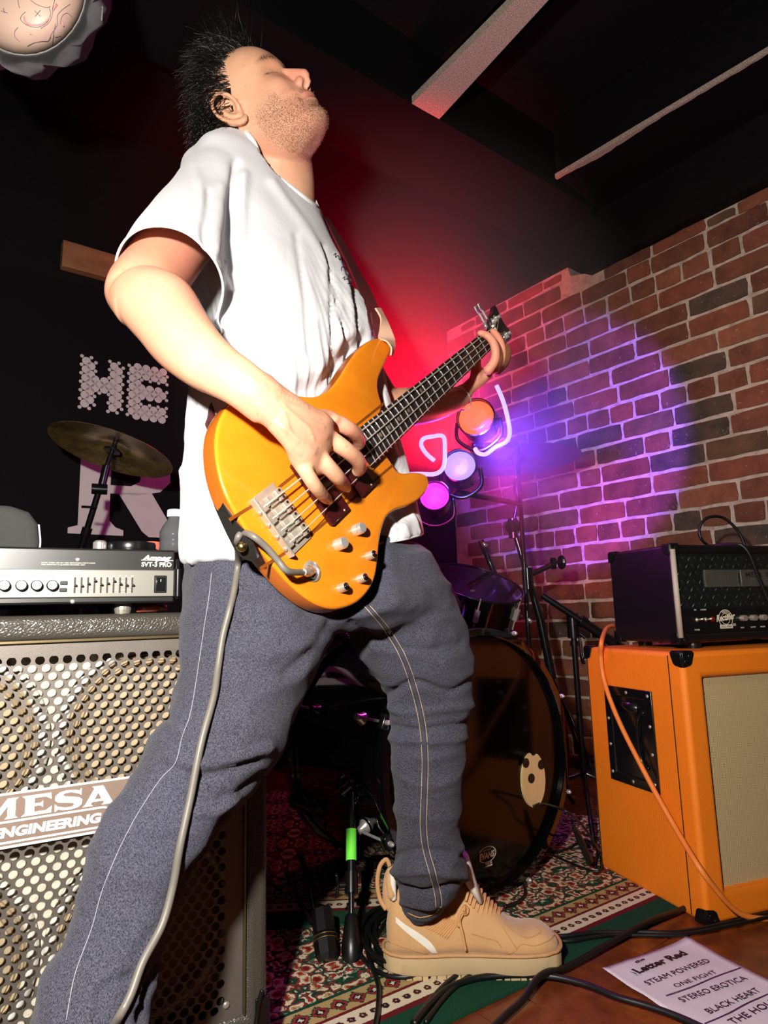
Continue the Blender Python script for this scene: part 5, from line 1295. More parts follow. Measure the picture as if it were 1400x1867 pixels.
# ---- t-shirt
sh = M()
SR_ = [(1035, 330, 779, 1.060, 47, 0.53, 0, 2.4), (1000, 327, 776, 1.060, 47, 0.53, 0, 2.4), (940, 329, 765, 1.065, 47, 0.53, 0, 2.4), (860, 335, 748, 1.070, 47, 0.53, 0, 2.4), (780, 342, 730, 1.080, 47, 0.53, 0, 2.4), (700, 348, 712, 1.090, 48, 0.53, 0, 2.3), (620, 354, 694, 1.105, 49, 0.53, 0, 2.2), (550, 356, 670, 1.125, 50, 0.53, 0, 2.2), (480, 352, 640, 1.145, 52, 0.53, 0, 2.2), (420, 346, 614, 1.155, 55, 0.53, 0, 2.2), (375, 346, 596, 1.165, 58, 0.51, 0, 2.1), (335, 358, 580, 1.175, 60, 0.48, 0, 2.0), (305, 384, 560, 1.185, 60, 0.42, 0, 2.0), (285, 410, 530, 1.195, 60, 0.39, 0, 2.0), (268, 440, 505, 1.200, 60, 0.35, 0, 2.0)]
loft(sh, [ringfit(*r) for r in SR_])
limb(sh, [(372, 290, 455, 390, 1.12, .9), (340, 300, 440, 420, 1.07, .95), (300, 352, 424, 455, 1.01, .95), (262, 405, 415, 487, .955, .98), (232, 455, 411, 512, .91, 1.0), (208, 510, 408, 540, .870, 1.0), (190, 545, 400, 575, .84, 1.0)], 5, 30)
tubes(sh, [(Q(370, 320, 1.09), .050), (Q(410, 305, 1.14), .048), (Q(455, 300, 1.17), .045)], 5, 22)
co, ed, F = eval_remesh(sh, .0045)
co = lap(co, ed, 14, .5); co = behind_bass(co); co = lap(co, ed, 8, .5)
N = normals(co, F)
pj = A_([proj(p)[:2] for p in co])
cen = A_([-.16, 1.08, 0]); th = np.arctan2(co[:, 1]-cen[1], co[:, 0]-cen[0])
st = np.stack([th*2.9+co[:, 2]*.9, co[:, 2]*1.5, np.zeros(len(co))], 1)
n1 = noi(st*2.0, 3.); n2 = noi(st*4.3, 9.); n3 = noi(co*9, 5.); n4 = noi(co*26, 2.)
wz = np.clip((pj[:, 1]-420)/260, 0, 1)                      # tight drag folds grow towards the bass
sleeve = np.clip((390-pj[:, 0])/60, 0, 1)*np.clip((560-pj[:, 1])/60, 0, 1)
d = wz*(.004*(1-np.abs(n1))**4+.0015*(1-np.abs(n2))**5)-.002*wz+.004*n3+.0010*n4
# long pleats gathered above the bass horn
def fold(path, amp, w_):
    sp = spl(A_(path, float), 12); dd = np.min(np.linalg.norm(pj[:, None, :]-sp[None], axis=2), axis=1); return amp*np.exp(-(dd/w_)**2)
front = (N @ unit(A_([0, -1, 0.05]))) > -.1
fd = np.zeros(len(co)); sub = np.where(front)[0]; PJ, pj = pj, pj[sub]
for path, amp, w_ in (([(572, 590), (585, 660), (592, 720)], .004, 5), ([(600, 500), (606, 600), (606, 715)], -.008, 5), ([(618, 560), (622, 640), (618, 705)], .006, 5), ([(590, 450), (612, 540), (632, 640), (632, 690)], -.008, 5), ([(612, 470), (638, 560), (648, 650)], .006, 6), ([(640, 520), (652, 590), (658, 640)], -.007, 4.5), ([(652, 530), (668, 590), (672, 625)], .006, 5), ([(540, 430), (556, 540), (566, 640)], -.004, 7), ([(497, 330), (545, 400), (588, 470), (606, 540)], .006, 9),
                      ([(430, 300), (424, 380), (418, 460), (430, 520)], -.012, 8), ([(445, 320), (440, 420), (446, 520)], .006, 10), ([(405, 340), (396, 400), (392, 460)], .005, 9), ([(380, 350), (372, 420), (380, 475)], -.005, 7), ([(350, 300), (365, 340), (372, 400)], .003, 9), ([(340, 860), (352, 960), (350, 1020)], .006, 9), ([(372, 930), (378, 1010)], -.005, 7), ([(720, 930), (735, 985)], -.005, 6)):
    sp = spl(A_(path, float), 12); dd = np.min(np.linalg.norm(pj[:, None, :]-sp[None], axis=2), axis=1); fd[sub] += amp*np.exp(-(dd/w_)**2)
pj = PJ
co = co+N*(d*(1-.6*sleeve)+fd)[:, None]; co = lap(behind_bass(co, .049), ed, 1, .4)
# cut the openings: hem, sleeve end, collar
def cut(co, ed, F, planes):
    """planes: (point, outward normal, centre, radius)"""
    kill = np.zeros(len(co), bool)
    for p, n_, c_, r_ in planes:
        q_ = co-c_; rad = np.linalg.norm(q_-np.outer(q_@n_, n_), axis=1)
        kill |= ((co-p)@n_ > 0) & (rad < r_) & ((q_@n_) < .25)
    keepF = [f for f in F if not any(kill[i] for i in f)]
    used = np.unique(np.concatenate([A_(f) for f in keepF])); mp = -np.ones(len(co), int); mp[used] = np.arange(len(used))
    Fn = [tuple(mp[i] for i in f) for f in keepF]; cn = co[used].copy()
    from collections import Counter
    ec = Counter(); 
    for f in Fn:
        for a, b_ in zip(f, f[1:]+f[:1]): ec[(a, b_) if a < b_ else (b_, a)] += 1
    bd = {}
    for (a, b_), k in ec.items():
        if k == 1: bd.setdefault(a, []).append(b_); bd.setdefault(b_, []).append(a)
    bi = A_(list(bd.keys()))
    for p, n_, c_, r_ in planes:
        sel = bi[(np.linalg.norm(cn[bi]-c_, axis=1) < r_+.08) & (np.abs((cn[bi]-p)@n_) < .02)]
        cn[sel] -= np.outer((cn[sel]-p)@n_, n_)
    for _ in range(6):
        nw = {a: (cn[a]*.5+np.mean([cn[b_] for b_ in bs], axis=0)*.5) for a, bs in bd.items() if len(bs) == 2}
        for a, q_ in nw.items(): cn[a] = q_
    return cn, Fn, bd
s0, s1, s2 = P(208, 512, .875), P(408, 530, .885), P(302, 461, .845)
sc_ = (s0+s1)/2; sn = unit(np.cross(s1-s0, s2-s0)); axis = unit(P(250, 530, .85)-P(380, 360, 1.07)); sn = sn if sn@axis > 0 else -sn
h0, h1_, h2_ = P(330, 1045, .90), P(775, 972, 1.15), P(560, 1016, .93)
hn = unit(np.cross(h1_-h0, h2_-h0)); hn = hn if hn[2] < 0 else -hn
hc = P(550, 1010, 1.02)
k0_, k1_, k2_ = P(462, 292, 1.10), P(584, 384, 1.16), P(448, 282, 1.22)
kn = unit(np.cross(k1_-k0_, k2_-k0_)); kn = kn if kn[2] > 0 else -kn; kc = P(505, 325, 1.16)
co, F, bnd = cut(co, ed, F, [(sc_, sn, sc_, .098), (h0, hn, hc, .5), (k0_, kn, kc, .088)])
def cloth_obj(name, co, F, mat, par, th, label=None):
    me = bpy.data.meshes.new(name); b = wloc(par); me.from_pydata((co-b).tolist(), [], F); me.polygons.foreach_set('use_smooth', [True]*len(me.polygons)); me.materials.append(mat)
    o = bpy.data.objects.new(name, me); COL.objects.link(o); o.parent = par
    if th: md = o.modifiers.new('s', 'SOLIDIFY'); md.thickness = th; md.offset = -1
    if label: o['label'] = label
    return o
def shirt_mat():
    t = NT('white_cotton'); v = t.coords(); n = t.noise(v, 12, 4, .6); f = t.noise(v, 900, 2); n2 = t.noise(v, 45, 4, .6)
    t.set(color=t.mix(n, s2l((204, 202, 204)), s2l((220, 219, 221))), rough=.85, spec=.15, sheen=.2); t.bump(t.math('ADD', t.math('MULTIPLY', f, .15), t.math('MULTIPLY', n2, .7)), .28, .004); return t.m
shirt = cloth_obj('t_shirt', co, F, shirt_mat(), pl_root, .002, 'loose white cotton t-shirt')
SH_BVH = BVHTree.FromPolygons([tuple(c) for c in co], F)
def hit(bvh, x, y, off=.001):
    d_ = unit(ray(x, y)); h_ = bvh.ray_cast(Vector(CP), Vector(d_), 6)
    if h_[0] is None: return None
    n_ = A_(h_[1][:]); n_ = n_ if n_@d_ < 0 else -n_
    return A_(h_[0][:])+n_*off
def decal(name, bvh, paths, r, mat, par, off=.0008, n=5, kind=None, seg=6, label=None, flat=None):
    m = M(); k = 0
    for pth in paths:
        pts = [hit(bvh, x, y, off) for x, y in spl(A_(pth, float), seg)]; pts = [p for p in pts if p is not None]
        if len(pts) > 2:
            ok = [pts[0]]
            for p in pts[1:]:
                if np.linalg.norm(p-ok[-1]) < .05: ok.append(p)
            if len(ok) > 2: m.tube(ok, r, n); k += 1
    if k: return obj(name, m, mat, par, smooth=True, kind=kind, label=label)
m_shm = pm('shirt_rib', (230, 228, 228), .85)
# collar rib and hems along the cut borders
def border_loops(bd):
    left = set(bd); loops = []
    while left:
        a = next(iter(left)); lp = [a]; left.discard(a); cur = a
        while True:
            nx = [b_ for b_ in bd[cur] if b_ in left]
            if not nx: break
            cur = nx[0]; left.discard(cur); lp.append(cur)
        if len(lp) > 20: loops.append(lp)
    return loops
for lp in border_loops(bnd):
    pts = co[lp][::3]; c_ = pts.mean(0)
    for _ in range(3): pts = (pts+np.roll(pts, 1, 0)+np.roll(pts, -1, 0))/3
    if np.linalg.norm(c_-kc) < .1:
        m = M(); m.tube(np.vstack([pts, pts[:1]]), .0062, 8, False, flat=1); obj('collar', m, m_shm, shirt, smooth=True)
    else:
        m = M(); m.tube(np.vstack([pts, pts[:1]]), .0019, 6, False); obj('hem', m, m_shm, shirt, smooth=True)
m_ink = pm('dark_ink', (60, 24, 34), .7)
decal('chest_print', SH_BVH, [[(608, 466), (612, 462), (611, 470), (616, 466), (618, 474), (622, 470), (625, 478)], [(622, 494), (622, 488), (627, 487), (633, 492), (638, 500), (642, 508)], [(630, 492), (635, 497), (634, 504), (640, 506), (642, 503)], [(624, 508), (628, 505), (627, 511), (632, 509), (636, 514), (634, 518), (641, 516), (645, 521)], [(636, 520), (640, 524), (645, 522), (650, 530), (655, 535)]], .0006, m_ink, shirt, kind='stuff', label='small dark line drawing and script printed on the chest')

# ---- jeans
jn = M()
JR = [(985, 338, 768, 1.075, 47, 0.49, 0, 2.2), (1030, 340, 792, 1.080, 47, 0.51, 0, 2.2), (1075, 338, 822, 1.085, 47, 0.53, 0, 2.2), (1110, 336, 846, 1.090, 47, 0.51, 0, 2.1), (1150, 380, 820, 1.095, 47, 0.40, 0, 2.0)]
loft(jn, [ringfit(*r) for r in JR])
limb(jn, [(345, 1040, 560, 1010, .985, .9), (336, 1090, 612, 1100, .965, .9), (331, 1180, 590, 1195, .93, .92), (324, 1262, 545, 1290, .895, .92), (288, 1335, 510, 1372, .86, .9), (236, 1424, 448, 1455, .83, .86), (187, 1506, 385, 1535, .80, .84), (146, 1610, 327, 1632, .775, .84), (120, 1714, 303, 1722, .755, .86), (74, 1800, 283, 1812, .735, .88), (66, 1880, 262, 1890, .715, .9), (66, 2010, 262, 2015, .70, .9), (72, 2120, 250, 2120, .69, .9)], 5, 36)
limb(jn, [(560, 1010, 785, 1000, 1.12, .85), (600, 1075, 822, 1070, 1.13, .88), (622, 1125, 848, 1130, 1.145, .9), (655, 1195, 863, 1200, 1.165, .92), (700, 1253, 862, 1262, 1.18, .95), (709, 1325, 852, 1330, 1.19, .97), (715, 1420, 845, 1420, 1.20, .97), (720, 1500, 838, 1500, 1.215, .97), (721, 1555, 847, 1552, 1.225, .97), (721, 1598, 848, 1590, 1.25, .92), (730, 1640, 824, 1630, 1.265, .85), (742, 1672, 800, 1662, 1.275, .8), (750, 1690, 788, 1682, 1.275, .8)], 5, 32)
co, ed, F = eval_remesh(jn, .005)
co = lap(co, ed, 10, .5); co = clear_cabinet(behind_bass(co)); co = lap(co, ed, 6, .5)
N = normals(co, F); pj = A_([proj(p)[:2] for p in co])
n1 = noi(co*A_([7, 7, 16]), 4.); n2 = noi(co*A_([16, 16, 30]), 7.); n3 = noi(co*45, 2.)
fd *= 1.0; d = .0055*(1-np.abs(n1))**4+.0022*(1-np.abs(n2))**4-.0025+.0006*n3
front = (N @ A_([0, -1, 0.])) > -.1; sub = np.where(front)[0]; fd = np.zeros(len(co)); ps = pj[sub]
for path, amp, w_ in (([(300, 1305), (310, 1335), (335, 1345), (345, 1320)], -.008, 6), ([(320, 1395), (350, 1412), (400, 1408), (470, 1388)], -.006, 6), ([(300, 1380), (340, 1395), (420, 1385), (490, 1365)], .006, 9), ([(400, 1455), (440, 1440), (478, 1415)], -.006, 5), ([(360, 1480), (390, 1478), (430, 1450)], .005, 8), ([(340, 1600), (380, 1545), (410, 1490)], -.006, 6), ([(180, 1835), (190, 1800), (240, 1780)], -.006, 8), ([(310, 1750), (270, 1800), (255, 1860)], -.008, 8), ([(290, 1700), (262, 1760), (248, 1830)], .005, 8),
                      ([(640, 1135), (700, 1170), (760, 1185), (840, 1175)], -.004, 7), ([(710, 1265), (760, 1245), (820, 1262), (858, 1240)], -.006, 6), ([(712, 1290), (760, 1300), (855, 1285)], .005, 7), ([(715, 1325), (770, 1330), (850, 1318)], -.007, 5), ([(716, 1345), (780, 1352), (850, 1345)], .005, 7), ([(722, 1560), (770, 1552), (845, 1560)], -.007, 6), ([(722, 1590), (780, 1585), (848, 1600)], .007, 8), ([(730, 1618), (780, 1628), (835, 1610)], -.008, 6), ([(735, 1645), (770, 1650), (812, 1640)], .005, 6), ([(370, 1060), (450, 1080), (560, 1075)], -.003, 8), ([(420, 1180), (480, 1195), (570, 1170)], .004, 12), ([(600, 1135), (560, 1190), (520, 1230)], -.004, 9)):
    sp = spl(A_(path, float), 12); dd = np.min(np.linalg.norm(ps[:, None, :]-sp[None], axis=2), axis=1); fd[sub] += amp*np.exp(-(dd/w_)**2)
co = lap(co+N*(d+fd*1.35)[:, None], ed, 1, .4); co = clear_cabinet(co)
JN_BVH = BVHTree.FromPolygons([tuple(c) for c in co], F)
def denim_mat():
    t = NT('denim'); v = t.coords(); n = t.noise(v, 9, 5, .65)
    w1 = t.n('ShaderNodeTexWave', i_Scale=340, i_Vector=t.coords('Object', (1, 1, .6)), i_Distortion=2.5, bands_direction='DIAGONAL'); w1.inputs['Detail Scale'].default_value = 6
    sp = t.noise(t.coords('Object', (1, 1, .7)), 760, 3, .75)
    th = t.math('ADD', t.math('MULTIPLY', w1.outputs[1], .12), t.math('MULTIPLY', sp, 1.05))
    thr = t.ramp(th, [(.42, (0, 0, 0, 1)), (.78, (1, 1, 1, 1))])
    base = t.mix(t.ramp(n, [(.35, (0, 0, 0, 1)), (.7, (1, 1, 1, 1))]), s2l((12, 17, 31)), s2l((27, 33, 52)))
    t.set(color=t.mix(t.math('MULTIPLY', thr, .36), base, s2l((146, 142, 154))), rough=.9, spec=.15, sheen=.08); t.bump(th, .5, .0015); return t.m
jeans = cloth_obj('jeans', co, F, denim_mat(), pl_root, 0, 'washed dark blue denim jeans')
m_thr = pm('seam_thread', (176, 152, 128), .8, bump=.6, bscale=700); m_thp = pm('pale_thread', (140, 138, 146), .8, bump=.6, bscale=700)
inseam = [(668, 1105), (690, 1128), (714, 1160), (738, 1205), (757, 1262), (770, 1320), (775, 1380), (774, 1440), (772, 1500), (776, 1545), (788, 1590), (798, 1630), (800, 1655)]
m_sm = pm('denim_seam', (58, 56, 66), .9)
decal('seam', JN_BVH, [inseam], .0045, m_sm, jeans, -.0020)
for o_ in (-5.5, 5.5): decal('stitching', JN_BVH, [[(x+o_, y) for x, y in inseam]], .0007, m_thr, jeans, .0009)
decal('stitching', JN_BVH, [[(386, 1045), (381, 1090), (373, 1140), (362, 1215), (348, 1298), (333, 1340), (320, 1390), (291, 1423), (250, 1486), (216, 1552), (187, 1623), (167, 1694), (137, 1777), (121, 1860)]], .0006, m_thp, jeans, .0004)
decal('hem_stitching', JN_BVH, [[(744, 1664), (765, 1672), (790, 1666), (803, 1652)]], .0008, pm('amber_thread', (200, 150, 80), .8), jeans, .0008)
_jq = bpx(568, 1042, -.013); _jd = unit(bpx(541, 1045, .012)-_jq)
cable('cable', [_jq+_jd*.034, bpx(524, 1041, .012), bpx(506, 1021, .010), bpx(486, 998, .009), bpx(462, 978, .007), P(443, 972, .80), P(433, 985, .80)]+[hit(JN_BVH, x, y, .008) for x, y in ((436, 1030), (431, 1075), (422, 1115), (412, 1165), (402, 1220), (391, 1277), (368, 1356), (345, 1456), (325, 1540), (308, 1610), (287, 1681), (258, 1756), (230, 1815), (208, 1860))]+[P(150, 1960, .62), G(60, 2120)+UZ*.01], .0044, pm('grey_rubber', (104, 98, 90), .45, spec=.5), 'long grey instrument lead hanging down the right leg of the jeans')

decal('forearm_tattoo', SKIN_BVH, [[(733, 700), (738, 692), (744, 698), (739, 706), (734, 701)], [(746, 690), (753, 688), (757, 694), (751, 699), (746, 692)], [(742, 710), (750, 704), (758, 708), (764, 700)], [(758, 690), (764, 694), (768, 690)]], .0007, pm('old_tattoo_ink', (70, 64, 50), .6), ob, .0002, 5, 'stuff', label='small ornamental tattoo on the left forearm')
bc2 = P(838, 727, 1.392); bax = unit(P(848, 714, 1.405)-P(828, 733, 1.38)); m = M(); m.torus(bc2, bax, .0285, .0014, 40, 6)
for k in range(16):
    a = 2*math.pi*k/16; xx = unit(np.cross(bax, UZ)); yy = np.cross(bax, xx); m.torus(bc2+.0285*(xx*math.cos(a)+yy*math.sin(a)), unit(xx*math.cos(a)+yy*math.sin(a)), .0026, .0009, 10, 5)
obj('bracelet', m, m_chr, pl_root, smooth=True, label='thin silver chain bracelet')
# ---- hair
HAIR = []
rr = np.random.RandomState(4)
def hairstrand(p, d0, L_, curl, n=8, grav=.5, seed=0):
    pts = [p]; d_ = unit(d0); ph = rr.uniform(0, 6.28, 3)
    for i in range(n):
        t = i/n; wv = A_([math.sin(ph[0]+t*7), math.sin(ph[1]+t*6), math.sin(ph[2]+t*8)])*curl
        d_ = unit(d_+A_([0, 0, -1])*grav*.22+wv*.25); pts.append(pts[-1]+d_*L_/n)
    return pts
sc = M()
# scalp cap: dark shell following the skull behind the hairline
V = []; nu_, nv_ = 40, 24
def skull(th_, ph_):                                        # th from crown axis, ph around
    x = math.sin(th_)*math.cos(ph_); y = math.sin(th_)*math.sin(ph_); z = math.cos(th_)
    p = A_([x*.0785, -.006+y*(.098 if y < 0 else .094), .006+z*.121]); return p
caps = []
for i in range(nu_):
    ph_ = 2*math.pi*i/nu_; fy = math.sin(ph_)
    lim = 1.02 if fy > .55 else (1.02+(.55-fy)*1.05 if fy > -.2 else 2.0)
    for j in range(nv_):
        caps.append(hw(skull(lim*j/(nv_-1), ph_)*(1.0+.055*math.sin(math.pi*min(1, .5+j/(nv_-1)*.52)))))
sc.grid(caps, nu_, nv_, cu=True)
def hair_mat():
    t = NT('hair'); t.set(color=t.mix(t.noise(t.coords(), 60, 2), s2l((6, 5, 5)), s2l((24, 17, 14))), rough=.32, spec=.6); return t.m
m_hair = hair_mat()
hair = obj('hair', sc, m_hair, pl_root, smooth=True, label='messy dark brown hair swept back')
hm = M(); cnt = 0
back_w = -HR[:, 1]; up_w = HR[:, 2]; left_w = HR[:, 0]
while cnt < 4600:
    ph_ = rr.uniform(0, 2*math.pi); fy = math.sin(ph_); lim = 1.04 if fy > .55 else (1.04+(.55-fy)*1.05 if fy > -.2 else 2.05)
    th_ = lim*rr.uniform(0, 1)**.45; q = skull(th_, ph_); p = hw(q*1.01); nrm = unit(hw(q*1.1)-p)
    fr = np.clip((fy*math.sin(th_)+.2)/1.2, 0, 1)
    d0 = nrm*rr.uniform(.6, 1.1)+back_w*(.9*fr+.3)+up_w*(.7*fr)+rr.normal(0, .28, 3)
    Lh = rr.uniform(.03, .062)*(1+.9*fr) if q[2] > -.02 else rr.uniform(.025, .05)
    s = hairstrand(p, d0, Lh, .9, 7, .55); r0 = rr.uniform(.0004, .0009)
    hm.tube(s, np.linspace(r0, r0*.25, len(s)), 3, False); cnt += 1
for k in range(900):
    q = A_([rr.uniform(-.066, -.02), rr.uniform(-.10, -.055), rr.uniform(-.085, .01)]); p = hw(q); d0 = back_w*.9-left_w*.5+A_([0, 0, -.8])+rr.normal(0, .4, 3)
    s = hairstrand(p, d0, rr.uniform(.03, .065), 1.8, 9, .35); hm.tube(s, np.linspace(.0008, .0003, len(s)), 3, False)
for k in range(1500):
    x_, y_2 = rr.uniform(366, 446), rr.uniform(120, 282)
    hh = hit(SKIN_BVH, x_, y_2, .0)
    if hh is None: continue
    ql = ((hh-HT_) @ HR)/HS
    if ql[1] > -.036 and not ql[2] > .04: continue
    if ql[1] > -.03: continue
    nv2 = unit(hh-hw((0, -.03, -.02))); s = hairstrand(hh-nv2*.002, nv2*.7+A_([-.1, 0, -.9])+rr.normal(0, .35, 3), rr.uniform(.025, .05), 1.6, 8, .4); r0 = rr.uniform(.0006, .0011)
    hm.tube(s, np.linspace(r0, r0*.3, len(s)), 3, False)
# loose strands flying up from the forehead
for k in range(260):
    q = skull(rr.uniform(.35, 1.0), rr.uniform(.9, 2.6)); p = hw(q*1.01); d0 = up_w*.75+A_([0, 0, .8])+A_([.1, 0, 0])+rr.normal(0, .22, 3)
    s = hairstrand(p, d0, rr.uniform(.06, .13), .7, 8, .05); hm.tube(s, np.linspace(.00055, .00015, len(s)), 3, False)
# curls in front of and behind the ear
for k in range(420):
    q = A_([-.078+rr.uniform(-.002, .006), rr.uniform(-.095, .018), rr.uniform(-.055, .045)])
    if q[1] > -.042 and q[2] < .040: continue
    p = hw(q); d0 = back_w*.4-left_w*.45+A_([0, 0, -.6])+rr.normal(0, .5, 3)
    s = hairstrand(p, d0, rr.uniform(.02, .05), 2.2, 9, .25); hm.tube(s, np.linspace(.0008, .0003, len(s)), 3, False)
obj('hair_strands', hm, m_hair, hair, smooth=True, kind='stuff', fix=False)
# stubble hairs along the jaw outline
bm_ = M(); idx = np.where((beard > .6) & (hl[:, 0] < .02))[0]
me_co = np.empty(len(me.vertices)*3); me.vertices.foreach_get('co', me_co); me_co = me_co.reshape(-1, 3)+base
me_n = np.empty(len(me.vertices)*3); me.vertices.foreach_get('normal', me_n); me_n = me_n.reshape(-1, 3)
for i in rr.choice(idx, 2600):
    p = me_co[i]; n_ = me_n[i]; d_ = unit(n_*.6-up_w*.8+rr.normal(0, .35, 3)); L_ = rr.uniform(.002, .0045)
    bm_.tube([p-n_*.0003, p+d_*L_*.5+n_*.0002, p+d_*L_], [.00016, .00014, .00006], 3, False)
obj('stubble', bm_, pm('stubble_hair', (120, 88, 62), .5, var=.4), ob, kind='stuff', fix=False)
# ================================================================ the bass guitar
bg = root('bass_guitar', 'amber four string bass guitar with chrome bridge held by the man', 'guitar', BS*A_([1, 1, 0]))
def amber():
    t = NT('amber_lacquer'); v = t.coords(); n = t.noise(t.coords('Object', (1, 1, 2.5)), 7, 4, .6); n2 = t.noise(v, 60, 3)
    t.set(color=t.mix(t.math('ADD', t.math('MULTIPLY', n, .8), t.math('MULTIPLY', n2, .2)), s2l((206, 100, 12)), s2l((240, 150, 34))), rough=.22, spec=.5, coat=.6, coatr=.05); return t.m
m_amb = amber(); m_side = wood_mat('brown_orange_side', (150, 74, 20), (186, 96, 26), (206, 116, 34), .25, (1, 1, 1), 5)
HB = -.013; TH = .033
outp = [(711, 624), (702, 617), (685, 616), (665, 626), (642, 651), (622, 683), (602, 708), (577, 721), (547, 720), (516, 713), (482, 709), (448, 717), (425, 731), (409, 748), (398, 772), (393, 800), (394, 832), (400, 866), (411, 900), (429, 935), (452, 970), (480, 1008), (508, 1042), (540, 1075), (575, 1100), (607, 1110), (635, 1106), (659, 1093), (678, 1070), (687, 1045), (691, 1014), (693, 992), (697, 967), (706, 943), (722, 929), (746, 921), (768, 908), (783, 886), (778, 866), (758, 860), (738, 862), (724, 857), (714, 842), (690, 800), (697, 742), (693, 722), (690, 705), (692, 688), (699, 671), (708, 652), (714, 637)]
ol = spl([bloc(x, y, HB) for x, y in outp], 4, closed=True)
def body_shell(ol, h0, h1, r):
    """rounded slab over outline ol: rings inset towards both faces"""
    c0 = ol; n = len(ol); tan = np.roll(ol, -1, 0)-np.roll(ol, 1, 0); tan /= np.linalg.norm(tan, axis=1, keepdims=True); nn = np.stack([tan[:, 1], -tan[:, 0]], 1)
    area = np.sum(ol[:, 0]*np.roll(ol[:, 1], -1)-np.roll(ol[:, 0], -1)*ol[:, 1]); nn = nn if area > 0 else -nn
    R = []
    for k in range(5):
        a = math.pi/2*k/4; R.append((ol-nn*r*(1-math.sin(a)), h0-r*(1-math.cos(a))))
    for k in range(5):
        a = math.pi/2*(1-k/4); R.append((ol-nn*r*(1-math.sin(a)), h1+r*(1-math.cos(a))))
    return R
R = body_shell(ol, HB, HB-TH, .0055)
m = M(); n = len(ol)
V = np.vstack([[BG(a, c, h) for a, c in o_] for o_, h in R]); Fq = []; MI = []
for i in range(len(R)-1):
    for j in range(n): Fq.append((i*n+j, i*n+(j+1) % n, (i+1)*n+(j+1) % n, (i+1)*n+j)); MI.append(0 if i < 3 else 1)
Fq += [tuple(range(n-1, -1, -1)), tuple(range((len(R)-1)*n, len(R)*n))]; MI += [0, 1]
m.v.append(V); m.f = Fq; m.mi = MI; m.k = len(V)
bb = obj('body', m, [m_amb, m_side], bg, smooth=True, angle=50)
# dark laminate stripes running through the body
m_str = pm('dark_laminate', (120, 62, 20), .25)
def bline(x0, y0, x1, y1, w_, par, name='laminate_stripe', mat=m_str, h=HB+.0002):
    m = M(); a, b_ = bpx(x0, y0, HB), bpx(x1, y1, HB); m.bar(a, b_, w_, .0006, up=BN); return obj(name, m, mat, par)
bline(418, 948, 480, 910, .0042, bb); bline(508, 889, 700, 735, .0042, bb); bline(474, 1037, 534, 999, .0042, bb); bline(566, 975, 716, 848, .0042, bb)
# fretboard and neck
a24 = .864*(1-2**(-24/12.)); a_end = .864*2**(-24/12.)-.012
def hwid(a): return np.interp(a, [0, .864], [.0330, .0200])
m = M(); n0 = .864; V = []
for a in (a_end, n0):
    w_ = hwid(a); V += [BG(a, -w_, -.010), BG(a, -w_, -.0055), BG(a, -w_*.5, -.0045), BG(a, 0, -.0041), BG(a, w_*.5, -.0045), BG(a, w_, -.0055), BG(a, w_, -.010)]
m.add(V, [(i, (i+1) % 7, 7+(i+1) % 7, 7+i) for i in range(7)]+[tuple(range(6, -1, -1)), tuple(range(7, 14))])
fb_ = obj('fretboard', m, pm('dark_rosewood', (30, 18, 18), .45, var=.4, nscale=60), bg)
m = M(); rings = []
for a in np.linspace(a_end+.09, n0+.012, 12):
    w_ = hwid(a); d_ = .0155-.002*(a/n0); rings.append([BG(a, w_*math.cos(t), -.010-d_*max(0, math.sin(t))) for t in np.linspace(0, math.pi, 13)]+[BG(a, -w_, -.0099), BG(a, w_, -.0099)])
loft(m, rings); obj('neck', m, m_side, bg, smooth=True, angle=40)
for k in range(1, 25):
    a = .864*2**(-k/12.); w_ = hwid(a)+.0006; m = M()
    m.tube([BG(a, -w_, -.0050), BG(a, -w_*.5, -.0036), BG(a, 0, -.0032), BG(a, w_*.5, -.0036), BG(a, w_, -.0050)], .0012, 6); obj('fret', m, m_chr, fb_, smooth=True)
m_in = pm('pearl_inlay', (120, 96, 80), .4, var=.5, nscale=200)
for k in (3, 5, 7, 9, 12, 15, 17, 19, 21, 24):
    a = .864*(2**(-k/12.)+2**(-(k-1)/12.))/2
    for c in ((-.012, .012) if k in (12, 24) else (0,)):
        m = M(); m.prism([BG(a+.0035*math.cos(t), c+.0045*math.sin(t), -.0040) for t in np.linspace(0, 2*math.pi, 13)[:-1]], BN*.0003); obj('inlay', m, m_in, fb_)
m = M(); m.box(BG(.866, 0, -.0035), (BA, BC, BN), (.0025, .0205, .0035)); obj('nut', m, pm('bone_nut', (226, 220, 204), .4), bg, bevel=.0006)
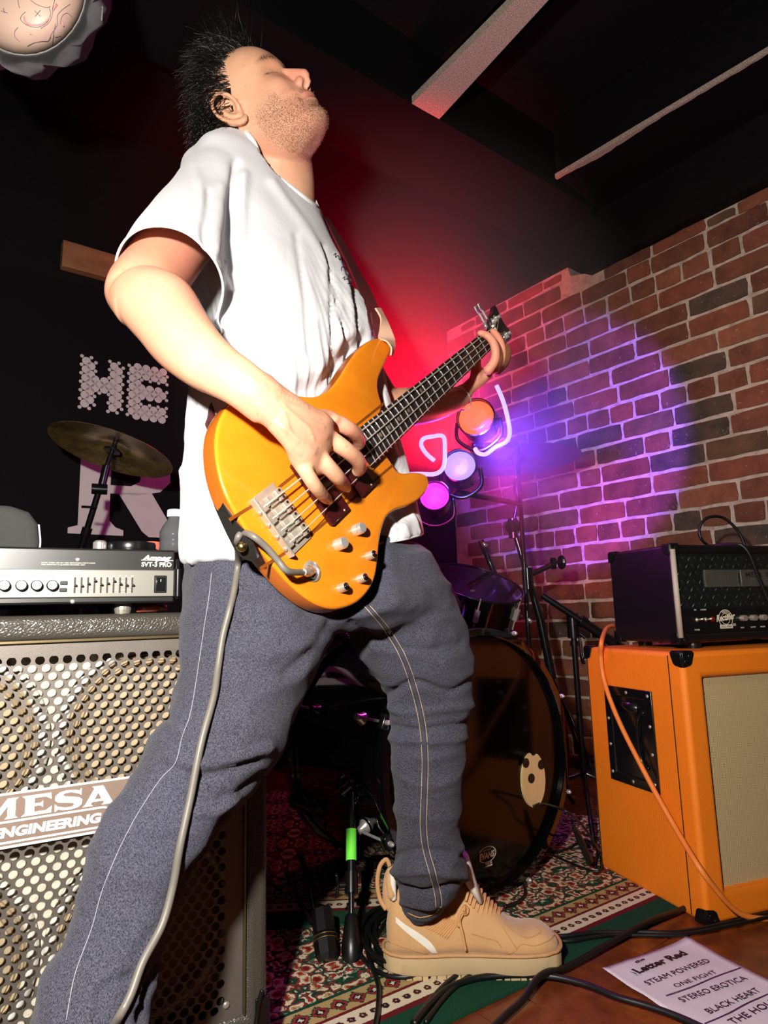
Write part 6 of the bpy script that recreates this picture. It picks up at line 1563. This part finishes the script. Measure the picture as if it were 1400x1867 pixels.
# headstock, tilted back, with four tuners
HA = unit(BA-BN*.22); HNn = unit(np.cross(BC, HA)); HNn = HNn if HNn@BN > 0 else -HNn
def HG(a, c, h): return BG(.868, 0, -.006)+HA*a+BC*c+HNn*h
hp = spl([(0, -.021), (.03, -.027), (.055, -.036), (.09, -.040), (.13, -.043), (.168, -.050), (.176, -.040), (.166, -.026), (.158, -.008), (.168, .012), (.178, .020), (.165, .036), (.13, .042), (.09, .040), (.05, .036), (.025, .028), (0, .021)], 4)
m = M(); m.prism([HG(a, c, 0) for a, c in hp], -HNn*.014); hs_ = obj('headstock', m, pm('dark_stained_headstock', (44, 16, 20), .25, coat=.5), bg, bevel=.002)
for i, (a, s) in enumerate(((.035, -1), (.085, -1), (.050, 1), (.100, 1))):
    c = s*.024; m = M(); m.lathe([(.0065, 0), (.0055, .004), (.0040, .006), (.0045, .012), (.0055, .014), (0, .015)], HG(a, c, 0), HNn, 16)
    m.lathe([(.010, 0), (.010, .0015), (.0065, .002)], HG(a, c, 0), HNn, 18)
    tn_ = obj('tuner', m, m_chr, hs_, smooth=True, angle=40)
    m = M(); q = HG(a, s*.036, -.018); m.cyl(HG(a, c, -.018), q+BC*s*.022, .0035, 10); m.lathe([(.009, -.004), (.012, 0), (.009, .004)], HG(a, c, -.018), -HNn, 14)
    ow = [(q+BC*s*.022)+HA*x+BC*s*y for x, y in ((-.004, 0), (-.012, .010), (-.010, .020), (0, .016), (.010, .020), (.012, .010), (.004, 0))]
    m.prism([p+HNn*.002 for p in ow], -HNn*.004); obj('tuner_key', m, m_chr, hs_, bevel=.001)
# strings
m_stg = pm('steel_string', (226, 216, 200), .4, .5)
sad = [(507, 903), (524, 926), (541, 946), (558, 965)]
for i in range(4):
    c0 = (-.0285, -.0095, .0095, .0285)[i]; c1 = (-.0150, -.0050, .0050, .0150)[i]; a = (.035, .085, .100, .050)[i]; s = (-1, -1, 1, 1)[i]
    m = M(); r = (.00125, .00105, .0009, .00075)[i]
    m.tube([BG(-.030, c0, -.006), BG(-.002, c0, .0005), BG(.0, c0, .0008), BG(.866, c1, .0002), HG(a, s*.024-s*.004, .007)], r, 6); obj('string', m, m_stg, bg, smooth=True)
# bridge
m_brd = pm('aged_chrome', (196, 186, 170), .38, .6, var=.25, nscale=90)
m = M(); m.box(BG(-.013, 0, HB+.001), (BA, BC, BN), (.026, .0455, .0012)); m.box(BG(-.0385, 0, HB+.0055), (BA, BC, BN), (.0018, .0455, .0055)); br = obj('bridge', m, m_brd, bg, bevel=.0008)
m_dark_screw = pm('dark_screw_metal', (50, 40, 30), .5, .5)  # dark metal of the saddle height screws
for i in range(4):
    c0 = (-.0285, -.0095, .0095, .0285)[i]
    m = M(); m.box(BG(.004, c0, -.0065), (BA, BC, BN), (.0065, .0078, .0048)); m.box(BG(-.010, c0, -.0088), (BA, BC, BN), (.0075, .0080, .0022)); sd = obj('saddle', m, m_brd, br, bevel=.0008)
    m = M(); m.tube([BG(-.037, c0+.003, -.0068), BG(-.010, c0+.003, -.0068)], .0014, 8); m.lathe([(.0036, 0), (.0036, .002), (.002, .003)], BG(-.040, c0+.003, -.0068), -BA, 10); obj('intonation_screw', m, m_nik, br, smooth=True)
    for s in (-1, 1):
        m = M(); m.lathe([(.0019, 0), (.0019, .0012), (.0009, .0009), (0, .0009)], BG(.0045, c0+s*.0052, -.0018), BN, 10); obj('height_screw', m, m_dark_screw, sd, smooth=True)
    m = M(); m.lathe([(.0034, 0), (.0030, .0016), (0, .0022)], BG(-.024, c0-.004, HB+.002), BN, 12); obj('bridge_screw', m, m_brd, br, smooth=True)
    m = M(); m.box(BG(-.030, c0, -.0085), (BA, BC, BN), (.0062, .0068, .0032)); obj('string_anchor', m, m_brd, br, bevel=.001)
# pickups
m_pu = pm('red_lit_black_plastic', (58, 16, 18), .18)  # black pickup plastic with the red stage light put into its colour
for (x0, y0), (x1, y1), top in (((607, 956), (641, 929), -.050), ((661, 904), (688, 884), -.046)):
    p0 = bloc(x0, y0, HB+.008); p1 = bloc(x1, y1, HB+.008); a_mid = (p0[0]+p1[0])/2; hwp = abs(p1[0]-p0[0])/2; cb = (p0[1]+p1[1])/2
    m = M(); m.box(BG(a_mid, (cb+top)/2, HB+.0035), (BA, BC, BN), (hwp, (cb-top)/2, .0045)); pu = obj('pickup', m, m_pu, bg, bevel=.003)
    for c in (cb-.005, top+.005):
        m = M(); m.lathe([(.0020, 0), (.0018, .001), (0, .0012)], BG(a_mid+hwp*.45, c, HB+.008), BN, 10); obj('pickup_screw', m, m_chr, pu, smooth=True)
# knobs and jack: the caps stand out from the face
for (x, y), R_, H_ in (((648, 967), .0088, .016), ((615, 994), .0088, .016), ((671, 1014), .0066, .013), ((655, 1056), .0066, .013), ((620, 1073), .0066, .013)):
    q = bpx(x, y, HB); m = M(); m.lathe([(R_*1.02, 0), (R_, H_*.2), (R_*.96, H_*.86), (R_*.8, H_), (0, H_*1.02)], q, BN, 26); kb = obj('control_knob', m, m_chr if R_ > .008 else m_nik, bg, smooth=True, angle=50)
    if R_ < .008:
        m = M(); m.lathe([(R_*.80, H_+.0001), (0, H_*1.04)], q, BN, 22); obj('knob_cap', m, m_blkm, bg, smooth=True)
jq = bpx(568, 1042, HB); m = M(); m.lathe([(.014, 0), (.0145, .0015), (.011, .0028), (.0085, .001), (.0055, -.004), (0, -.004)], jq, BN, 28); jk = obj('jack_plate', m, m_chr, bg, smooth=True, angle=50)
m = M(); jd = _jd; m.lathe([(.0045, -.004), (.0058, .010), (.0068, .012), (.0068, .024), (.0055, .027), (.0042, .034), (0, .034)], jq+BN*.002, jd, 18); obj('jack_plug', m, m_nik, bg, smooth=True, angle=40)
# ================================================================ the strap
m_bl = pm('black_leather', (30, 27, 25), .4, bump=.4, bscale=300); m_mar = pm('maroon_leather', (84, 30, 32), .5, bump=.4, bscale=300); m_sue = pm('tan_suede', (214, 168, 138), .9, bump=.6, bscale=500)
sr = root('guitar_strap', 'maroon and black leather guitar strap around the man and bass', 'strap', (-.2, 1.0, 0))
def ribbon(L, R, th, mat, name, par, seg=5, smooth=True, **k):
    a, b_ = spl(A_(L), seg), spl(A_(R), seg); m = M(); n = len(a); nn = []
    T = np.gradient((a+b_)/2, axis=0); V = []
    for i in range(n):
        nr = unit(np.cross(T[i], b_[i]-a[i])); V += [a[i]-nr*th/2, b_[i]-nr*th/2, b_[i]+nr*th/2, a[i]+nr*th/2]
    m.add(V, [(4*i+k_, 4*i+(k_+1) % 4, 4*i+4+(k_+1) % 4, 4*i+4+k_) for i in range(n-1) for k_ in range(4)]+[(3, 2, 1, 0), (4*n-4, 4*n-3, 4*n-2, 4*n-1)])
    return obj(name, m, mat, par, smooth=smooth, angle=40, **k)
# tail end: leather tab folded over the strap button
def tp(x, y, Y): return P(x, y, Y)
o1 = [(386, 902), (392, 922), (404, 950), (419, 982), (435, 1010), (456, 1022), (470, 1021)]; o2 = [(398, 898), (408, 916), (424, 944), (440, 962), (452, 972), (462, 992), (471, 1016)]
ribbon([tp(x, y, .815-.012*i/6) for i, (x, y) in enumerate(o1)], [tp(x, y, .800-.012*i/6) for i, (x, y) in enumerate(o2)], .003, m_bl, 'strap_tab', sr, label='black leather end tab')
m = M(); q = tp(441, 997, .790); m.lathe([(.0062, 0), (.0066, .003), (.0048, .0055), (0, .0062)], q, unit(CP-q), 18); obj('brass_button', m, pm('brass', (206, 176, 110), .25, 1), sr, smooth=True, angle=50)
ribbon([tp(381, 770, .90), tp(380, 830, .87), tp(383, 880, .84), tp(386, 905, .815)], [tp(392, 768, .885), tp(391, 830, .86), tp(394, 878, .83), tp(399, 900, .80)], .003, m_bl, 'strap_band', sr)
ribbon([tp(362, 690, 1.0), tp(364, 730, .95), tp(372, 765, .92), tp(382, 790, .89)], [tp(384, 690, .96), tp(388, 735, .91), tp(391, 765, .89), tp(394, 790, .875)], .004, m_mar, 'strap_band', sr, label='maroon part of the strap at the hip')
m = M(); m.box(tp(370, 728, .945), (unit([.7, -.7, 0]), UZ, unit([.7, .7, 0])), (.010, .022, .004)); obj('strap_slider', m, m_mar, sr, bevel=.002)
# over the chest on the far side, down to the upper horn
ribbon([tp(592, 400, 1.25), tp(612, 440, 1.235), tp(632, 480, 1.215), tp(650, 520, 1.19), tp(664, 560, 1.16), tp(676, 600, 1.12)], [tp(596, 396, 1.29), tp(628, 445, 1.275), tp(652, 490, 1.25), tp(672, 525, 1.22), tp(688, 560, 1.18), tp(696, 604, 1.13)], .004, m_mar, 'strap_band', sr, label='maroon woven strap on the chest')
ribbon([tp(676, 570, 1.13), tp(680, 600, 1.12), tp(686, 618, 1.12)], [tp(690, 566, 1.145), tp(694, 592, 1.13), tp(700, 618, 1.13)], .004, m_mar, 'strap_band', sr)
ribbon([tp(684, 562, 1.12), tp(694, 580, 1.12), tp(692, 600, 1.115), tp(690, 616, 1.105), tp(704, 622, 1.09), tp(713, 634, 1.08), tp(712, 648, 1.075)], [tp(693, 562, 1.14), tp(704, 582, 1.14), tp(712, 600, 1.13), tp(719, 618, 1.12), tp(720, 628, 1.11), tp(718, 640, 1.10), tp(714, 650, 1.09)], .003, m_sue, 'suede_tab', sr, label='pale tan suede tab on the upper horn')

# ================================================================ shoes
m_sh = pm('tan_suede_upper', (196, 152, 102), .9, var=.12, nscale=30, bump=.6, bscale=420, sheen=.3); m_sole = pm('cream_rubber_sole', (188, 162, 122), .7, var=.06); m_wel = pm('tan_welt', (190, 142, 94), .7, bump=.5, bscale=500)
m_lin = pm('off_white_lining', (224, 216, 202), .8); m_lace = pm('speckled_lace', (206, 150, 96), .7, var=.5, nscale=900, bump=.8, bscale=900)
def shoe(O, sx, L_, label, detail=True):
    sx = unit(sx); sy = A_([-sx[1], sx[0], 0]); O = A_(O)
    def S(s, y, z): return O+sx*(s*L_)+sy*y+UZ*z
    sp_ = root('shoe', label, None, O); sp_.parent = pl_root; sp_.location = tuple(O-wloc(pl_root))
    ss = A_([0, .03, .10, .22, .38, .52, .66, .78, .88, .95, .985, 1.0]); hwd = A_([.010, .026, .0365, .040, .039, .043, .0495, .0525, .050, .040, .027, .010])
    def W(s): return float(np.interp(s, ss, hwd))
    # sole with notched edge
    xs = np.concatenate([np.linspace(0, .1, 6), np.linspace(.13, .88, 20), np.linspace(.9, 1, 9)]); m = M(); rings = []
    outl = [(s, -W(s)*1.09) for s in xs]+[(s, W(s)*1.09) for s in xs[::-1]]
    def off(s): return (s-.5)*1.02+.5
    def lay(z, k): return A_([S(off(s)*k+(1-k)/2, y*k, z) for s, y in outl])
    loft(m, [lay(.007, .97), lay(.010, 1.0), lay(.034, 1.0), lay(.038, .985)]); obj('sole', m, m_sole, sp_, smooth=True, angle=40)
    for k_, s in enumerate(np.arange(.04, .98, .045)):
        m = M(); m.box(S(s, 0, .0035), (sx, sy, UZ), (.0048 if k_ % 3 else .008, W(s)*1.03, .0038)); obj('tread_lug', m, m_sole, sp_)
    m = M(); wl_ = [S(off(s), y, .0395) for s, y in outl]; wl_.append(wl_[0]); m.tube(wl_, .0032, 8, False); obj('welt', m, m_wel, sp_, smooth=True)
    # upper
    us = A_([.012, .03, .08, .16, .26, .36, .44, .50, .56, .64, .72, .80, .87, .93, .97, .995]); top = A_([.078, .120, .136, .122, .110, .118, .136, .142, .124, .100, .079, .068, .069, .065, .056, .044])
    q = np.linspace(.012, .995, 44); rings = []
    for s in q:
        t_ = float(np.interp(s, us, top)); w_ = W(s)*.98; zb = .036; r = []
        nar = float(np.interp(s, [0, .1, .45, .6, .8, 1], [.72, .70, .52, .58, .80, .9]))
        for k in range(32):
            a = 2*math.pi*k/32; c, s_ = math.cos(a), math.sin(a)
            e = 2.6; yy = math.copysign(abs(c)**(2/e), c); zz = math.copysign(abs(s_)**(2/(2.2 if s_ > 0 else 5)), s_)
            zf = (zz+1)/2; r.append(S(s, w_*yy*(1-(1-nar)*zf**1.6), zb-.004+(t_-zb+.004)*zf))
        rings.append(r)
    m = M(); loft(m, rings); up = obj('upper', m, m_sh, sp_, smooth=True)
    co_ = A_([v.co[:] for v in up.data.vertices])+wloc(up) if False else np.vstack(m.v); bv = BVHTree.FromPolygons([tuple(c) for c in co_], m.f)
    if not detail: return sp_
    # collar padding, tongue, pull loop
    m = M(); tubes(m, [(S(.035, .0, .105), .010), (S(.03, 0, .130), .012), (S(.04, 0, .158), .011), (S(.05, 0, .172), .007)], 5, 14)
    tubes(m, [(S(.045, -.020, .132), .008), (S(.04, -.008, .158), .009), (S(.05, .012, .160), .009), (S(.07, .026, .130), .008)], 5, 12); obj('heel_collar', m, m_sh, sp_, smooth=True)
    m = M(); tubes(m, [(S(.055, -.020, .128), .006), (S(.055, -.012, .165), .006), (S(.065, .01, .165), .006)], 5, 10); obj('collar_lining', m, m_lin, sp_, smooth=True)
    m = M(); m.tube(spl([S(.04, -.004, .178), S(.02, -.004, .190), S(-.018, -.004, .178), S(-.035, -.004, .150), S(-.022, -.004, .122), S(.012, -.008, .105)], 6), .0026, 8, flat=1.6); obj('pull_loop', m, m_wel, sp_, smooth=True)
    m = M(); rings = []
    for t_, (s, z, w_, th) in enumerate([(.54, .118, .022, .008), (.50, .145, .027, .010), (.475, .168, .031, .012), (.455, .190, .031, .012), (.445, .202, .024, .007)]):
        rings.append(oval(S(s+.012, -.010, z), sy*w_, unit(sx+UZ*.3)*th, 20))
    loft(m, rings); obj('tongue', m, m_lin, sp_, smooth=True, label='pale padded tongue')
    m = M(); rings = []
    for (s, z, w_, th) in [(.36, .120, .016, .010), (.38, .150, .020, .012), (.415, .176, .018, .010), (.43, .188, .010, .005)]: rings.append(oval(S(s, -.010, z), sy*w_, sx*th, 18))
    loft(m, rings); obj('ankle_lining', m, m_lin, sp_, smooth=True)
    def dec(name, paths, r, mat, off_=.0006, seg=5, **k): return decal(name, bv, paths, r, mat, sp_, off_, 6, None, seg, **k)
    # overlays drawn on the side facing the camera
    def poly(name, pts, mat, off_, label=None):
        # fill a side panel: rows of points between two edge curves, laid on the upper
        A1, A2 = spl(A_(pts[0], float), 6), spl(A_(pts[1], float), 6); m = M(); rows = []
        for a, b_ in zip(A1, A2):
            row = [hit(bv, *(a+(b_-a)*t), off_) for t in np.linspace(0, 1, 6)]
            if any(p is None for p in row): continue
            rows.append(row)
        if len(rows) > 2: m.grid(rows, len(rows), 6); return obj(name, m, mat, sp_, smooth=True, label=label)
    poly('heel_stripe', ([(722, 1671), (740, 1686), (765, 1702), (785, 1718), (798, 1737)], [(722, 1681), (738, 1697), (758, 1713), (776, 1727), (788, 1737)]), m_lin, .0016, 'off-white diagonal heel stripe')
    rib = pm('ribbed_tan_textile', (206, 150, 92), .8)
    for k in range(11):
        t_ = k/10.; dec('textile_rib', [[(772+t_*42, 1690+t_*22), (800+t_*38, 1682+t_*8-10), (822+t_*18, 1665+t_*20)]], .0011, rib, .0004)
    for pth in ([(833, 1635), (828, 1660), (826, 1676), (836, 1682), (845, 1672)], [(858, 1702), (885, 1710), (905, 1716), (914, 1728)], [(915, 1690), (930, 1712), (942, 1730)], [(705, 1738), (745, 1745), (790, 1744), (850, 1741), (900, 1742), (935, 1736), (950, 1722), (975, 1724), (1000, 1715), (1010, 1706)], [(708, 1716), (740, 1728), (775, 1738), (790, 1742)], [(925, 1690), (945, 1705), (965, 1710), (985, 1700), (978, 1690)]):
        dec('stitched_seam', [pth], .0009, m_wel, .0003)
    # laces
    for i, (s, z) in enumerate(((.50, .143), (.52, .137), (.54, .131), (.56, .124), (.58, .116), (.60, .109), (.62, .103), (.64, .097), (.66, .091))):
        for sg in (-1, 1):
            m = M(); m.tube(spl([S(s-.035, -.030, z-.020), S(s-.012, -.022, z-.004), S(s+.008*sg, -.006, z+.003), S(s+.018, .012, z+.002), S(s+.02, .026, z-.014)], 5), .0027, 8, flat=.6); obj('lace', m, m_lace, sp_, smooth=True)
    kn_ = PL(848, 1660, S(.47, -.034, .14), A_([0, 1, 0])); m = M()
    m.torus(kn_, A_([.4, -1, .2]), .0055, .0030, 16, 8); m.torus(kn_+UZ*.002, A_([1, -.4, .1]), .005, .0028, 16, 8); obj('lace_knot', m, m_lace, sp_, smooth=True)
    m = M(); p0 = kn_; m.tube(spl([p0, PL(838, 1678, p0-A_([0, .004, 0]), A_([0, 1, 0])), PL(843, 1702, p0-A_([0, .008, 0]), A_([0, 1, 0])), PL(849, 1733, p0-A_([0, .010, 0]), A_([0, 1, 0]))], 6), .0028, 8); obj('lace_end', m, m_lace, sp_, smooth=True)
    m = M(); m.tube(spl([p0, PL(838, 1668, p0-A_([0, .004, 0]), A_([0, 1, 0])), PL(836, 1690, p0-A_([0, .006, 0]), A_([0, 1, 0]))], 6), .0026, 8); obj('lace_end', m, m_lace, sp_, smooth=True)
    return sp_
h_ = G(703, 1775); h_[2] = .0065; t_ = G(1019, 1762); t_[2] = .0065
shoe(h_, t_-h_, float(np.linalg.norm(t_-h_)), 'tan suede sneaker with thick cream sole')
m = M()
shoe(A_([-.52, .74, .0062]), A_([.8, -.6, 0]), .30, 'other tan sneaker below the picture edge', False)

# ================================================================ setlist on the floor
E1 = unit(G(1255, 1716)-G(1098, 1768)); E2 = A_([E1[1], -E1[0], 0]); SO = G(1098, 1768)
m = M(); nu_, nv_ = 22, 30; V = []
for i in range(nu_):
    for j in range(nv_):
        u, v = .2206*i/(nu_-1), .305*j/(nv_-1); w_ = mnoise.noise(Vector((u*16, v*13, 2)))*.0022+mnoise.noise(Vector((u*40, v*9, 7)))*.0008
        w_ += .003*max(0, (u-.19)/.03)**2+.004*max(0, (.02-v)/.02)**2*max(0, (u-.12)/.1)
        ex_ = .004*mnoise.noise(Vector((v*22, 3, u*3)))*(1 if i in (0, nu_-1) else 0)
        V.append(SO+E1*(u+ex_)+E2*v+UZ*(.0030+w_))
m.grid(V, nu_, nv_)
m_pap = pm('white_paper', (214, 204, 210), .7, var=.04)
pap = obj('setlist', m, m_pap, smooth=True, fix=True, label='white paper with black titles and ruled lines on the floor boards', cat='paper')
md = pap.modifiers.new('s', 'SOLIDIFY'); md.thickness = .0002; md.offset = -1
m_pr = pm('black_marker', (22, 16, 26), .6); m_pu2 = pm('purple_marker', (46, 22, 70), .6)
def gz(x, y): p = G(x, y, .0066); return p
def ptext(body, x0, y0, x1, y1, h, mat=m_pr, bold=0, name='lettering', **k):
    a, b_ = gz(x0, y0), gz(x1, y1); d_ = unit(b_-a); u_ = A_([-d_[1], d_[0], 0])
    text(body, a, d_, u_, h, mat, pap, name, .0002, float(np.linalg.norm(b_-a)), bold, **k)
ptext('Letter Red', 1163, 1775, 1254, 1739, .0150, bold=.035, shear=-.1); ptext('the', 1160, 1756, 1176, 1749, .006, bold=.03)
for k in range(16):
    x = 1160+k*5.6; y = 1777-k*2.25; a = gz(x, y); m = M(); m.tube([a+E2*.003, a-E2*.004+E1*.002, a-E2*.013+E1*(.002 if k % 2 else -.002)], [.0003, .0010, .0002], 5, flat=.3); 
    if k in (0, 1, 3, 8, 9): obj('flourish', m, m_pr, pap)
ptext('STEAM POWERED', 1182, 1796, 1296, 1753, .0125); ptext('ONE FIGHT', 1233, 1800, 1308, 1773, .0095); ptext('STEREO EROTICA', 1245, 1827, 1364, 1785, .0125)
ptext('BLACK HEART', 1295, 1848, 1388, 1807, .0125); ptext('THE HOUSE', 1338, 1868, 1430, 1822, .0130)
for (x0, y0, x1, y1) in ((1214, 1815, 1350, 1764), (1284, 1866, 1400, 1812)):
    m = M(); a, b_ = gz(x0, y0), gz(x1, y1); m.tube(spl([a, a+(b_-a)*.33+E2*.0015, a+(b_-a)*.66-E2*.001, b_], 6), .0010, 6, flat=.35); obj('ruled_line', m, m_pu2, pap, smooth=True)

# ================================================================ leads on the floor
def floorcable(pts, r, label, z0=.012, **k): cable('cable', [G(x, y)*A_([1, 1, 0])+UZ*(z0+(p[0] if p else 0)) for x, y, *p in pts], r, m_rub, label, group='black leads on the floor', **k)
floorcable([(905, 1700), (960, 1716), (1023, 1719), (1086, 1712), (1154, 1711), (1240, 1713, .002), (1330, 1694), (1420, 1672)], .0042, 'black floor lead running from the shoe toe towards the orange cabinet, upper one')
floorcable([(930, 1712), (1025, 1728), (1075, 1722), (1120, 1716), (1165, 1717), (1245, 1717, .001), (1335, 1699), (1420, 1679)], .0036, 'thin black floor lead just below the upper lead beside the shoe toe')
floorcable([(755, 1885), (782, 1850), (822, 1815), (880, 1797), (960, 1793), (1011, 1796), (1069, 1811), (1126, 1834), (1183, 1851), (1240, 1872), (1300, 1900)], .0052, 'thick black lead passing in front of the shoe sole across the boards', .0135)
floorcable([(1300, 1640), (1240, 1671), (1185, 1700, .008), (1126, 1729, .004), (1040, 1774), (989, 1803, .010), (954, 1837), (923, 1866), (890, 1900)], .0058, 'thickest black lead following the green rug edge')
floorcable([(846, 1782), (815, 1806), (785, 1838), (752, 1880)], .0040, 'short black lead coming out under the shoe sole, left one')
floorcable([(872, 1784), (838, 1806), (806, 1838), (776, 1880)], .0040, 'short black lead coming out under the shoe sole, right one')
floorcable([(661, 1600), (664, 1680), (667, 1730), (678, 1775), (690, 1810), (690, 1850), (684, 1890)], .0046, 'black lead trailing down the rug beside the green taped spur')
m = M(); cc = G(742, 1722)*A_([1, 1, 0])
for k in range(7):
    pts = []
    for t in np.linspace(0, 2*math.pi, 33): pts.append(cc+A_([(.062+.0055*k-.004*math.sin(3*t+k))*math.cos(t+k), (.105+.006*k+.004*math.sin(2*t+k))*math.sin(t+k), .011+.0075*(k % 3)+.002*math.sin(4*t+k)]))
    m.tube(pts, .0042, 8, False)
obj('coiled_cable', m, m_rub, smooth=True, label='coil of black cable on the rug behind the shoe heel', cat='cable')
pp = [onhead(972, 1470, .01), onhead(990, 1466, .02), P(1030, 1478, 1.60), P(1062, 1505, 1.64), P(1085, 1540, 1.66), G(1096, 1580)+UZ*.03, G(1094, 1600)+UZ*.015, G(1060, 1592)+UZ*.014, G(1010, 1570)+UZ*.014]
cable('cable', pp, .0030, m_rub, 'thin black microphone lead leaving the maple patch of the bass drum')
m = M(); a, b_ = P(1043, 1500, 1.68), P(1083, 1588, 1.70); d_ = unit(b_-a); m.lathe([(.004, 0), (.006, .02), (.0085, .035), (.0085, .075), (.0095, .077), (.0095, .105), (0, .105)], a, d_, 16); obj('cable_plug', m, m_blkm, smooth=True, angle=40, label='black microphone plug hanging between the bass drum and orange cabinet', cat='plug')
floorcable([(985, 1562), (1030, 1558), (1066, 1540), (1088, 1556), (1086, 1590)], .003, 'thin black lead on the rug behind the orange cabinet corner')
floorcable([(955, 1620), (958, 1640), (945, 1655), (920, 1664)], .0036, 'short black lead below the bass drum hoop')

# ================================================================ another musician's tattooed arm, upper left corner
op = root('person', 'tattooed arm of another person in a black sleeve at the upper left corner', 'person', P(30, -40, 1.1)*A_([1, 1, 0])+UZ*0)
def pel(cx_, cy_, rx, ry, Y, rot=0, n=36):
    return A_([P(cx_+rx*math.cos(t)*math.cos(rot)-ry*math.sin(t)*math.sin(rot), cy_+rx*math.cos(t)*math.sin(rot)+ry*math.sin(t)*math.cos(rot), Y) for t in np.linspace(0, 2*math.pi, n+1)[:-1]])
m = M(); loft(m, [pel(40, -30, 25, 25, .965, .0), pel(42, -28, 70, 72, .975, 0), pel(44, -28, 100, 108, 1.0, .0), pel(46, -28, 112, 126, 1.035, 0), pel(48, -26, 112, 130, 1.10, 0), pel(60, -120, 110, 130, 1.25, 0), pel(70, -260, 110, 130, 1.40, 0)])
arm = obj('body', m, m_skin2 if 'm_skin2' in globals() else pm('pale_skin', (214, 180, 160), .45, var=.06, nscale=20, sss=.1), op, smooth=True)
AB = BVHTree.FromPolygons([tuple(c) for c in np.vstack(m.v)], m.f)
m = M(); 
rn = [pel(46, -26, 110, 124, 1.022, 0), pel(46, -24, 116, 130, 1.016, 0), pel(48, -18, 124, 138, 1.028, 0), pel(52, -12, 134, 146, 1.07, -.15), pel(56, -10, 142, 152, 1.15, -.2), pel(62, -60, 140, 150, 1.27, -.2), pel(70, -240, 140, 150, 1.45, 0)]
rn = [r+0 for r in rn]
for i, r in enumerate(rn):
    if i >= 2:
        for k in range(len(r)): r[k] += (r[k]-r.mean(0))*(.05*math.sin(k*1.7+i)+.03*math.sin(k*3.1))
loft(m, rn, False); fs = obj('sleeve', m, pm('washed_black_cotton', (22, 20, 21), .95, bump=.8, bscale=600, sheen=.4), op, smooth=True)
md = fs.modifiers.new('s', 'SOLIDIFY'); md.thickness = .002
m_tat = pm('tattoo_ink', (96, 92, 92), .5); m_tatp = pm('tattoo_pink', (216, 150, 150), .5); m_tatb = pm('tattoo_tan', (214, 176, 120), .5)
decal('tattoo', AB, [[(6, 15), (9, 24)], [(2, 20), (14, 24)], [(63, 20), (74, 30)], [(74, 19), (64, 30)], [(33, 0), (34, 8), (36, 15)], [(47, 22), (40, 28), (38, 36), (46, 44), (60, 49), (74, 48), (86, 40), (92, 26), (90, 14)], [(100, 0), (96, 16), (94, 32), (86, 44), (74, 52)], [(50, 84), (62, 78), (76, 75), (88, 74), (94, 62), (104, 46), (105, 28), (116, 16), (128, 8)], [(95, 88), (96, 76), (98, 60), (101, 44)], [(33, 50), (27, 58), (28, 68), (36, 76)], [(110, 44), (113, 30), (122, 24), (130, 30)], [(100, 68), (110, 66)], [(55, 62), (58, 63)], [(56, 0), (66, 8), (84, 14), (92, 12)]], .0005, m_tat, arm, .0002, 5, 'stuff', label='grey line tattoos')
decal('tattoo', AB, [[(44, 30), (48, 42), (64, 46), (80, 42), (92, 30)], [(96, 20), (104, 8)], [(112, 36), (116, 48)]], .0020, m_tatp, arm, -.0012, 6, 'stuff', label='faded pink tattoo shading')
m = M(); q = [P(176, 4, 1.08), P(188, 12, 1.08), P(186, 34, 1.07), P(178, 44, 1.07), P(172, 24, 1.07)]; m.prism(q, A_([0, .002, 0])); obj('shiny_patch', m, pm('silver_foil', (230, 230, 226), .3, .6), op)

# ================================================================ thin haze added around the coloured lamps to spread a glow
hz = M(); hc_ = A_([.12, 2.15, 1.45]); HR_ = .95
V = []; 
for i in range(13):
    for j in range(24):
        a, b_ = math.pi*i/12, 2*math.pi*j/24; V.append(hc_+HR_*A_([math.sin(a)*math.cos(b_)*.9, math.sin(a)*math.sin(b_)*.62, math.cos(a)]))
hz.grid(V, 13, 24, cv=True)
hm_ = bpy.data.materials.new('haze'); hm_.use_nodes = True; nt = hm_.node_tree; nt.nodes.clear()  # material of the haze added to spread the coloured glow
vo = nt.nodes.new('ShaderNodeVolumePrincipled'); mo = nt.nodes.new('ShaderNodeOutputMaterial'); nt.links.new(vo.outputs[0], mo.inputs['Volume'])
tc = nt.nodes.new('ShaderNodeTexCoord'); mp = nt.nodes.new('ShaderNodeMapping'); mp.inputs['Location'].default_value = (0, 0, -1.0); mp.inputs['Scale'].default_value = (1/.86, 1/.6, 1/.95)
gd = nt.nodes.new('ShaderNodeTexGradient'); gd.gradient_type = 'SPHERICAL'; nt.links.new(tc.outputs['Object'], mp.inputs[0]); nt.links.new(mp.outputs[0], gd.inputs[0])
mu1 = nt.nodes.new('ShaderNodeMath'); mu1.operation = 'MULTIPLY'; mu1.inputs[1].default_value = .42; nt.links.new(gd.outputs['Fac'], mu1.inputs[0]); nt.links.new(mu1.outputs[0], vo.inputs['Density'])
vo.inputs['Color'].default_value = (1, 1, 1, 1)
ho = obj('glow_haze', hz, hm_, kind='stuff', label='thin haze added to spread the coloured glow behind the man', cat='haze')
